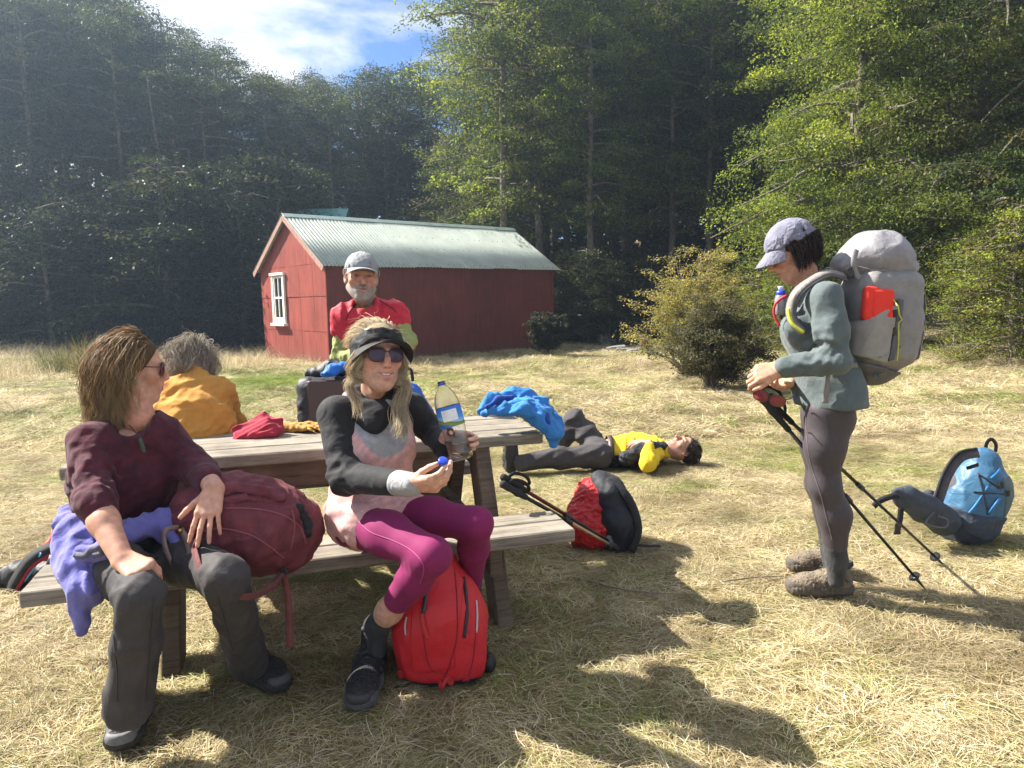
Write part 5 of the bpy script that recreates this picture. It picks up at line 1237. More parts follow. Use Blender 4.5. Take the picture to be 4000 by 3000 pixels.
# ---- man in the red T-shirt, standing behind the table
def man_red():
    Y = 4.05; t = person((at(1420, 1500, Y)[0], Y, tz(-.8, Y)), 'bearded man in grey cap and red T-shirt standing behind the table')
    z0 = float(tz(-.8, Y))
    sl, sr = at(1344, 1238, Y - .03), at(1546, 1222, Y + .03); nb = at(1425, 1170, Y + .02); hl, hr = at(1372, 1560, Y), at(1500, 1555, Y)
    el, wl = at(1326, 1395, Y - .05), at(1480, 1400, Y - .24); er, wr = at(1596, 1335, Y - .06), at(1572, 1372, Y - .22)
    kl, al = V3(hl[0] - .03, Y - .02, z0 + .47), V3(hl[0] - .05, Y + .03, z0 + .10); kr, ar = V3(hr[0] + .03, Y - .02, z0 + .47), V3(hr[0] + .05, Y + .03, z0 + .10)
    H = Frame(at(1412, 1085, Y - .04), (.28, -.95, .02), (.05, .05, 1), 1.08)
    sk = (.46, .23, .155); hd, hc = head_mesh(H, nb, sk, beard=(.25, .23, .21), brows=(.22, .17, .13), neck_r=.056, jaw=.98, wide=.96, nose=1.25, lips=(.36, .13, .11), open_=.001, smile=.005)
    parts, cols = [hd], [hc]; v, c = core_skin(hl, hr, sl, sr, [([hl, kl, al], [.09, .065, .05]), ([hr, kr, ar], [.09, .065, .05]), ([sl, el], [.055, .045]), ([sr, er], [.055, .045])]); parts.append(v); cols.append(c)
    for e, w, tip, s in ((el, wl, at(1530, 1440, Y - .30), -1), (er, wr, at(1535, 1445, Y - .30), 1)):
        S = Sdf(.0036); S.chain([lerp(e, w, .5), w], [.040, .031], .02); hand_prims(S, w, tip - w, (0, -.85, .5), [(.35, .5, .3), (.4, .55, .3), (.45, .6, .3), (.5, .6, .35)], .08, ((.7, .7, -.25), .35), 1.08, s)
        v = S.mesh(); parts.append(v); cols.append(flat_col(v, np.array(sk) * 1.03))
    body_obj(t, parts, cols)
    S = Sdf(.0065); torso(S, hl, hr, sl, sr, .106, .100, .104, 1.34, sh=.053, drop=.05); S.cone(sl, lerp(sl, el, .34), .060, .060, .04); S.cone(sr, lerp(sr, er, .36), .060, .060, .04); S.cone(lift(nb, -.06), lift(nb, -.12), .080, .10, .05); S.cone(lift(nb, -.045), sl + V3(0, 0, .002), .050, .054, .05); S.cone(lift(nb, -.045), sr + V3(0, 0, .002), .050, .054, .05)
    S.cone(lift(nb, .06), nb + V3(0, -.045, -.020), .060, .050, .02, -1)
    w1, w2 = wrinkle(51, .007, 34, (.2, 0, 1), 3.5), wrinkle(52, .008, 46, (1, 0, -.5), 3)
    S.disp = lambda P: w1(P) + w2(P) * np.clip(1.3 - np.minimum(np.linalg.norm(P - sl, axis=1), np.linalg.norm(P - sr, axis=1)) / .17, 0, 1)
    S.plane((hl + hr) / 2 + V3(0, 0, -.04), (0, 0, -1), .008)
    TS = S.mesh(); ts = obj('t_shirt', TS, cloth('red_sport_jersey', (.52, .022, .045), .7, .25, .12, 800, .15, 16, .3), t)
    blk = plain('black_seam', (.02, .012, .015), .8); f = V3(0, -1, 0)
    sk = Skin(TS)
    for pts in ([(1392, 1185), (1374, 1205), (1360, 1228), (1352, 1252)], [(1482, 1172), (1510, 1190), (1535, 1205), (1550, 1222)]):
        obj('shoulder_seam', tube(sk.line(pts, .001), .0028, 5), blk, ts)
    S = Sdf(.006); S.chain([lerp(sl, el, .3), el, lerp(el, wl, .86)], [.048, .046, .038], .02); S.chain([lerp(sr, er, .3), er, lerp(er, wr, .80)], [.048, .046, .038], .02)
    S.cone(lift(nb, .002), lift(nb, -.06), .060, .075, .02); S.cone(lift(nb, .07), nb + V3(0, -.045, .004), .057, .052, .01, -1)
    w1 = wrinkle(55, .005, 60, (0, 1, 0), 2); S.disp = w1
    obj('undershirt', S.mesh(), cloth('olive_merino', (.27, .30, .10), .85, .3, .15, 600, .3, 24, .3), t)
    S = Sdf(.009); S.ell((hl + hr) / 2 + V3(0, 0, -.02), (.17, .125, .12), k=.04); S.chain([hl, kl, al], [.095, .072, .062], .04); S.chain([hr, kr, ar], [.095, .072, .062], .04); S.disp = wrinkle(57, .006, 30, (0, 0, 1), 3); obj('jeans', S.mesh(), cloth('blue_jeans', (.06, .09, .17), .85), t)
    for a in (al, ar): shoe((a[0], a[1] - .19, z0), (a[0], a[1] + .07, z0), a, t, (cloth('brown_shoe', (.10, .07, .05), .8), dark_sole, plain('pale_lace', (.3, .27, .3), .8)), res=.008)
    hm = hair_mat('grey_hair'); VF, C = hair(H, 60, 260, .035, region=lambda D: (D[:, 2] < .15) & (D[:, 2] > -.5) & (D[:, 1] < .25), cols=((.34, .32, .29), (.46, .44, .40)), rad=.0022, curl=.001, ell=(.079, .100, .086), vol=1.02, steps=5); obj('hair', VF, hm, t, True, C)
    # clipped grey beard
    r = np.random.default_rng(6); S = Sdf(.004)
    def breg(D): return (D[:, 1] > .15) & (D[:, 2] < -.25) & (D[:, 2] > -.95)
    VF, C = hair(H, 61, 1300, .013, region=breg, cols=((.26, .24, .22), (.36, .34, .31), (.14, .12, .10)), rad=.0008, curl=.002, jitter=.6, ell=(.054, .073, .068), cen=(0, .012, -.048), vol=1.0, steps=4, flow=lambda D: np.tile((0, .1, -1.), (len(D), 1))); obj('beard', VF, hm, t, True, C)
    # cap
    cap(H, t, cloth('light_grey_cap', (.27, .28, .29), .8, .15, .12, 700, .2, 40, .3), (.26, .27, .29), brim_drop=.010)
def cap(H, t, m, under, brim_drop=.012, tilt=0.0, brim_len=.075, opening=False, grow=1.0):
    S = Sdf(.004); e = np.array((.086, .108, .092)) * grow; S.ell((0, -.014, .040), e, k=.01); S.ell((0, -.014, .034), e - .005, k=.004, op=-1); S.plane((0, 0, .032), (0, .06, -1), .004)
    if opening: S.ell((0, -.118, .052), (.034, .04, .026), k=.004, op=-1)
    S.disp = wrinkle(5, .0022, 70, (0, 1, 0), 2)
    V, F = S.mesh(); c = obj('cap', (H.w(V), F), m, t)
    a = np.linspace(-1.05, 1.05, 17); rows = []
    for q in np.linspace(0, 1, 6):
        x = np.sin(a) * (.084 + .003 * q); y = np.cos(a) * .104 - .014 + brim_len * q * np.maximum(np.cos(a * 1.38), 0) ** .6; z = .047 - brim_drop * q * 1.0 - .018 * (np.abs(a) / 1.05) ** 2 * q - .006 * (np.abs(a)) ** 2; rows.append(np.stack([x * 1.02, y, z], 1))
    P = np.stack(rows); n = 17; V = np.vstack([P.reshape(-1, 3), P.reshape(-1, 3) - [0, 0, .004]]); i = np.arange(5)[:, None] * n; j = np.arange(n - 1)[None]
    Q = np.stack([i + j, i + n + j, i + n + j + 1, i + j + 1], -1).reshape(-1, 4); k = 6 * n; ed = np.stack([5 * n + np.arange(n - 1), 5 * n + np.arange(1, n), 5 * n + np.arange(1, n) + k, 5 * n + np.arange(n - 1) + k], 1)
    obj('brim', (H.w(V), [np.vstack([Q[:, ::-1], Q + k, ed])]), m, c); V, F = tube([(0, -.014, .132 * grow), (0, -.014, .1375 * grow)], [.009, .005], 8); obj('button', (H.w(V), F), m, c)
    return c
man_red()

# ---- blonde woman with the bottle
def woman_blonde():
    t = person((at(1450, 2000, 2.5)[0], 2.5, 0), 'blonde woman in black visor, pink and black top and plum leggings holding a bottle')
    sl, sr = at(1318, 1620, 2.50), at(1600, 1600, 2.66); nb = at(1462, 1560, 2.58); hl, hr = at(1365, 2020, 2.47), at(1530, 2000, 2.60)
    el, wl = at(1352, 1865, 2.38), at(1610, 1893, 2.18); er, wr = at(1690, 1680, 2.72), at(1728, 1742, 2.54)
    kl, al = at(1690, 2170, 2.16), at(1470, 2450, 2.40); kr, ar = at(1860, 2045, 2.38), at(1830, 2330, 2.66)
    H = Frame(at(1475, 1392, 2.47), (.50, -.86, .07), (.06, .06, 1), .95)
    sk = (.53, .30, .22); hd, hc = head_mesh(H, nb, sk, open_=.006, lips=(.50, .17, .17), brows=(.25, .17, .11), neck_r=.050, nose=.85, smile=.006, wide=1.06)
    parts, cols = [hd], [hc]; v, c = core_skin(hl, hr, sl, sr, [([hl, kl], [.085, .06]), ([hr, kr, ar], [.085, .06, .045]), ([sl, el], [.052, .045]), ([sr, er], [.052, .045])]); parts.append(v); cols.append(c)
    S = Sdf(.004); S.chain([lerp(kl, al, .45), lerp(kl, al, .75), al, lift(al, -.06)], [.045, .043, .036, .034], .02); v = S.mesh(); parts.append(v); cols.append(flat_col(v, np.array(sk) * 1.05, .02))
    # right hand (image left) holding the blue cap
    S = Sdf(.0028); S.chain([lerp(el, wl, .72), wl], [.034, .027], .02); cp = at(1738, 1862, 2.125)
    tips = hand_prims(S, wl, at(1745, 1890, 2.11) - wl, (.05, -.80, -.58), [(.45, .75, .4), (.55, .85, .4), (.6, .9, .4), (.65, .95, .4)], .03, ((.42, .88, -.30), .30), .97, -1, .004); cp = lerp(tips[0], tips[4], .5) + V3(.004, -.004, .004); v = S.mesh(); parts.append(v); cols.append(flat_col(v, np.array(sk) * 1.03))
    # left hand round the bottle
    ba, bb = at(1805, 1795, 2.44), at(1722, 1490, 2.46); bd = nrm(bb - ba)
    S = Sdf(.0030); S.chain([lerp(er, wr, .4), wr], [.030, .024], .02)
    c0 = lerp(ba, bb, .21); S.cone(wr, c0 + V3(-.045, .060, .006), .024, .023, .02); hand_prims(S, c0 + V3(-.050, .060, .006), (.95, .10, -.18), (-.05, .98, .1), [(1.05, .95, .6), (1.05, 1.0, .6), (1.05, 1.05, .6), (1.05, 1.1, .6)], .06, ((.55, -.1, -.85), .35), .98, 1, .003); v = S.mesh(); parts.append(v); cols.append(flat_col(v, np.array(sk) * 1.03))
    body_obj(t, parts, cols)
    # teeth
    V, F = tube([(-.022, .0805, -.0592), (-.010, .0885, -.0628), (0, .0905, -.0636), (.010, .0885, -.0628), (.022, .0805, -.0592)], [.002, .0036, .0042, .0036, .002], 6, 4); obj('teeth', (H.w(V), F), plain('teeth', (.75, .72, .66), .4, 0, .05), t)
    # pink body of the top
    S = Sdf(.006); torso(S, hl, hr, sl, sr, .108, .100, .110, 1.30, sh=.052, bust=.062, chest_f=nrm((.35, -.93, 0)))
    S.ell((hl + hr) / 2 + V3(.008, 0, -.01), (.142, .112, .095), basis(x=hr - hl, z=(0, 0, 1)), .05); S.cone(hl + V3(.012, 0, 0), lerp(hl, kl, .20), .094, .088, .04); S.cone(hr, lerp(hr, kr, .22), .090, .082, .04)
    S.cone(lift(nb, .05), nb + V3(.01, -.05, -.01), .062, .056, .015, -1); S.plane((hl + hr) / 2 + V3(0, 0, -.10), (-.1, .1, -1), .01)
    w1, w2 = wrinkle(71, .010, 38, (1, -.4, .35), 4), wrinkle(72, .004, 60, (1, 0, -.3), 3); zt = (sl[2] + sr[2]) / 2
    S.disp = lambda P: w1(P) * np.clip((zt - .15 - P[:, 2]) / .2, .12, 1) + w2(P) * .6
    TM = S.mesh(); f0 = nrm((.30, -.95, 0)); yc = (sl + sr) / 2 + f0 * .10 + V3(.012, 0, -.045); dd = np.linalg.norm((TM[0] - yc) * [1, 1, .95], axis=1); ky = sstep(.100, .090, dd)[:, None]; r_ = np.random.default_rng(2); nz = .5 + .5 * np.sin(TM[0] @ r_.normal(size=3) * 90) * np.sin(TM[0] @ r_.normal(size=3) * 140)
    Ct = np.array((.66, .38, .36)) * (1 - .22 * nz[:, None]) * (1 - ky) + np.array((.33, .33, .34)) * ky
    pk = obj('top', TM, vcol('heather_top', .9, 0, .2, .5, 500, var=.16), t, True, Ct); sk4 = Skin(TM)
    # black sleeves
    for nm, a, b, c_, e_, rr in (('sleeve', sl, el, wl, .82, (.066, .055, .040)), ('sleeve', sr, er, wr, 1.12, (.062, .050, .038))):
        S = Sdf(.0055); S.chain([a + V3(0, 0, -.004), b, lerp(b, c_, e_)], rr, .03); w2 = wrinkle(74 + int(a[0] > -.4), .007, 62, nrm(np.cross(b - a, c_ - b)), 2.5)
        ins = nrm(np.cross(b - a, (0, 1, 0)))
        S.disp = lambda P, b=b, w2=w2: w2(P) * np.clip(1.35 - np.linalg.norm(P - b, axis=1) / .13, .12, 1)
        S.cone(a, lerp(a, (sl + sr) / 2, .35) + V3(0, 0, .008), .060, .052, .03)
        obj(nm, S.mesh(), cloth('black_jersey', (.018, .018, .020), .8, .2, .2, 700, .2, 22, .25), t)
    gj = cloth('grey_jersey', (.33, .33, .34), .85, .2, .12, 500, .3, 40, .3)
    cf = obj('cuff', (lambda S: S.mesh())(Sdf(.004).cone(lerp(el, wl, .80), lerp(el, wl, 1.0), .041, .037, .01)), cloth('grey_jersey', (.33, .33, .34), .85, .2, .12, 500, .3, 40, .3), t)
    # grey cowl collar with black lining, grey yoke
    ms = (sl + sr) / 2; f = nrm((.30, -.95, 0))
    obj('zip', ribbon(sk4.line([(1476, 1618), (1486, 1648), (1496, 1672)], .002), .007, .003, f, 0), plain('black_zip', (.02, .02, .02), .5), t)
    C = nb + V3(.005, -.012, -.015); S = Sdf(.005)
    a = np.linspace(0, 6.283, 15)[:-1]; ring = [C + V3(math.cos(q) * .090, math.sin(q) * .080, .018 * math.cos(q) + (.055 if math.sin(q) > 0 else .055 + .075 * math.sin(q)) - (.02 if abs(math.cos(q)) > .8 else 0)) for q in a]
    S.chain(ring + ring[:1], [.026] * 15, .02); S.disp = wrinkle(77, .003, 50, (1, 0, 0), 3); obj('cowl_collar', S.mesh(), MATS['grey_jersey'], t)
    S = Sdf(.005); ring = [C + V3(math.cos(q) * .064, math.sin(q) * .066 - .012, (.045 if math.sin(q) > 0 else .045 + .085 * math.sin(q))) for q in a]
    S.chain(ring + ring[:1], [.025] * 15, .02); S.chain([C + V3(-.06, -.05, .02), C + V3(.005, -.098, -.055), C + V3(.065, -.05, .02)], [.030, .033, .030], .03); S.ell(C + V3(.004, -.075, -.025), (.055, .028, .050), k=.03); S.disp = wrinkle(78, .003, 50, (1, 0, .4), 3); obj('black_lining', S.mesh(), MATS['black_jersey'], t)
    # leggings
    S = Sdf(.0055); S.ell((hl + hr) / 2 + V3(.008, .01, -.035), (.138, .112, .088), basis(x=hr - hl, z=(0, 0, 1)), .04)
    S.chain([hl + V3(.02, -.02, -.02), lerp(hl, kl, .5) + V3(0, 0, .004), kl], [.080, .069, .053], .04); S.chain([kl, lerp(kl, al, .30), lerp(kl, al, .58)], [.055, .054, .047], .03)
    S.chain([hr + V3(0, -.02, -.02), lerp(hr, kr, .5), kr], [.079, .068, .052], .04); S.chain([kr, lerp(kr, ar, .3), lerp(kr, ar, .85)], [.054, .052, .043], .03)
    w1 = wrinkle(81, .004, 90, (1, 0, -.5), 3); S.disp = lambda P: w1(P) * np.clip(1.3 - np.linalg.norm(P - (kl + V3(-.045, .03, -.045)), axis=1) / .06, 0, 1)
    S.plane(lerp(kl, al, .62), al - kl, .004) if False else None
    LG4 = S.mesh(); lg = obj('leggings', LG4, cloth('plum_leggings', (.215, .018, .095), .75, .1, .08, 900, .1, 8, .12, None, .2), t)
    sk5 = Skin(LG4); obj('leg_seam', tube(sk5.line([(1400, 2035), (1450, 2080), (1530, 2110), (1600, 2145), (1645, 2190), (1655, 2230), (1640, 2280)], .0004), .0018, 4), plain('plum_seam', (.33, .06, .17), .8), lg)
    # socks and boots
    dk = cloth('dark_sock', (.04, .04, .045), .95, .2, .3, 300, .5)
    S = Sdf(.004); S.chain([lerp(kl, al, .86), al, lift(al, -.08)], [.043, .042, .032], .02); obj('sock', S.mesh(), dk, t); S = Sdf(.006); S.chain([lerp(kr, ar, .8), ar, lift(ar, -.1)], [.046, .045, .044], .02); obj('sock', S.mesh(), dk, t)
    m = (cloth('black_boot', (.022, .022, .024), .7, .1, .5, 120, .6, 70, .7), plain('grey_sole', (.07, .07, .075), .8, 0, .2, 60, .3), plain('black_lace', (.03, .03, .03), .8), plain('boot_toe', (.03, .03, .032), .6, 0, .2, 80, .3))
    shoe(onz(1396, 2815) + V3(0, 0, .024), onz(1470, 2605) + V3(0, 0, .026), al, t, m, high=.035, seed=5); shoe((ar[0] + .03, ar[1] - .20, .0), (ar[0], ar[1] + .06, .0), ar, t, m, high=.03, res=.008)
    # hair: crown above the visor, side locks and a tail over the shoulder
    hm = hair_mat('blonde_hair', .4, .35); cb = ((.62, .50, .33), (.70, .60, .42), (.50, .38, .23), (.78, .70, .54)); base = scalp(H, None, (.082, .101, .090), cut=[((0, .06, .045), (0, 1, -.55)), ((0, 0, -.06), (0, .4, -1))]); ho = obj('hair', base, hm, t, True, np.tile((.50, .39, .24), (len(base[0]), 1)))
    VF, C_ = hair(H, 91, 2600, .10, region=lambda D: (D[:, 1] < .45) & (D[:, 2] > .30), cols=cb, rad=.0009, curl=.002, stiff=.9, vol=.97, ell=(.083, .101, .091), steps=9, jitter=.25, flow=lambda D: np.tile((0, -1., -.1), (len(D), 1))); obj('hair_locks', VF, hm, ho, True, C_)
    VF, C_ = hair(H, 92, 45, .07, part=(0, .2, .9), region=lambda D: (D[:, 2] > .7), cols=cb, rad=.0007, curl=.004, stiff=.95, vol=1.05, steps=10, jitter=.9, frizz=.6, clump=0); obj('flyaway_hair', VF, hm, ho, True, C_)
    for sx, n, ln, px in ((-1, 170, .30, 0), (1, 800, .42, 1)):
        P0 = H.w((sx * .078, .012, .0)); 
        if sx < 0: path = [H.w((-.072, .030, .005)), H.w((-.086, .020, -.06)), at(1372, 1490, 2.42), at(1392, 1560, 2.42), at(1400, 1640, 2.41)]
        else: path = [H.w((.070, .030, .0)), H.w((.088, .010, -.06)), at(1572, 1490, 2.50), at(1560, 1590, 2.47), at(1572, 1660, 2.44), at(1560, 1705, 2.43)]
        r = np.random.default_rng(93 + px); Vs, Cs = [], []
        Pp = cr(path, 4)
        parts_ = []; 
        for q in range(n):
            sg = .006 if sx < 0 else .009; o_ = r.normal(0, sg, 3); o2 = r.normal(0, sg * 1.2, 3); fr_ = np.linspace(0, 1, len(Pp))[:, None]; wv = .009 * np.sin(fr_ * r.uniform(8, 14) + r.uniform(0, 6)) * V3(1, .4, 0) * fr_
            k = max(6, int(len(Pp) * r.uniform(.7, 1))); pts = (Pp + o_ * (1 - fr_ * .3) + o2 * fr_ + wv)[:k]; VF = tube(pts, np.linspace(.0010, .0004, k), 3, 0, False); parts_.append(VF); Cs.append(np.tile(np.array(cb)[r.integers(4)] * r.uniform(.65, 1.2), (len(VF[0]), 1)))
        obj('hair_locks', join(parts_), hm, ho, True, np.vstack(Cs))
    # visor: band and peak
    S = Sdf(.0035); S.ell((0, -.010, .034), (.0945, .114, .104), k=.01); S.ell((0, -.010, .034), (.087, .106, .106), k=.004, op=-1); S.plane((0, .05, .092), (0, -.50, 1), .006); S.plane((0, .06, .032), (0, .70, -1), .006); S.disp = wrinkle(95, .0022, 95, (1, .2, .2), 6)
    V, F = S.mesh(); bm = cloth('black_visor_cloth', (.016, .016, .017), .7, .15, .2, 700, .2, 30, .3); vo = obj('visor', (H.w(V), F), bm, t)
    a = np.linspace(-1.25, 1.25, 21); rows = []
    for q in np.linspace(0, 1, 7): rows.append(np.stack([np.sin(a) * (.093 + .022 * q), np.cos(a) * (.106) - .010 + .080 * q * np.maximum(np.cos(a * 1.2), 0) ** .5, .050 + .006 * q - .030 * (np.abs(a) / 1.25) ** 2 - .045 * q * (np.abs(a) / 1.25) ** 1.7], 1))
    P = np.stack(rows); n = 21; V = np.vstack([P.reshape(-1, 3), P.reshape(-1, 3) - [0, 0, .005]]); i = np.arange(6)[:, None] * n; j = np.arange(n - 1)[None]; Q = np.stack([i + j, i + n + j, i + n + j + 1, i + j + 1], -1).reshape(-1, 4); k = 7 * n; ed = np.stack([6 * n + np.arange(n - 1), 6 * n + np.arange(1, n), 6 * n + np.arange(1, n) + k, 6 * n + np.arange(n - 1) + k], 1)
    obj('peak', (H.w(V), [np.vstack([Q[:, ::-1], Q + k, ed])]), bm, vo)
    sunglasses(H, t, (.055, .034, .075), plain('brown_frame', (.05, .025, .02), .3, 0, .3, 50), .0305, .004)
    return ba, bb, cp
BOT = woman_blonde()

# ---- man lying on the grass
def man_lying():
    t = person((at(2400, 1800, 5.6)[0], 5.6, 0), 'person in yellow shirt and black vest lying on the grass with one knee raised')
    zf = lambda p, z: V3(p[0], p[1], tz(p[0], p[1]) + z)
    hL, hR = zf(at(2345, 1790, 5.45), .12), zf(at(2330, 1770, 5.75), .12); sL, sR = zf(at(2560, 1790, 5.45), .13), zf(at(2550, 1770, 5.82), .13); nb = zf(at(2610, 1780, 5.62), .12)
    kL, aL = zf(at(2190, 1800, 5.42), .12), zf(at(2030, 1810, 5.40), .09); kR, aR = at(2245, 1635, 5.85), zf(at(2175, 1800, 5.85), .09)
    eL, wL = zf(at(2530, 1810, 5.25), .09), at(2535, 1730, 5.42); eR, wR = at(2470, 1750, 5.98), at(2520, 1718, 5.70)
    H = Frame(zf(at(2668, 1790, 5.62), .125), (-.25, -.12, 1), (1, .05, .25), 1.03); hd, hc = head_mesh(H, nb, (.48, .26, .18), res=.004, brows=(.06, .04, .03), nose=1.1)
    parts, cols = [hd], [hc]; v, c = core_skin(hL, hR, sL, sR, [([hL, kL, aL], [.085, .06, .045]), ([hR, kR, aR], [.085, .06, .045]), ([sL, eL], [.05, .04]), ([sR, eR], [.05, .04])], rh=.1, rw=.1, rc=.1); parts.append(v); cols.append(c)
    for e, w, s in ((eL, wL, 1), (eR, wR, -1)):
        S = Sdf(.0045); S.chain([lerp(e, w, .7), w], [.034, .03], .02); hand_prims(S, w, (-.85, .25 * s, .02), (-.1, -.2, 1), [(.3, .4, .3)] * 4, tside=s); v = S.mesh(); parts.append(v); cols.append(flat_col(v, (.50, .29, .2)))
    body_obj(t, parts, cols)
    S = Sdf(.008); torso(S, lerp(hL, sL, .3), lerp(hR, sR, .3), sL, sR, .104, .110, .115, 1.35, sh=.06); S.chain([sL, eL, lerp(eL, wL, .75)], [.062, .058, .045], .03); S.chain([sR, eR, lerp(eR, wR, .8)], [.062, .058, .045], .03); S.cone(nb, lerp(nb, (sL + sR) / 2, .6), .06, .085, .03)
    S.disp = wrinkle(101, .009, 34, (.4, 1, 0), 3); sh = obj('shirt', S.mesh(), cloth('yellow_shirt', (.74, .50, .018), .85, .2, .12, 700, .2, 16, .3), t)
    S = Sdf(.008); mh = (hL + hR) / 2; ms = (sL + sR) / 2
    S.chain([lerp(mh, ms, .25) + V3(0, 0, -.035), lerp(mh, ms, .6) + V3(0, 0, -.04), ms + V3(0, 0, -.03)], [.095, .10, .085], .05, nrm(sR - sL), 1.6); S.chain([lerp(hL, sL, .45) + V3(0, -.075, -.01), lerp(hL, sL, .8) + V3(.0, -.05, .045), sL + V3(.06, .02, .05)], [.06, .05, .035], .04); S.disp = wrinkle(103, .009, 48, (0, 1, 0), 3)
    obj('vest', S.mesh(), cloth('black_quilted_vest', (.022, .023, .027), .7, .1, .3, 500, .3, 30, .5), t)
    S = Sdf(.008); S.ell(mh + V3(0, 0, -.005), (.13, .175, .115), k=.05); S.chain([hL, kL, lerp(kL, aL, .95)], [.100, .078, .066], .04); S.chain([hR, lerp(hR, kR, .5), kR], [.105, .09, .075], .04); S.chain([kR, lerp(kR, aR, .5), lerp(kR, aR, .95)], [.076, .078, .07], .03); S.disp = wrinkle(105, .010, 30, (1, 0, .4), 3)
    tr = obj('trousers', S.mesh(), cloth('dark_grey_trousers', (.055, .05, .052), .8, .1, .2, 700, .2, 12, .4), t)
    b0 = lerp(mh, ms, .20); a = np.linspace(0, 6.283, 21); sd = nrm(hR - hL); P = [b0 + sd * math.cos(q) * .158 + V3(0, 0, 1) * math.sin(q) * .118 for q in a]; obj('belt', ribbon(P, .04, .008, np.array([nrm(p - b0) for p in P]), 0), plain('brown_belt', (.06, .035, .025), .5), t)
    obj('watch', tube([lerp(eL, wL, .92) + V3(-.034, 0, .01), lerp(eL, wL, .92) + V3(0, -.034, .012), lerp(eL, wL, .92) + V3(.034, 0, .01), lerp(eL, wL, .92) + V3(0, .03, .0), lerp(eL, wL, .92) + V3(-.034, 0, .01)], .009, 6, 4), plain('watch_grey', (.3, .3, .3), .3, .6), t)
    for a_, k_ in ((aL, kL), (aR, kR)):
        if a_ is aL: shoe(a_ + V3(-.05, -.02, .20), a_ + V3(-.06, 0, -.07), a_ + V3(.04, 0, 0), t, (cloth('brown_shoe', (.10, .07, .05), .8), dark_sole, plain('pale_lace', (.3, .27, .3), .8)), res=.008)
        else: shoe(zf(a_ + V3(-.20, -.02, 0), .01), zf(a_ + V3(.06, 0, 0), .01), a_, t, (cloth('brown_shoe', (.10, .07, .05), .8), dark_sole, plain('pale_lace', (.3, .27, .3), .8)), res=.008)
    hm = hair_mat('dark_hair', .4, .1); base = scalp(H, None, (.081, .102, .088), cut=[((0, .045, .03), (0, 1, -.55)), ((0, 0, -.01), (0, .5, -1))]); ho = obj('hair', base, hm, t, True, np.tile((.03, .022, .016), (len(base[0]), 1)))
    VF, C = hair(H, 107, 420, .05, region=lambda D: (D[:, 1] < .5) & (D[:, 2] > -.3), cols=((.035, .025, .018), (.05, .036, .026)), rad=.0022, curl=.002, steps=6, jitter=.6); obj('hair_locks', VF, hm, ho, True, C)
man_lying()

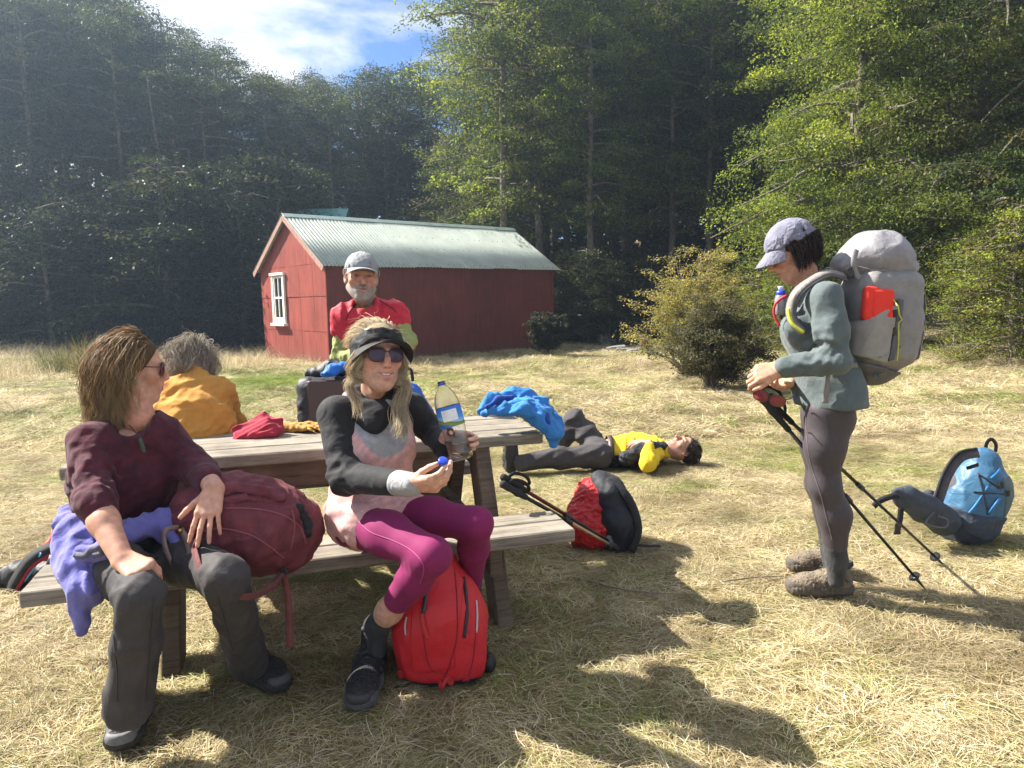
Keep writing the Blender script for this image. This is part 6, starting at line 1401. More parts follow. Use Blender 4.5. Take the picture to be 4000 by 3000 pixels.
# ---- woman standing at the right with the pack
def woman_standing():
    Y = 3.08; g = onz(3250, 2310); t = person((g[0], Y, 0), 'hiker in lavender cap, grey-green fleece and dark leggings standing at right, looking at poles')
    nb = at(3160, 1125, Y); sN, sF = at(3225, 1168, Y - .17), at(3165, 1164, Y + .17)       # near (left) and far shoulder
    hN, hF = at(3235, 1610, Y - .085), at(3215, 1610, Y + .085); eN, wN = at(3262, 1405, Y - .22), at(3045, 1440, Y - .16); eF, wF = at(3200, 1420, Y + .20), at(3085, 1490, Y + .05)
    kN, aN = at(3232, 1900, Y - .085), at(3268, 2190, Y - .07); kF, aF = at(3215, 1890, Y + .09), at(3250, 2160, Y + .09)
    H = Frame(at(3092, 980, Y + .01), (-.87, .06, -.46), (-.46, .02, .87), .97)
    sk = (.50, .26, .17); hd, hc = head_mesh(H, nb, sk, brows=(.05, .035, .03), neck_r=.050)
    parts, cols = [hd], [hc]; v, c = core_skin(hN, hF, sN, sF, [([hN, kN, aN], [.085, .06, .045]), ([hF, kF, aF], [.085, .06, .045]), ([sN, eN], [.05, .045]), ([sF, eF], [.05, .045])], rh=.09, rw=.08, rc=.095); parts.append(v); cols.append(c)
    S = Sdf(.003); S.chain([lerp(eN, wN, .75), wN], [.034, .027], .02); hand_prims(S, wN, at(2920, 1468, Y - .14) - wN, (-.15, -.80, .62), [(.55, .9, .5), (.75, 1.0, .6), (.85, 1.05, .6), (.95, 1.1, .6)], .10, ((.5, .85, -.1), .3), 1.03, -1, .0035); v = S.mesh(); parts.append(v); cols.append(flat_col(v, np.array(sk) * 1.05))
    S = Sdf(.0035); S.chain([lerp(eF, wF, .5), wF], [.036, .028], .02); hand_prims(S, wF, at(2975, 1530, Y - .04) - wF, (.2, .3, -.95), [(.5, .8, .5)] * 4, .08, ((.6, .8, -.2), .3), 1.0, 1, .0035); v = S.mesh(); parts.append(v); cols.append(flat_col(v, sk))
    S = Sdf(.004); S.chain([lerp(kN, aN, .8), aN], [.045, .04], .02); v = S.mesh(); parts.append(v); cols.append(flat_col(v, sk)); body_obj(t, parts, cols)
    # fleece top
    S = Sdf(.006); mh, ms = (hN + hF) / 2, (sN + sF) / 2; sd = nrm(sF - sN)
    S.chain([at(3238, 1575, Y), at(3225, 1450, Y), at(3185, 1300, Y), at(3195, 1190, Y)], [.132, .112, .112, .085], .06, V3(0, 1, 0), 1.30)
    for s in (-1, 1): S.ball(at(3110, 1285, Y + s * .075), .055, .06)
    S.cone(sN, sF, .060, .060, .05); S.chain([sN, lerp(sN, eN, .5) + V3(0, -.01, 0), eN, lerp(eN, wN, .90)], [.068, .064, .058, .043], .03); S.chain([sF, eF, lerp(eF, wF, .9)], [.064, .055, .042], .03)
    S.cone(nb + V3(.01, 0, -.03), ms + V3(0, 0, -.02), .058, .085, .03)
    S.chain([at(3240, 1520, Y), at(3242, 1620, Y)], [.134, .140], .03, V3(0, 1, 0), 1.48); S.plane(at(3240, 1592, Y - .1), (0, 0, -1), .004)
    w1, w2 = wrinkle(121, .007, 30, (1, 0, .2), 3), wrinkle(122, .011, 50, nrm(np.cross(eN - sN, wN - eN)), 2.5); S.disp = lambda P: w1(P) * .8 + w2(P) * np.clip(1.3 - np.linalg.norm(P - (eN + V3(-.05, 0, .03)), axis=1) / .13, 0, 1)
    fl = obj('fleece_top', S.mesh(), cloth('sage_fleece', (.108, .134, .136), .95, .5, .12, 600, .5, 20, .25), t)
    obj('hem_seam', tube([at(3290, 1440, Y - .165), at(3292, 1520, Y - .165), at(3295, 1588, Y - .162)], .0025, 5, 3), plain('dark_seam', (.06, .08, .08), .9), fl)
    # leggings
    S = Sdf(.006); S.ell(mh + V3(.02, 0, -.02), (.092, .138, .095), k=.05); 
    for h, k, a in ((hN, kN, aN), (hF, kF, aF)):
        S.chain([h, lerp(h, k, .45) + V3(-.012, 0, 0), k + V3(-.012, 0, 0)], [.090, .075, .056], .05); S.chain([k + V3(-.01, 0, 0), lerp(k, a, .38) + V3(.016, 0, 0), lerp(k, a, .84)], [.061, .063, .048], .04)
    S.plane(lerp(kN, aN, .86), (0, 0, -1), .003); S.disp = wrinkle(125, .0007, 60, (0, 1, 0), 2)
    LM = S.mesh(); lg = obj('leggings', LM, cloth('dark_mauve_leggings', (.058, .047, .053), .6, .1, .1, 900, .1, 8, .15, None, .4), t)
    obj('side_seam', tube(Skin(LM).line([(3150, 1610), (3152, 1720), (3170, 1820), (3205, 1930), (3238, 2060), (3250, 2110)], .0006), .0022, 5), plain('pale_seam', (.16, .13, .14), .8), lg)
    for k, a in ((kN, aN), (kF, aF)):
        S = Sdf(.005); S.chain([lerp(k, a, .80), a, lift(a, -.09)], [.049, .044, .032], .02); obj('sock', S.mesh(), cloth('charcoal_wool_sock', (.055, .055, .055), .98, .3, .45, 260, .7), t)
    m = (cloth('taupe_suede_shoe', (.19, .15, .108), .9, .2, .3, 160, .6, 60, .7), plain('taupe_sole', (.085, .07, .055), .85, 0, .25, 60, .4), plain('dark_green_lace', (.03, .032, .026), .8), plain('taupe_toe', (.085, .072, .058), .85, 0, .2, 80, .3))
    shoe(onz(3068, 2330) + V3(-.0, 0, .024), V3(onz(3068, 2330)[0] + .285, onz(3068, 2330)[1] - .01, .024), aN + V3(.01, 0, 0), t, m, seed=7)
    f = onz(3070, 2240); shoe(f + V3(0, 0, .024), V3(f[0] + .285, f[1], .024), aF, t, m, seed=8)
    hm = hair_mat('dark_brown_hair', .35, .1); base = scalp(H, None, (.083, .104, .088), cut=[((0, .05, .03), (0, 1, -.6)), ((0, 0, -.035), (0, .35, -1))]); ho = obj('hair', base, hm, t, True, np.tile((.025, .018, .016), (len(base[0]), 1)))
    VF, C = hair(H, 127, 3200, lambda D, r: r.uniform(.075, .12, len(D)), gravity=(-.1, 0, -1), flow=lambda D: np.tile((0, -.15, -1.), (len(D), 1)), region=lambda D: (D[:, 1] < .40) & (D[:, 2] > -.35) & (D[:, 2] < .10), cols=((.030, .022, .020), (.045, .034, .03), (.02, .015, .014)), rad=.0010, curl=.0014, stiff=.82, vol=1.02, steps=9, jitter=.15); obj('hair_locks', VF, hm, ho, True, C)
    cap(H, t, cloth('lavender_cap', (.19, .19, .25), .8, .15, .1, 700, .2, 36, .4), (.2, .2, .26), brim_drop=.040, brim_len=.078, opening=True, grow=1.04)
    sN_ = dict(nb=nb, sN=sN, sF=sF, hN=hN, wN=wN, wF=wF, Y=Y, ms=ms); return sN_
STAND = woman_standing()

# ------------------------------------------------------------------ packs, poles and small things
black_web = cloth('black_webbing', (.020, .020, .022), .75, .05, .2, 500, .4, 60, .1)
black_plastic = plain('black_plastic', (.018, .018, .02), .4, 0, .2, 60)
def nylon(name, col, rough=.6, fold=16, fb=.5, var=.15, col2=None): return cloth(name, col, rough, .05, var, 800, .25, fold, fb, col2, .4)
def hull(pts, rad, side, ratio, grow, res, cuts=(), disp=None, k=.08, extra=None):
    S = Sdf(res); S.chain(pts, [r + grow for r in rad], k, side, ratio)
    if extra: extra(S, grow)
    for c, n in cuts: S.plane(c, n, .004)
    S.disp = disp; return S.mesh()
def rest(VF, z=0.0):
    V, F = VF; return V, F
def buckle(c, R, s=.022): return join([bbox(c, (s, s * 1.5, .008), R, .002), bbox(c + R[:, 1] * s * .9, (s * 1.2, s * .5, .006), R, .002)])

# ---- bottle in the blonde woman's hand
def bottle():
    ba, bb, cp = BOT; ax = nrm(bb - ba); L = np.linalg.norm(bb - ba); R = basis(x=(1, 0, 0), z=ax); n = 40
    prof = [(0, .000), (.034, .002), (.041, .012), (.043, .03), (.0405, .055), (.0425, .062), (.040, .070), (.0425, .078), (.040, .086), (.0425, .094), (.041, .105), (.044, .12), (.0445, .20), (.043, .215), (.036, .238), (.026, .256), (.0155, .268), (.013, .275), (.013, .288)]
    sc = L / .288
    def lathe(pr, jig=0):
        a = np.arange(n) * 2 * math.pi / n; V, F = [], []
        for r, h in pr: V.append(ba + ax * h * sc + (r * sc * (1 + (jig * np.cos(5 * a) if h < .03 else 0)))[:, None] * (np.cos(a)[:, None] * R[:, 0] + np.sin(a)[:, None] * R[:, 1]) if True else None)
        V = np.vstack(V); i = np.arange(len(pr) - 1)[:, None] * n; j = np.arange(n)[None]; j2 = (j + 1) % n
        return V, [np.stack([i + j, i + j2, i + n + j2, i + n + j], -1).reshape(-1, 4)]
    def arr(pr): return [(np.full(n, float(r)), h) for r, h in pr]
    m, nt, b, N, Lk = new_mat('clear_bottle_plastic'); b.inputs['Transmission Weight'].default_value = 1; b.inputs['IOR'].default_value = 1.45; b.inputs['Roughness'].default_value = .02; b.inputs['Base Color'].default_value = (.97, .98, .97, 1); b.inputs['Specular IOR Level'].default_value = .8
    nn = noise(N, Lk, objco(N), 60, 3); bump(N, Lk, b, nn.outputs['Fac'], .25, .003)
    t = thing('water_bottle', ba, 'large clear plastic water bottle with blue label held by the blonde woman', 'bottle')
    inner = [(max(r - .0006, 0), h + (.0006 if r < .001 else 0)) for r, h in prof]
    o1 = lathe(arr(prof), .06); o2 = lathe(arr(inner), .06); o2 = (o2[0], [o2[1][0][:, ::-1]]); k = len(prof) - 1
    V, F = join([o1, o2]); nn_ = len(o1[0]); i = np.arange(n); i2 = (i + 1) % n; F = [np.vstack(F + [np.stack([k * n + i, k * n + i2, nn_ + k * n + i2, nn_ + k * n + i], 1)])]
    obj('shell', (V, F), m, t)
    wm, nt, b, N, Lk = new_mat('water'); b.inputs['Transmission Weight'].default_value = 1; b.inputs['IOR'].default_value = 1.15; b.inputs['Roughness'].default_value = 0.0
    S = Sdf(.0025); S.chain([ba + ax * h * sc for h in (.043, .05, .062, .070, .078, .086, .094)], [(r_ - .0004) * sc for r_ in (.0425, .0415, .0425, .040, .0425, .040, .0425)], .004); S.plane(ba + ax * .066 * sc, (0, 0, 1), .001); S.plane(ba + ax * .003 * sc, -ax, .004); obj('water', S.mesh(), wm, t)
    lm, nt, b, N, Lk = new_mat('bottle_label'); co = objco(N); sp = N('ShaderNodeSeparateXYZ'); Lk(co, sp.inputs[0])
    z0 = (ax * .125 * sc)[2]; z1 = (ax * .197 * sc)[2]; mr = N('ShaderNodeMapRange'); mr.inputs[1].default_value = z0; mr.inputs[2].default_value = z1; Lk(sp.outputs['Z'], mr.inputs[0])
    nz = noise(N, Lk, co, 50, 4); ad = N('ShaderNodeMath'); ad.operation = 'MULTIPLY_ADD'; ad.inputs[1].default_value = .2; Lk(nz.outputs['Fac'], ad.inputs[0]); Lk(mr.outputs[0], ad.inputs[2])
    Lk(ramp(N, Lk, ad.outputs[0], [(.0, (.02, .10, .42)), (.22, (.03, .14, .50)), (.24, (.20, .26, .03)), (.40, (.10, .18, .02)), (.44, (.30, .50, .75)), (.62, (.06, .26, .70)), (1.0, (.03, .16, .60))]).outputs[0], b.inputs['Base Color']); b.inputs['Roughness'].default_value = .35
    lab = lathe(arr([(.0452, .125), (.0456, .16), (.0452, .197)])); obj('label', lab, lm, t)
    q = []; fw = nrm(V3(.1, -1, 0) - ax * np.dot(V3(.1, -1, 0), ax)); sd = np.cross(ax, fw)
    for h in (.146, .186):
        for a in np.linspace(-.62, .62, 7): q.append(ba + ax * h * sc + .0459 * sc * (fw * math.cos(a) + sd * math.sin(a)))
    i = np.arange(6); obj('white_panel', (np.array(q), [np.stack([i, i + 1, i + 8, i + 7], 1)]), plain('white_print', (.72, .74, .76), .4), t)
    blue = plain('blue_cap_plastic', (.02, .06, .55), .35, 0, .05); obj('neck_ring', tube([ba + ax * .2735 * sc, ba + ax * .2775 * sc], .0155 * sc, 20), blue, t)
    d = nrm((.3, -.5, .8)); tag(obj('bottle_cap', join([tube([cp - d * .006, cp + d * .005, cp + d * .007], [.0155, .0155, .013], 22)]), blue), 'small blue bottle cap held in the blonde woman\'s fingers', 'bottle cap')
bottle()

# ---- burgundy rucksack lying on the near bench
def rucksack_burgundy():
    P = [at(775, 2030, 2.30), at(900, 2035, 2.30), at(1040, 2060, 2.34), at(1130, 2085, 2.38)]; rd = [.088, .122, .132, .108]
    t = thing('rucksack', V3(P[1][0], P[1][1], .43), 'burgundy canvas rucksack with leather straps lying on the near bench', 'rucksack')
    m = nylon('burgundy_canvas', (.165, .034, .045), .8, 14, .6, .25, (.105, .024, .032)); w1, w2 = wrinkle(201, .009, 22, (1, 0, 0), 3), wrinkle(202, .006, 55, (.6, 0, 1), 3)
    BGB = hull(P, rd, V3(0, 1, 0), .92, 0, .006, (), lambda q: w1(q) + w2(q), .1, lambda S, g: (S.cone(at(765, 1975, 2.32), at(900, 1945, 2.34), .06, .075, .06), S.cone(at(1060, 1985, 2.38), at(1150, 2020, 2.40), .07, .05, .06))); b = obj('bag', BGB, m, t); sk = Skin(BGB)
    f = wrinkle(203, .007, 70, (1, 0, 0), 3)
    for pts, r_ in (([(800, 1945), (880, 1918), (970, 1915), (1060, 1930), (1110, 1955)], .016), ([(850, 1960), (950, 1945), (1060, 1958)], .011)):
        S = Sdf(.005); L_ = sk.line(pts, -.002, 3); S.chain(L_, [r_ * (.6 + .4 * math.sin(3.14 * i / (len(L_) - 1))) for i in range(len(L_))], .02); S.disp = f; obj('flap_fold', S.mesh(), m, t)
    pm = plain('piping', (.24, .07, .085), .7)
    for pts in ([(870, 1985), (1000, 1988), (1110, 2015), (1175, 2065), (1195, 2130)], [(760, 2085), (870, 2065), (1000, 2100), (1110, 2180)], [(1140, 1990), (1150, 2060), (1135, 2150)]): obj('seam_piping', tube(sk.line(pts, .001), .0028, 5), pm, b)
    S = Sdf(.005); S.chain(sk.line([(1165, 1975), (1195, 2030), (1205, 2090)], .002, 3), [.012] * 7, .01); S.disp = f; obj('black_edge_strap', S.mesh(), black_web, t)
    le = plain('brown_leather', (.17, .12, .10), .55, 0, .25, 30, .3); fc = (0, -1, .1)
    for pts, w in (([(708, 2070, 2.17), (730, 2110, 2.14), (745, 2170, 2.12), (740, 2230, 2.11), (760, 2280, 2.12)], .020), ([(770, 2110, 2.15), (745, 2160, 2.125), (728, 2220, 2.12), (735, 2270, 2.12), (755, 2270, 2.12)], .020), ([(700, 2060, 2.19), (650, 2070, 2.17), (640, 2110, 2.16), (660, 2180, 2.14), (690, 2230, 2.13)], .016)):
        obj('leather_strap', ribbon([at(*q) for q in pts], w, .004, fc), le, t)
    wb = cloth('burgundy_webbing', (.15, .045, .045), .8)
    for pts in ([(750, 2110, 2.14), (790, 2240, 2.02), (880, 2310, 2.0), (980, 2330, 2.05), (1060, 2290, 2.16), (1105, 2230, 2.26)], [(1100, 2190, 2.28), (1105, 2240, 2.26), (1125, 2330, 2.24), (1130, 2450, 2.22), (1132, 2530, 2.21)]):
        obj('webbing_strap', ribbon([at(*q) for q in pts], .022, .003, fc), wb, t)
    obj('buckle', bbox(at(1108, 2235, 2.25), (.026, .012, .022), None, .004), black_plastic, t, False); obj('rivet', tube([at(704, 2072, 2.165), at(704, 2072, 2.158)], .006, 10), plain('brass', (.5, .36, .14), .3, .9), t)
rucksack_burgundy()

# ---- red daypack on the ground under the blonde woman's knees
def daypack_red():
    g = onz(1700, 2715); Yc = g[1] + .12; x = g[0]; P = [V3(x + .015, Yc, .10), V3(x + .01, Yc + .01, .24), V3(x - .015, Yc + .03, .40)]; rd = [.112, .110, .080]; sd = V3(1, 0, 0)
    t = thing('daypack', V3(x, Yc, 0), 'bright red daypack standing on the grass under the blonde woman\'s knees', 'backpack')
    m = nylon('red_nylon', (.58, .018, .028), .55, 10, .5, .12); w1 = wrinkle(211, .007, 20, (.2, 0, 1), 3); ex = lambda S, g_: S.box(V3(x + .012, Yc + .015, .12), (.140 + g_, .098 + g_, .108 + g_), None, .05, .06)
    BGR = hull(P, rd, sd, 1.22, 0, .006, [(V3(0, 0, .035), (0, 0, -1))], w1, .1, ex); b = obj('bag', BGR, m, t)
    obj('base', hull(P, rd, sd, 1.22, -.002, .006, [(V3(0, 0, .045), (0, 0, 1)), (V3(0, 0, .003), (0, 0, -1))], w1, .1, ex), nylon('black_nylon', (.02, .02, .022), .6), t)
    pan = hull(P, rd, sd, 1.22, .005, .005, [(V3(x - .075, Yc, .2), (-1, 0, -.05)), (V3(x + .085, Yc, .2), (1, 0, -.12)), (V3(0, Yc - .02, 0), (0, 1, 0)), (V3(0, 0, .085), (0, 0, -1))], w1, .1, ex); obj('front_pocket', pan, nylon('red_nylon_front', (.55, .014, .024), .5, 10, .4, .1), t)
    F = (0, -1, .1)
    sk = Skin(pan, BGR)
    def sp(px, py, o=0.0): return sk.hit(px, py, .003 + max(o, 0), Yc - .12)
    for pts in ([(1775, 2215), (1785, 2350), (1782, 2500), (1745, 2630)], [(1650, 2450), (1665, 2560), (1690, 2620), (1745, 2632)], [(1860, 2420), (1850, 2560), (1830, 2640)]): obj('seam', tube(sk.line(pts, .0006), .0022, 4), plain('dark_red_seam', (.22, .008, .012), .8), t)
    obj('zip', ribbon([sp(1808, 2255, -.03), sp(1820, 2330, -.004), sp(1822, 2410), sp(1812, 2490)], .012, .004, F), plain('black_zip_tape', (.02, .02, .022), .6), t); obj('zip_pull', ribbon([sp(1665, 2310, -.01), sp(1662, 2350, .004), sp(1655, 2395, .004)], .014, .004, F), black_plastic, t)
    obj('compression_strap', ribbon([sp(1648, 2395, .003), sp(1655, 2440, .006), sp(1670, 2490, .006)], .016, .003, F), cloth('red_webbing', (.5, .03, .03), .7), t)
    rf = plain('reflective_tape', (.42, .42, .44), .35, .2); obj('reflective_strip', ribbon([sp(1858, 2345, -.045), sp(1862, 2400, -.035), sp(1860, 2470, -.03)], .006, .003, (.4, -1, 0)), rf, t); obj('reflective_strip', ribbon([sp(1590, 2410, -.03), sp(1584, 2445, -.028), sp(1586, 2480, -.028)], .006, .003, (-.4, -1, 0)), rf, t)
    rw = MATS['red_webbing']; obj('loop', ribbon([sp(1745, 2640, .008), sp(1722, 2690, .02), sp(1730, 2730, .025), sp(1760, 2700, .022), sp(1762, 2660, .012), sp(1740, 2640, .008)], .012, .003, F), rw, t); obj('hanging_strap', ribbon([sp(1752, 2640, .010), sp(1755, 2720, .02), sp(1740, 2760, .045), sp(1725, 2800, .06)], .022, .003, F), rw, t)
    for px in (1490, 1820): obj('side_strap', ribbon([sp(px, 2660, -.06), sp(px - 5 if px < 1600 else px + 6, 2700, -.02), sp(px + 5, 2715, .0)], .024, .003, F), rw, t)
    S = Sdf(.006); S.chain([V3(x + .150, Yc + .02, .03), V3(x + .180, Yc + .01, .045), V3(x + .178, Yc - .03, .055)], [.022, .020, .012], .02, V3(0, 0, 1), 1.5); obj('hip_pad', S.mesh(), nylon('black_nylon', (.02, .02, .022), .6), t)
daypack_red()

# ---- red and black pack with its rain cover, right of the table
def pack_cover():
    g = onz(2330, 2165); x, Yc = g[0], g[1] + .13; t = thing('backpack', V3(x, Yc, 0), 'pack in crumpled red rain cover with black back on the grass beyond the bench', 'backpack')
    w1, w2 = wrinkle(221, .010, 30, (.4, 0, 1), 3), wrinkle(222, .006, 80, (1, 0, .4), 2)
    P = [V3(x - .01, Yc, .13), V3(x + .015, Yc + .02, .24)]; b = obj('rain_cover', hull(P, [.150, .125], V3(1, 0, 0), 1.0, 0, .006, [(V3(0, 0, .004), (0, 0, -1))], lambda q: w1(q) + w2(q), .08), nylon('red_ripstop', (.52, .018, .022), .4, 30, .7, .15), t)
    Q = [V3(x + .115, Yc - .02, .02), V3(x + .115, Yc - .01, .16), V3(x + .075, Yc + .01, .30), V3(x + .03, Yc + .03, .37)]; obj('back_panel', hull(Q, [.085, .105, .080, .035], V3(0, 1, 0), 1.4, 0, .006, [(V3(0, 0, .004), (0, 0, -1))], wrinkle(223, .005, 30, (0, 0, 1), 3), .06), nylon('black_pack_cloth', (.018, .02, .028), .7, 16, .3), t)
    obj('harness_strap', ribbon([Q[3] + V3(.03, -.08, .0), Q[2] + V3(.085, -.12, .0), Q[1] + V3(.10, -.125, -.02), Q[0] + V3(.06, -.14, .0)], .045, .014, (.6, -1, 0)), black_web, t); obj('loose_strap', ribbon([Q[0] + V3(.06, -.10, .03), Q[0] + V3(.14, -.11, .02), Q[0] + V3(.22, -.09, .012)], .02, .003, (0, -.3, 1)), black_web, t)
pack_cover()

# ---- two trekking poles leaning on the bench
def trek_pole(name, a, b, label, cols, basket=.22, group=None, grip=True, strap=True, r=.0085):
    """a grip end, b tip"""
    a, b = np.asarray(a, float), np.asarray(b, float); d = nrm(b - a); L = np.linalg.norm(b - a); t = thing(name, b, label, 'trekking pole', group)
    m = [plain('pole_%s' % i, c, .35, .3 if i else 0, .1, 30) for i, c in cols]
    obj('upper_shaft', tube([a + d * L * .16, a + d * L * .52], r, 10), m[0], t); obj('lower_shaft', tube([a + d * L * .52, b - d * .05], [r * .85, r * .72], 10), m[1], t); obj('clamp', tube([a + d * (L * .52 - .022), a + d * (L * .52 + .022)], r * 1.45, 10), black_plastic, t)
    obj('tip', tube([b - d * .07, b - d * .03, b], [r * .9, r * .6, .002], 8), black_plastic, t); obj('basket', tube([b - d * .085, b - d * .075], [.026, .020], 14), black_plastic, t)
    if grip:
        S = Sdf(.003); S.chain([a, a + d * .03, a + d * .09, a + d * L * .17], [.017, .0135, .0155, .0125], .01); obj('grip', S.mesh(), plain('black_foam', (.02, .02, .02), .9, 0, .2, 200, .3), t)
    if strap:
        s = nrm(np.cross(d, (0, 1, 0))); obj('wrist_strap', ribbon([a + d * .02, a + s * .04 + d * .03, a + s * .055 + d * .09 - V3(0, .01, 0), a + s * .03 + d * .13, a + d * .035], .014, .002, (0, -1, 0)), black_web, t)
    return t
trek_pole('trekking_pole', at(1968, 1865, 3.00), at(2415, 2135, 3.44), 'trekking pole with dark red upper shaft leaning from the table over the bench end', (('darkred', (.12, .012, .012)), ('blk', (.02, .02, .02))), group='poles leaning on the bench')
trek_pole('trekking_pole', at(1966, 1893, 2.97), at(2420, 2148, 3.42), 'black trekking pole with pale gold lower shaft below the red one on the bench end', (('blk', (.02, .02, .02)), ('gold', (.42, .31, .16))), group='poles leaning on the bench')

# ---- things on the table and the far bench
def on_table(px, py, h=0.0): return onz(px, py, TZ) + V3(0, 0, h)
def table_things():
    S = Sdf(.006); pts = [(1880, 1602, 3.20), (1915, 1560, 3.25), (1985, 1540, 3.30), (2060, 1545, 3.30), (2120, 1580, 3.28), (2165, 1620, 3.25), (2190, 1665, 3.22)]
    S.chain([at(*q) for q in pts], [.018, .024, .026, .026, .026, .024, .020], .03); S.chain([at(1885, 1618, 3.12), at(1960, 1600, 3.12), at(2040, 1600, 3.12), at(2100, 1640, 3.13), at(2150, 1690, 3.13)], [.018, .030, .032, .030, .028], .03)
    S.chain([at(2060, 1580, 3.2), at(2120, 1620, 3.19), at(2160, 1690, 3.17), at(2155, 1735, 3.16)], [.036, .038, .030, .012], .04); S.chain([at(1950, 1588, 3.2), at(2050, 1590, 3.2)], [.024, .03], .04)
    w1, w2 = wrinkle(231, .012, 38, (1, 0, -.5), 6), wrinkle(232, .007, 85, (1, 0, -.4), 6); S.disp = lambda P: w1(P) + w2(P)
    t = thing('jacket', on_table(2030, 1650), 'bright blue fleece jacket crumpled over the right end of the table', 'jacket'); obj('cloth', S.mesh(), cloth('bright_blue_fleece', (.035, .20, .52), .9, .4, .12, 500, .4, 16, .3), t)
    for pts, rr in (([(1900, 1590, 3.10), (1950, 1562, 3.14), (2000, 1552, 3.18)], [.010, .016, .012]), ([(2100, 1590, 3.16), (2135, 1630, 3.14), (2140, 1650, 3.12)], [.010, .014, .010])):
        S = Sdf(.006); S.chain([at(*q) for q in pts], rr, .02); S.disp = wrinkle(233, .005, 50, (1, 0, 0), 2); obj('lining', S.mesh(), cloth('dark_blue_lining', (.015, .06, .30), .8), t)
    S = Sdf(.005); S.chain([on_table(925, 1712, .02), on_table(985, 1704, .03), on_table(1040, 1698, .05), on_table(1070, 1700, .035)], [.018, .026, .034, .03], .05); S.chain([on_table(1000, 1712, .015), on_table(1062, 1708, .03)], [.022, .032], .05); S.chain([on_table(930, 1708, .015), on_table(1075, 1704, .02)], [.02, .026], .05); w3 = wrinkle(235, .014, 48, (1, .3, .5), 3); S.disp = w3
    tag(obj('beanie', S.mesh(), cloth('crimson_fleece', (.34, .022, .045), .95, .5, .15, 500, .5)), 'crimson fleece hat lying crumpled on the table', 'hat')
    gm = cloth('tan_leather_glove', (.48, .26, .06), .8, .1, .2, 300, .3, 40, .4)
    for i, (px, py, d, lb) in enumerate(((1150, 1688, (.8, -.2, .03), 'tan leather work glove lying next to the crimson hat'), (1205, 1684, (.9, .25, .03), 'second tan work glove, nearer the blonde woman'))):
        S = Sdf(.004); w = on_table(px, py, .022); hand_prims(S, w, d, (0, 0, 1), [(.1, .3, .3), (.2, .3, .2), (.1, .4, .2), (.2, .2, .2)], .12, ((.7, .7, .15), .2), .95, 1 if i else -1, .006); S.cone(w - nrm(d) * .05, w, .026, .022, .02); S.disp = wrinkle(240 + i, .004, 70); tag(obj('glove', S.mesh(), gm), lb, 'glove', 'work gloves on the table')
    # tall pack with a flat brown back on the far bench
    c = tp(0, TW + .36, BZ); q = at(1285, 1560, 3.66); R = basis(x=nrm((1, .25, 0)), z=nrm((0, .10, 1))); fx, fy, fz = R[:, 0], R[:, 1], R[:, 2]; b0 = V3(q[0], q[1], BZ)
    t = thing('pack', b0, 'tall dark pack with flat brown back panel standing on the far bench', 'backpack')
    S = Sdf(.007); S.box(b0 + fz * .26, (.165, .11, .26), R, .06, .03); S.disp = wrinkle(245, .006, 26); obj('bag', S.mesh(), nylon('black_pack_body', (.022, .022, .026), .6), t)
    S = Sdf(.006); S.box(b0 + fz * .265 - fy * .105 + fx * .022, (.135, .012, .235), R, .012, .01); obj('back_panel', S.mesh(), plain('brown_panel', (.055, .030, .026), .5, 0, .12, 6), t); obj('panel_seam', tube([b0 + fz * .06 - fy * .1185 + fx * .075, b0 + fz * .49 - fy * .1185 + fx * .075], .0025, 5), plain('pale_stitch', (.2, .15, .13), .7), t)
    S = Sdf(.006); S.chain([b0 + fz * .53 - fx * .10 + fy * .02, b0 + fz * .55, b0 + fz * .555 + fx * .12], [.03, .045, .03], .03); S.disp = wrinkle(247, .008, 50); obj('lid', S.mesh(), nylon('black_pack_body', (.022, .022, .026), .6), t)
    S = Sdf(.005); S.chain([at(1262, 1462, 3.60), at(1300, 1445, 3.62), at(1338, 1430, 3.64)], [.014, .028, .022], .02, side=(0, 1, 0), ratio=1.6); S.disp = wrinkle(248, .006, 60); tag(obj('blue_cloth', S.mesh(), cloth('vivid_blue_cloth', (.012, .14, .58), .6)), 'vivid blue cloth lying on top of the tall dark pack', 'cloth')
    # blue and grey pack before the man
    b0 = at(1600, 1600, 3.70); b0[2] = BZ; t = thing('pack', b0, 'small blue and grey backpack on the far bench in front of the man in red', 'backpack'); top = at(1590, 1490, 3.70)
    P = [b0 + V3(0, 0, .12), lerp(b0, top, .6), top + V3(0, 0, -.06)]; w1 = wrinkle(251, .007, 36, (0, 0, 1), 3); obj('bag', hull(P, [.085, .085, .06], V3(1, 0, 0), 1.25, 0, .006, (), w1), nylon('royal_blue_nylon', (.03, .12, .48), .5, 20, .4), t)
    obj('grey_panel', hull(P, [.085, .085, .06], V3(1, 0, 0), 1.25, .005, .006, [(P[1] + V3(-.01, 0, 0), (1, .2, .5)), (P[1] + V3(0, -.02, 0), (0, 1, 0)), (P[0] + V3(0, 0, .03), (0, 0, -1))], w1), nylon('pale_grey_nylon', (.36, .38, .42), .5), t); obj('grab_loop', ribbon([top + V3(-.02, 0, .0), top + V3(-.015, 0, .06), top + V3(.02, 0, .06), top + V3(.03, 0, 0)], .016, .003, (0, -1, 0)), black_web, t)
    # poles the man leans on
    trek_pole('trekking_pole', at(1530, 1415, 3.78), V3(at(1530, 1415, 3.78)[0] + .02, 3.86, .0), 'trekking pole held upright under the hands of the man in red', (('blk', (.02, .02, .02)), ('silver', (.4, .4, .4))))
table_things()

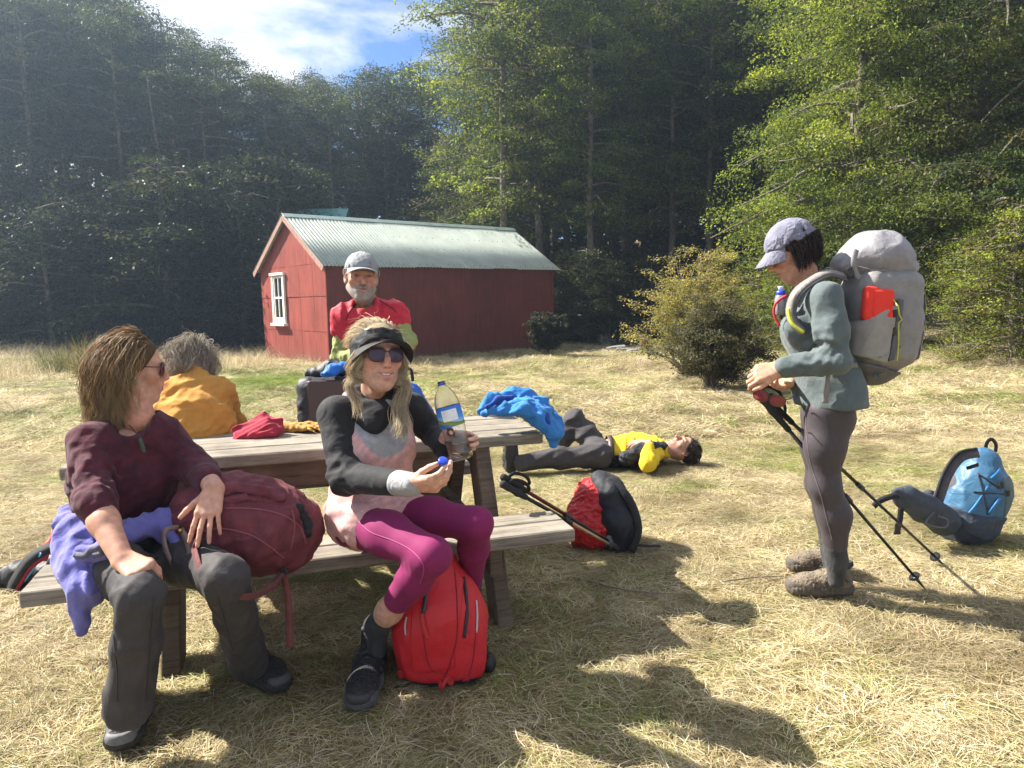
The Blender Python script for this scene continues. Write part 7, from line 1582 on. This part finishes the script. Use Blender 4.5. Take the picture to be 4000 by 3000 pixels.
# ---- pack on the ground beyond the left end of the bench
def pack_left():
    g = onz(210, 2290); t = thing('backpack', g, 'red and black backpack on the grass behind the left end of the bench', 'backpack'); x, Y = g[0], g[1] + .1
    w1 = wrinkle(261, .008, 30); S = Sdf(.007); S.chain([V3(x + .02, Y, .12), V3(x + .10, Y + .05, .22), V3(x + .13, Y + .05, .32)], [.12, .12, .07], .06); S.plane(V3(0, 0, .004), (0, 0, -1)); S.disp = w1; obj('bag', S.mesh(), nylon('dark_red_nylon', (.36, .02, .028), .5), t)
    S = Sdf(.007); S.chain([V3(x - .30, Y - .1, .04), V3(x - .16, Y - .08, .05), V3(x + .05, Y - .10, .07)], [.04, .06, .08], .05); S.disp = wrinkle(262, .008, 40); obj('harness', S.mesh(), nylon('black_nylon', (.02, .02, .022), .6), t)
    y0 = Y - .14; A = [at(20, 2345, y0), at(60, 2270, y0 - .02), at(115, 2190, y0 - .02), at(190, 2145, y0), at(265, 2118, y0 + .06)]; obj('shoulder_strap', ribbon(A, .055, .016, (-.4, -1, .3)), black_web, t); obj('strap_edge', ribbon([a + V3(.022, -.012, -.018) for a in A], .022, .010, (-.4, -1, .3)), cloth('dark_red_binding', (.30, .012, .03), .8), t)
    obj('drink_tube', tube([at(95, 2270, y0 - .03), at(135, 2215, y0 - .03), at(162, 2160, y0 - .02)], .0055, 8, 5), plain('sky_blue_tube', (.03, .32, .62), .35), t); S = Sdf(.006); S.chain([at(215, 2220, y0), at(260, 2175, y0 + .02), at(300, 2160, y0 + .04)], [.022, .03, .03], .02); S.disp = wrinkle(264, .006, 60); obj('orange_stuff_sack', S.mesh(), nylon('orange_red_cloth', (.62, .08, .03), .6), t)
    trek_pole('trekking_pole', at(270, 2040, 2.72), at(140, 2335, 2.66), 'dark walking pole leaning beside the pack behind the left bench end', (('olive', (.05, .045, .035)), ('blk', (.02, .02, .02))), strap=False, grip=False, r=.011)
pack_left()

# ---- blue backpack on the grass at the right
def pack_blue():
    g = onz(3830, 2140); x, Yc = g[0], g[1] + .13; t = thing('backpack', V3(x, Yc, 0), 'blue hiking backpack with dark base and open hip belt on the grass at right', 'backpack')
    zt = at(3870, 1745, Yc)[2]; P = [V3(x + .005, Yc, .13), V3(x + .055, Yc, .27), V3(x + .075, Yc, zt - .085)]; rd = [.160, .142, .085]; sd = V3(0, 1, 0); w1 = wrinkle(271, .006, 24, (.2, 0, 1), 3); blu = nylon('steel_blue_nylon', (.042, .13, .235), .5, 14, .5)
    BG = hull(P, rd, sd, .9, 0, .006, [(V3(0, 0, .02), (0, 0, -1))], w1); obj('bag', BG, blu, t)
    BS = hull(P, rd, sd, .9, .010, .006, [(V3(x + .05, 0, .165), (.22, 0, 1)), (V3(0, 0, .003), (0, 0, -1))], wrinkle(272, .004, 30)); obj('base', BS, nylon('slate_stretch', (.045, .06, .085), .8, 18, .3), t)
    gp = hull(P, rd, sd, .9, .005, .006, [(V3(x + .115, Yc, .2), (-1, 0, -.1)), (V3(0, 0, .10), (0, 0, -1)), (V3(0, 0, .36), (0, 0, 1))], w1); obj('front_pocket', gp, nylon('grey_green_stretch', (.10, .14, .15), .8), t)
    yf = Yc - .158
    sk = Skin(BG, BS, gp)
    def sp(px, py, o=0.0): return sk.hit(px, py, .004, Yc)
    zb = plain('bright_blue_zip', (.02, .15, .36), .4); F = (0, -1, .1)
    for pts in ([(3870, 1870, .05), (3900, 1840, .07), (3935, 1790, .10)], [(3690 + 95, 2005, .01), (3815, 1970, .01), (3860, 1900, .03)], [(3860, 2005, .02), (3900, 1950, .02), (3960, 1870, .06)]): obj('zip', ribbon([sp(*q) for q in pts], .014, .006, F), zb, t)
    for pts in ([(3818, 1850, .02), (3850, 1870, .01), (3885, 1895, .02), (3920, 1905, .03)], [(3800, 1920, .01), (3850, 1925, .0), (3930, 1930, .03)], [(3820, 1850, .02), (3840, 1920, .0), (3860, 2010, .005)]): obj('compression_cord', tube([sp(*q) for q in pts], .004, 6, 5), black_plastic, t)
    obj('buckle', buckle(sp(3905, 1900, .015), basis(x=(1, 0, -.3), z=(0, -1, 0))), black_plastic, t, False); obj('buckle', buckle(sp(3935, 1930, .02), basis(x=(1, 0, 0), z=(0, -1, 0)), .016), black_plastic, t, False)
    obj('grab_loop', ribbon([at(3848, 1762, Yc), at(3856, 1728, Yc - .01), at(3874, 1716, Yc - .01), at(3890, 1735, Yc), at(3888, 1765, Yc)], .018, .004, (0, -1, .2)), black_web, t)
    pad = cloth('grey_mesh_pad', (.10, .095, .11), .9, .1, .3, 200, .6)
    for o, sh in ((-.10, 0), (.08, 26)):
        A = [at(3820 + sh, 1768, Yc + o), at(3752 + sh, 1785, Yc + o - .02), at(3702 + sh, 1850, Yc + o - .03), at(3672 + sh, 1930, Yc + o - .04), at(3650 + sh, 2000, Yc + o - .03)]
        s = obj('shoulder_strap', ribbon(A, .050, .014, (-.35, -1, .25)), pad, t); obj('strap_edge', ribbon([a + V3(-.016, -.004, .02) for a in A], .014, .020, (-.75, -1, .25)), black_web, s)
    obj('back_mesh', hull([P[0] + V3(-.115, .03, 0.03), P[1] + V3(-.11, .03, .03), P[2] + V3(-.05, .03, .0)], [.035, .035, .03], sd, 1.6, 0, .007, (), None), pad, t)
    S = Sdf(.006); A = [at(3690, 2035, Yc - .10), at(3610, 1985, Yc - .16), at(3540, 1945, Yc - .17), at(3505, 1930, Yc - .17)]; S.chain(A, [.078, .074, .058, .030], .03, V3(.3, 1, 0), .42); S.disp = wrinkle(275, .006, 50, (1, 0, -.4), 3); hb = obj('hip_belt', S.mesh(), nylon('slate_belt', (.05, .062, .085), .7), t)
    S = Sdf(.006); A2 = [at(3680, 1990, Yc + .14), at(3640, 1955, Yc + .12), at(3625, 1930, Yc + .10)]; S.chain(A2, [.05, .05, .03], .03, V3(.6, 1, 0), .5); obj('hip_pad', S.mesh(), pad, t)
    obj('belt_webbing', ribbon([at(3512, 1935, Yc - .18), at(3480, 1940, Yc - .19), at(3440, 1955, Yc - .19), at(3412, 1978, Yc - .19)], .03, .003, (0, -1, .3)), black_web, t); obj('hanging_webbing', ribbon([at(3520, 1985, Yc - .18), at(3515, 2030, Yc - .19), at(3508, 2065, Yc - .19)], .03, .003, (0, -1, .1)), black_web, t); obj('buckle', buckle(at(3506, 2062, Yc - .19), basis(x=(1, 0, 0), y=(0, 0, -1)), .03), black_plastic, t, False)
    obj('tensioner', ribbon([at(3775, 1830, Yc - .13), at(3800, 1822, Yc - .14), at(3822, 1815, Yc - .13)], .018, .004, (0, -1, 0)), black_web, t); obj('belt_cord', tube([at(3648, 2000, Yc - .2), at(3620, 2030, Yc - .2), at(3625, 2050, Yc - .2), at(3690, 2060, Yc - .21), at(3700, 2030, Yc - .2), at(3660, 2015, Yc - .2)], .005, 6, 5), plain('slate_cord', (.08, .10, .12), .7), t)
pack_blue()

# ---- pack worn by the standing woman, her poles and what she carries
def pack_worn():
    Y = STAND['Y']; t = thing('hiking_backpack', V3(at(3430, 1490, Y)[0], Y, at(3430, 1490, Y)[2]), 'large pale grey hiking backpack worn by the standing hiker', 'backpack')
    P = [at(3410, 1400, Y), at(3445, 1270, Y), at(3425, 1120, Y)]; rd = [.100, .118, .105]; sd = V3(0, 1, 0); w1 = wrinkle(281, .005, 18, (0, 0, 1), 3); ex = lambda S, g_: (S.cone(at(3345, 1160, Y), at(3340, 1400, Y), .065 + g_, .065 + g_, .06, 1, sd, 1.8), S.box(at(3428, 1240, Y), (.128 + g_, .142 + g_, .195 + g_), basis(y=(0, 1, 0), z=(.06, 0, 1)), .055, .05))
    gr = nylon('pale_grey_nylon_main', (.24, .228, .222), .55, 10, .4); dk = nylon('dark_grey_nylon', (.105, .10, .11), .6, 12, .3)
    BG = hull(P, rd, sd, 1.02, 0, .006, (), w1, .1, ex); obj('bag', BG, gr, t)
    zb = at(3400, 1425, Y)[2]; BS = hull(P, rd, sd, 1.02, .014, .006, [(at(3400, 1425, Y), (.30, 0, 1))], w1, .1, ex); obj('base', BS, dk, t)
    yn = Y - .155; c1 = at(3400, 1235, yn); SP = hull(P, rd, sd, 1.02, .020, .005, [(at(3325, 1272, yn), (at(3490, 1192, yn) - at(3325, 1272, yn)) @ np.array([[0, 0, 1], [0, 0, 0], [-1, 0, 0]])), (at(3482, 1300, yn), (1, 0, -.12)), (V3(0, Y - .03, 0), (0, 1, 0)), (at(3400, 1412, Y), (-.30, 0, -1)), (at(3312, 1300, yn), (-1, 0, 0))], wrinkle(282, .004, 18), .1, ex); obj('side_pocket', SP, nylon('light_warm_grey_stretch', (.30, .285, .262), .75, 12, .3), t)
    obj('side_band', hull(P, rd, sd, 1.02, .021, .005, [(at(3482, 1300, yn), (-1, 0, .12)), (at(3506, 1300, yn), (1, 0, -.12)), (V3(0, Y - .03, 0), (0, 1, 0)), (V3(0, 0, at(3480, 1170, yn)[2]), (0, 0, 1)), (V3(0, 0, zb + .03), (0, 0, -1))], None, .1, ex), dk, t)
    obj('front_panel', hull(P, rd, sd, 1.02, .007, .006, [(at(3540, 1300, Y), (-1, 0, .08)), (V3(0, 0, at(3500, 1150, Y)[2]), (0, 0, 1)), (V3(0, 0, zb + .01), (0, 0, -1))], wrinkle(283, .005, 20), .1, ex), nylon('taupe_nylon', (.30, .275, .255), .6), t)
    S = Sdf(.006); S.chain([at(3290, 1035, Y), at(3380, 1010, Y), at(3450, 1015, Y), at(3505, 1075, Y)], [.050, .088, .094, .078], .06, sd, 1.3); S.chain([at(3400, 985, Y), at(3440, 990, Y)], [.065, .06], .05, sd, 1.2); w2 = wrinkle(285, .008, 26, (.5, 0, 1), 3); S.disp = w2; S.plane(at(3420, 1112, Y), (.30, 0, -1), .02); lid = obj('lid', S.mesh(), nylon('lavender_grey_nylon', (.25, .24, .255), .5, 14, .5), t)
    F = (0, -1, 0)
    obj('lid_strap', ribbon([at(3345, 975, Y - .10), at(3335, 1020, Y - .125), at(3345, 1070, Y - .12), at(3360, 1085, Y - .125)], .022, .004, F), gr, lid); obj('lid_seam', tube([at(3350, 1040, Y - .125), at(3420, 1055, Y - .13), at(3500, 1050, Y - .11), at(3530, 1020, Y - .06)], .003, 5, 5), plain('grey_seam', (.2, .2, .2), .8), lid)
    obj('lid_buckle', buckle(at(3325, 1065, Y - .14), basis(x=(1, 0, .4), z=(0, -1, 0)), .02), black_plastic, lid, False); obj('rear_strap', ribbon([at(3530, 1140, Y - .03), at(3565, 1150, Y - .04), at(3590, 1175, Y - .05)], .026, .004, F), gr, t); obj('rear_strap', ribbon([at(3545, 1160, Y - .02), at(3575, 1140, Y - .03), at(3585, 1125, Y - .03)], .022, .004, F), gr, t)
    yl = plain('lime_cord', (.45, .48, .05), .6); sk = Skin(BG, SP, BS); obj('lime_piping', tube(sk.line([(3496, 1190), (3500, 1260), (3498, 1330), (3492, 1400)], .022), .0032, 6), yl, t)
    for py in (1228, 1298): obj('buckle', buckle(at(3495, py, yn - .02), basis(x=(1, 0, 0), y=(0, 0, 1)), .016), black_plastic, t, False)
    obj('compression_cord', tube([at(3495, 1228, yn - .02), at(3520, 1260, yn + .01), at(3498, 1298, yn - .02), at(3515, 1360, yn + .01)], .003, 5, 5), black_plastic, t)
    # shoulder straps
    for s, z in ((-1, 0), (1, 1)):
        o = s * .105; ys = Y + o + (s * -.0)
        A = [at(3300, 1075, ys), at(3235, 1062, ys - .01), at(3170, 1092, ys - .03 * (s < 0)), at(3112, 1140, ys - .04 * (s < 0)), at(3085, 1205, ys - .03 * (s < 0)), at(3095, 1260, ys - .04 * (s < 0)), at(3135, 1300, ys - .06 * (s < 0))]
        nn = np.array([nrm((0, -.5 * (1 if s < 0 else -.3), 1)), nrm((-.3, -.5, 1)), nrm((-.7, -.4, .7)), nrm((-1, -.5, .3)), nrm((-1, -.5, 0)), nrm((-.9, -.6, -.2)), nrm((-.8, -.7, -.3))])
        st = obj('shoulder_strap', ribbon(A, [.040, .040, .038, .036, .034, .032, .026], .006, nn), nylon('beige_strap', (.24, .22, .20), .7), t); obj('strap_padding', ribbon([a - n_ * .008 for a, n_ in zip(A, nn)], [.066, .064, .060, .054, .05, .042, .03], .010, nn), dk, st)
        if s < 0: obj('lime_webbing', ribbon([A[4] + V3(-.012, -.012, 0), A[5] + V3(-.008, -.014, 0), A[6] + V3(.0, -.014, 0)], .014, .004, (-.8, -1, 0)), yl, st)
    obj('chest_strap', ribbon([at(3055, 1228, Y - .02), at(3075, 1225, Y - .08), at(3098, 1222, Y - .145)], .024, .004, (-1, -.5, 0)), nylon('beige_strap', (.30, .275, .25), .7), t); obj('buckle', buckle(at(3050, 1232, Y - .04), basis(x=(0, 1, 0), y=(0, 0, 1)), .024), black_plastic, t, False)
    obj('hip_strap', ribbon([at(3350, 1425, Y - .15), at(3290, 1435, Y - .155), at(3243, 1440, Y - .165), at(3232, 1500, Y - .175), at(3222, 1575, Y - .17)], [.02, .02, .018, .018, .024], .003, (0, -1, 0)), nylon('beige_strap', (.30, .275, .25), .7), t)
    # printing on the pocket, as flat lettering
    def letters(txt, px, py, px2, py2, h, nm):
        cu = bpy.data.curves.new(nm, 'FONT'); cu.body = txt; cu.size = h; cu.extrude = .0004; cu.materials.append(plain('grey_print', (.16, .155, .15), .7)); a, b = sk.hit(px, py, .002), sk.hit(px2, py2, .002)
        tmp = bpy.data.objects.new(nm, cu); me = bpy.data.meshes.new_from_object(tmp); bpy.data.objects.remove(tmp); o = bpy.data.objects.new(nm, me); COL.objects.link(o); o.parent = t; x_ = nrm(b - a); c_ = sk.hit((px + px2) / 2 - 6, (py + py2) / 2 - 16, .002); y_ = nrm((c_ - (a + b) / 2) - x_ * np.dot(c_ - (a + b) / 2, x_)); z_ = np.cross(x_, y_); m_ = Matrix.Identity(4)
        loc = a + z_ * .0 - ORIGIN[t.name]
        for i in range(3): m_[i][0], m_[i][1], m_[i][2], m_[i][3] = x_[i], y_[i], z_[i], loc[i]
        o.matrix_local = m_; return o
    letters('NOWAKI 32', 3380, 1420, 3440, 1398, .0165, 'lettering')
    # winged emblem on the base
    ec = sk.hit(3425, 1455, .004); E = np.array([(-.03, -.006), (-.008, .004), (-.012, .016), (0, .008), (.012, .020), (.010, .004), (.032, .002), (.008, -.004), (.004, -.02), (-.004, -.006), (-.02, -.014)]); V = np.array([ec + V3(1, 0, 0) * a + V3(0, .25, .97) * b for a, b in E] + [ec]); n = len(E); i = np.arange(n)
    obj('emblem', (np.vstack([V, V + V3(0, .003, 0)]), [np.stack([i, (i + 1) % n, np.full(n, n)], 1)]), plain('dark_print', (.03, .03, .033), .6), t, False)
    # red foam mat in the side pocket
    m = plain('red_foam', (.74, .035, .018), .85, 0, .06, 40, .2); f = thing('sit_mat', at(3425, 1230, Y - .16), 'folded bright red foam sit mat in the side pocket of the grey backpack', 'foam mat')
    S = Sdf(.004); S.box(at(3398, 1185, Y - .145), (.030, .022, .068), basis(x=(1, 0, -.06), z=(.10, .08, 1)), .016, .01); obj('fold', S.mesh(), m, f); S = Sdf(.004); S.box(at(3442, 1190, Y - .150), (.047, .024, .062), basis(x=(1, 0, .03), z=(.02, .10, 1)), .018, .01); obj('fold', S.mesh(), m, f)
    # flask on the chest
    b0 = at(3052, 1230, Y - .055); fl = thing('flask', b0, 'small clear flask with blue cap strapped to the chest of the standing hiker', 'bottle'); ax = nrm((-.05, 0, 1)); obj('bottle_body', tube([b0, b0 + ax * .015, b0 + ax * .06, b0 + ax * .085], [.02, .026, .027, .018], 14, 3), plain('smoky_flask', (.20, .21, .22), .15, 0, .3, 40, 0, .8), fl)
    obj('bottle_collar', tube([b0 + ax * .082, b0 + ax * .100], [.020, .018], 14), plain('blue_cap_plastic', (.02, .06, .55), .35), fl); obj('nozzle', tube([b0 + ax * .100, b0 + ax * .112, b0 + ax * .118], [.009, .010, .012], 12), plain('white_nozzle', (.75, .76, .78), .4), fl); obj('elastic_loop', tube([b0 + V3(.01, -.028, .08), b0 + V3(-.03, -.02, .05), b0 + V3(-.034, -.012, 0), b0 + V3(-.012, -.02, -.045)], .005, 7, 5), plain('red_elastic', (.58, .015, .05), .5), fl)
    trek_pole('trekking_pole', at(2955, 1520, Y + .05), onz(3692, 2212), 'black trekking pole held by the standing hiker, tip farther right', (('blk', (.02, .02, .02)), ('blk', (.02, .02, .02))), group='poles held by the standing hiker'); trek_pole('trekking_pole', at(2965, 1545, Y + .0), onz(3615, 2302), 'black trekking pole held by the standing hiker, tip nearer the camera', (('blk', (.02, .02, .02)), ('blk', (.02, .02, .02))), group='poles held by the standing hiker')
    # sunglasses hanging at her hands
    c = at(2972, 1545, Y - .16); fr = Frame(c, (-.45, -.85, -.2), (.25, -.2, 1), 1.0); fr.C = c - fr.d((.033, .095, .004)); s = thing('eyeglasses', c, 'round red-tinted sunglasses hanging from the standing hiker\'s hand', 'sunglasses'); sunglasses(fr, s, (.20, .035, .04), None, .031, .004, .098, True, 'frame')
pack_worn()

# ------------------------------------------------------------------ air
def haze():
    V = np.array([(x, y, z) for x in (-160, 160) for y in (-30, 270) for z in (-1.5, 24)], float); F = np.array([[0, 1, 3, 2], [4, 6, 7, 5], [0, 4, 5, 1], [2, 3, 7, 6], [0, 2, 6, 4], [1, 5, 7, 3]])
    m = bpy.data.materials.new('glare_haze'); m.use_nodes = True; nt = m.node_tree; nt.nodes.clear(); o = nt.nodes.new('ShaderNodeOutputMaterial'); v = nt.nodes.new('ShaderNodeVolumePrincipled')
    v.inputs['Color'].default_value = (.58, .76, 1, 1); v.inputs['Density'].default_value = HAZE; v.inputs['Anisotropy'].default_value = .7; nt.links.new(v.outputs[0], o.inputs['Volume'])
    ob = obj('haze', (V, [F]), m, None, False, None, (0, 0, 0)); tag(ob, 'thin bluish haze added over the clearing, mostly for the veil of lens glare', 'haze', kind='stuff')
HAZE = .0028
haze()
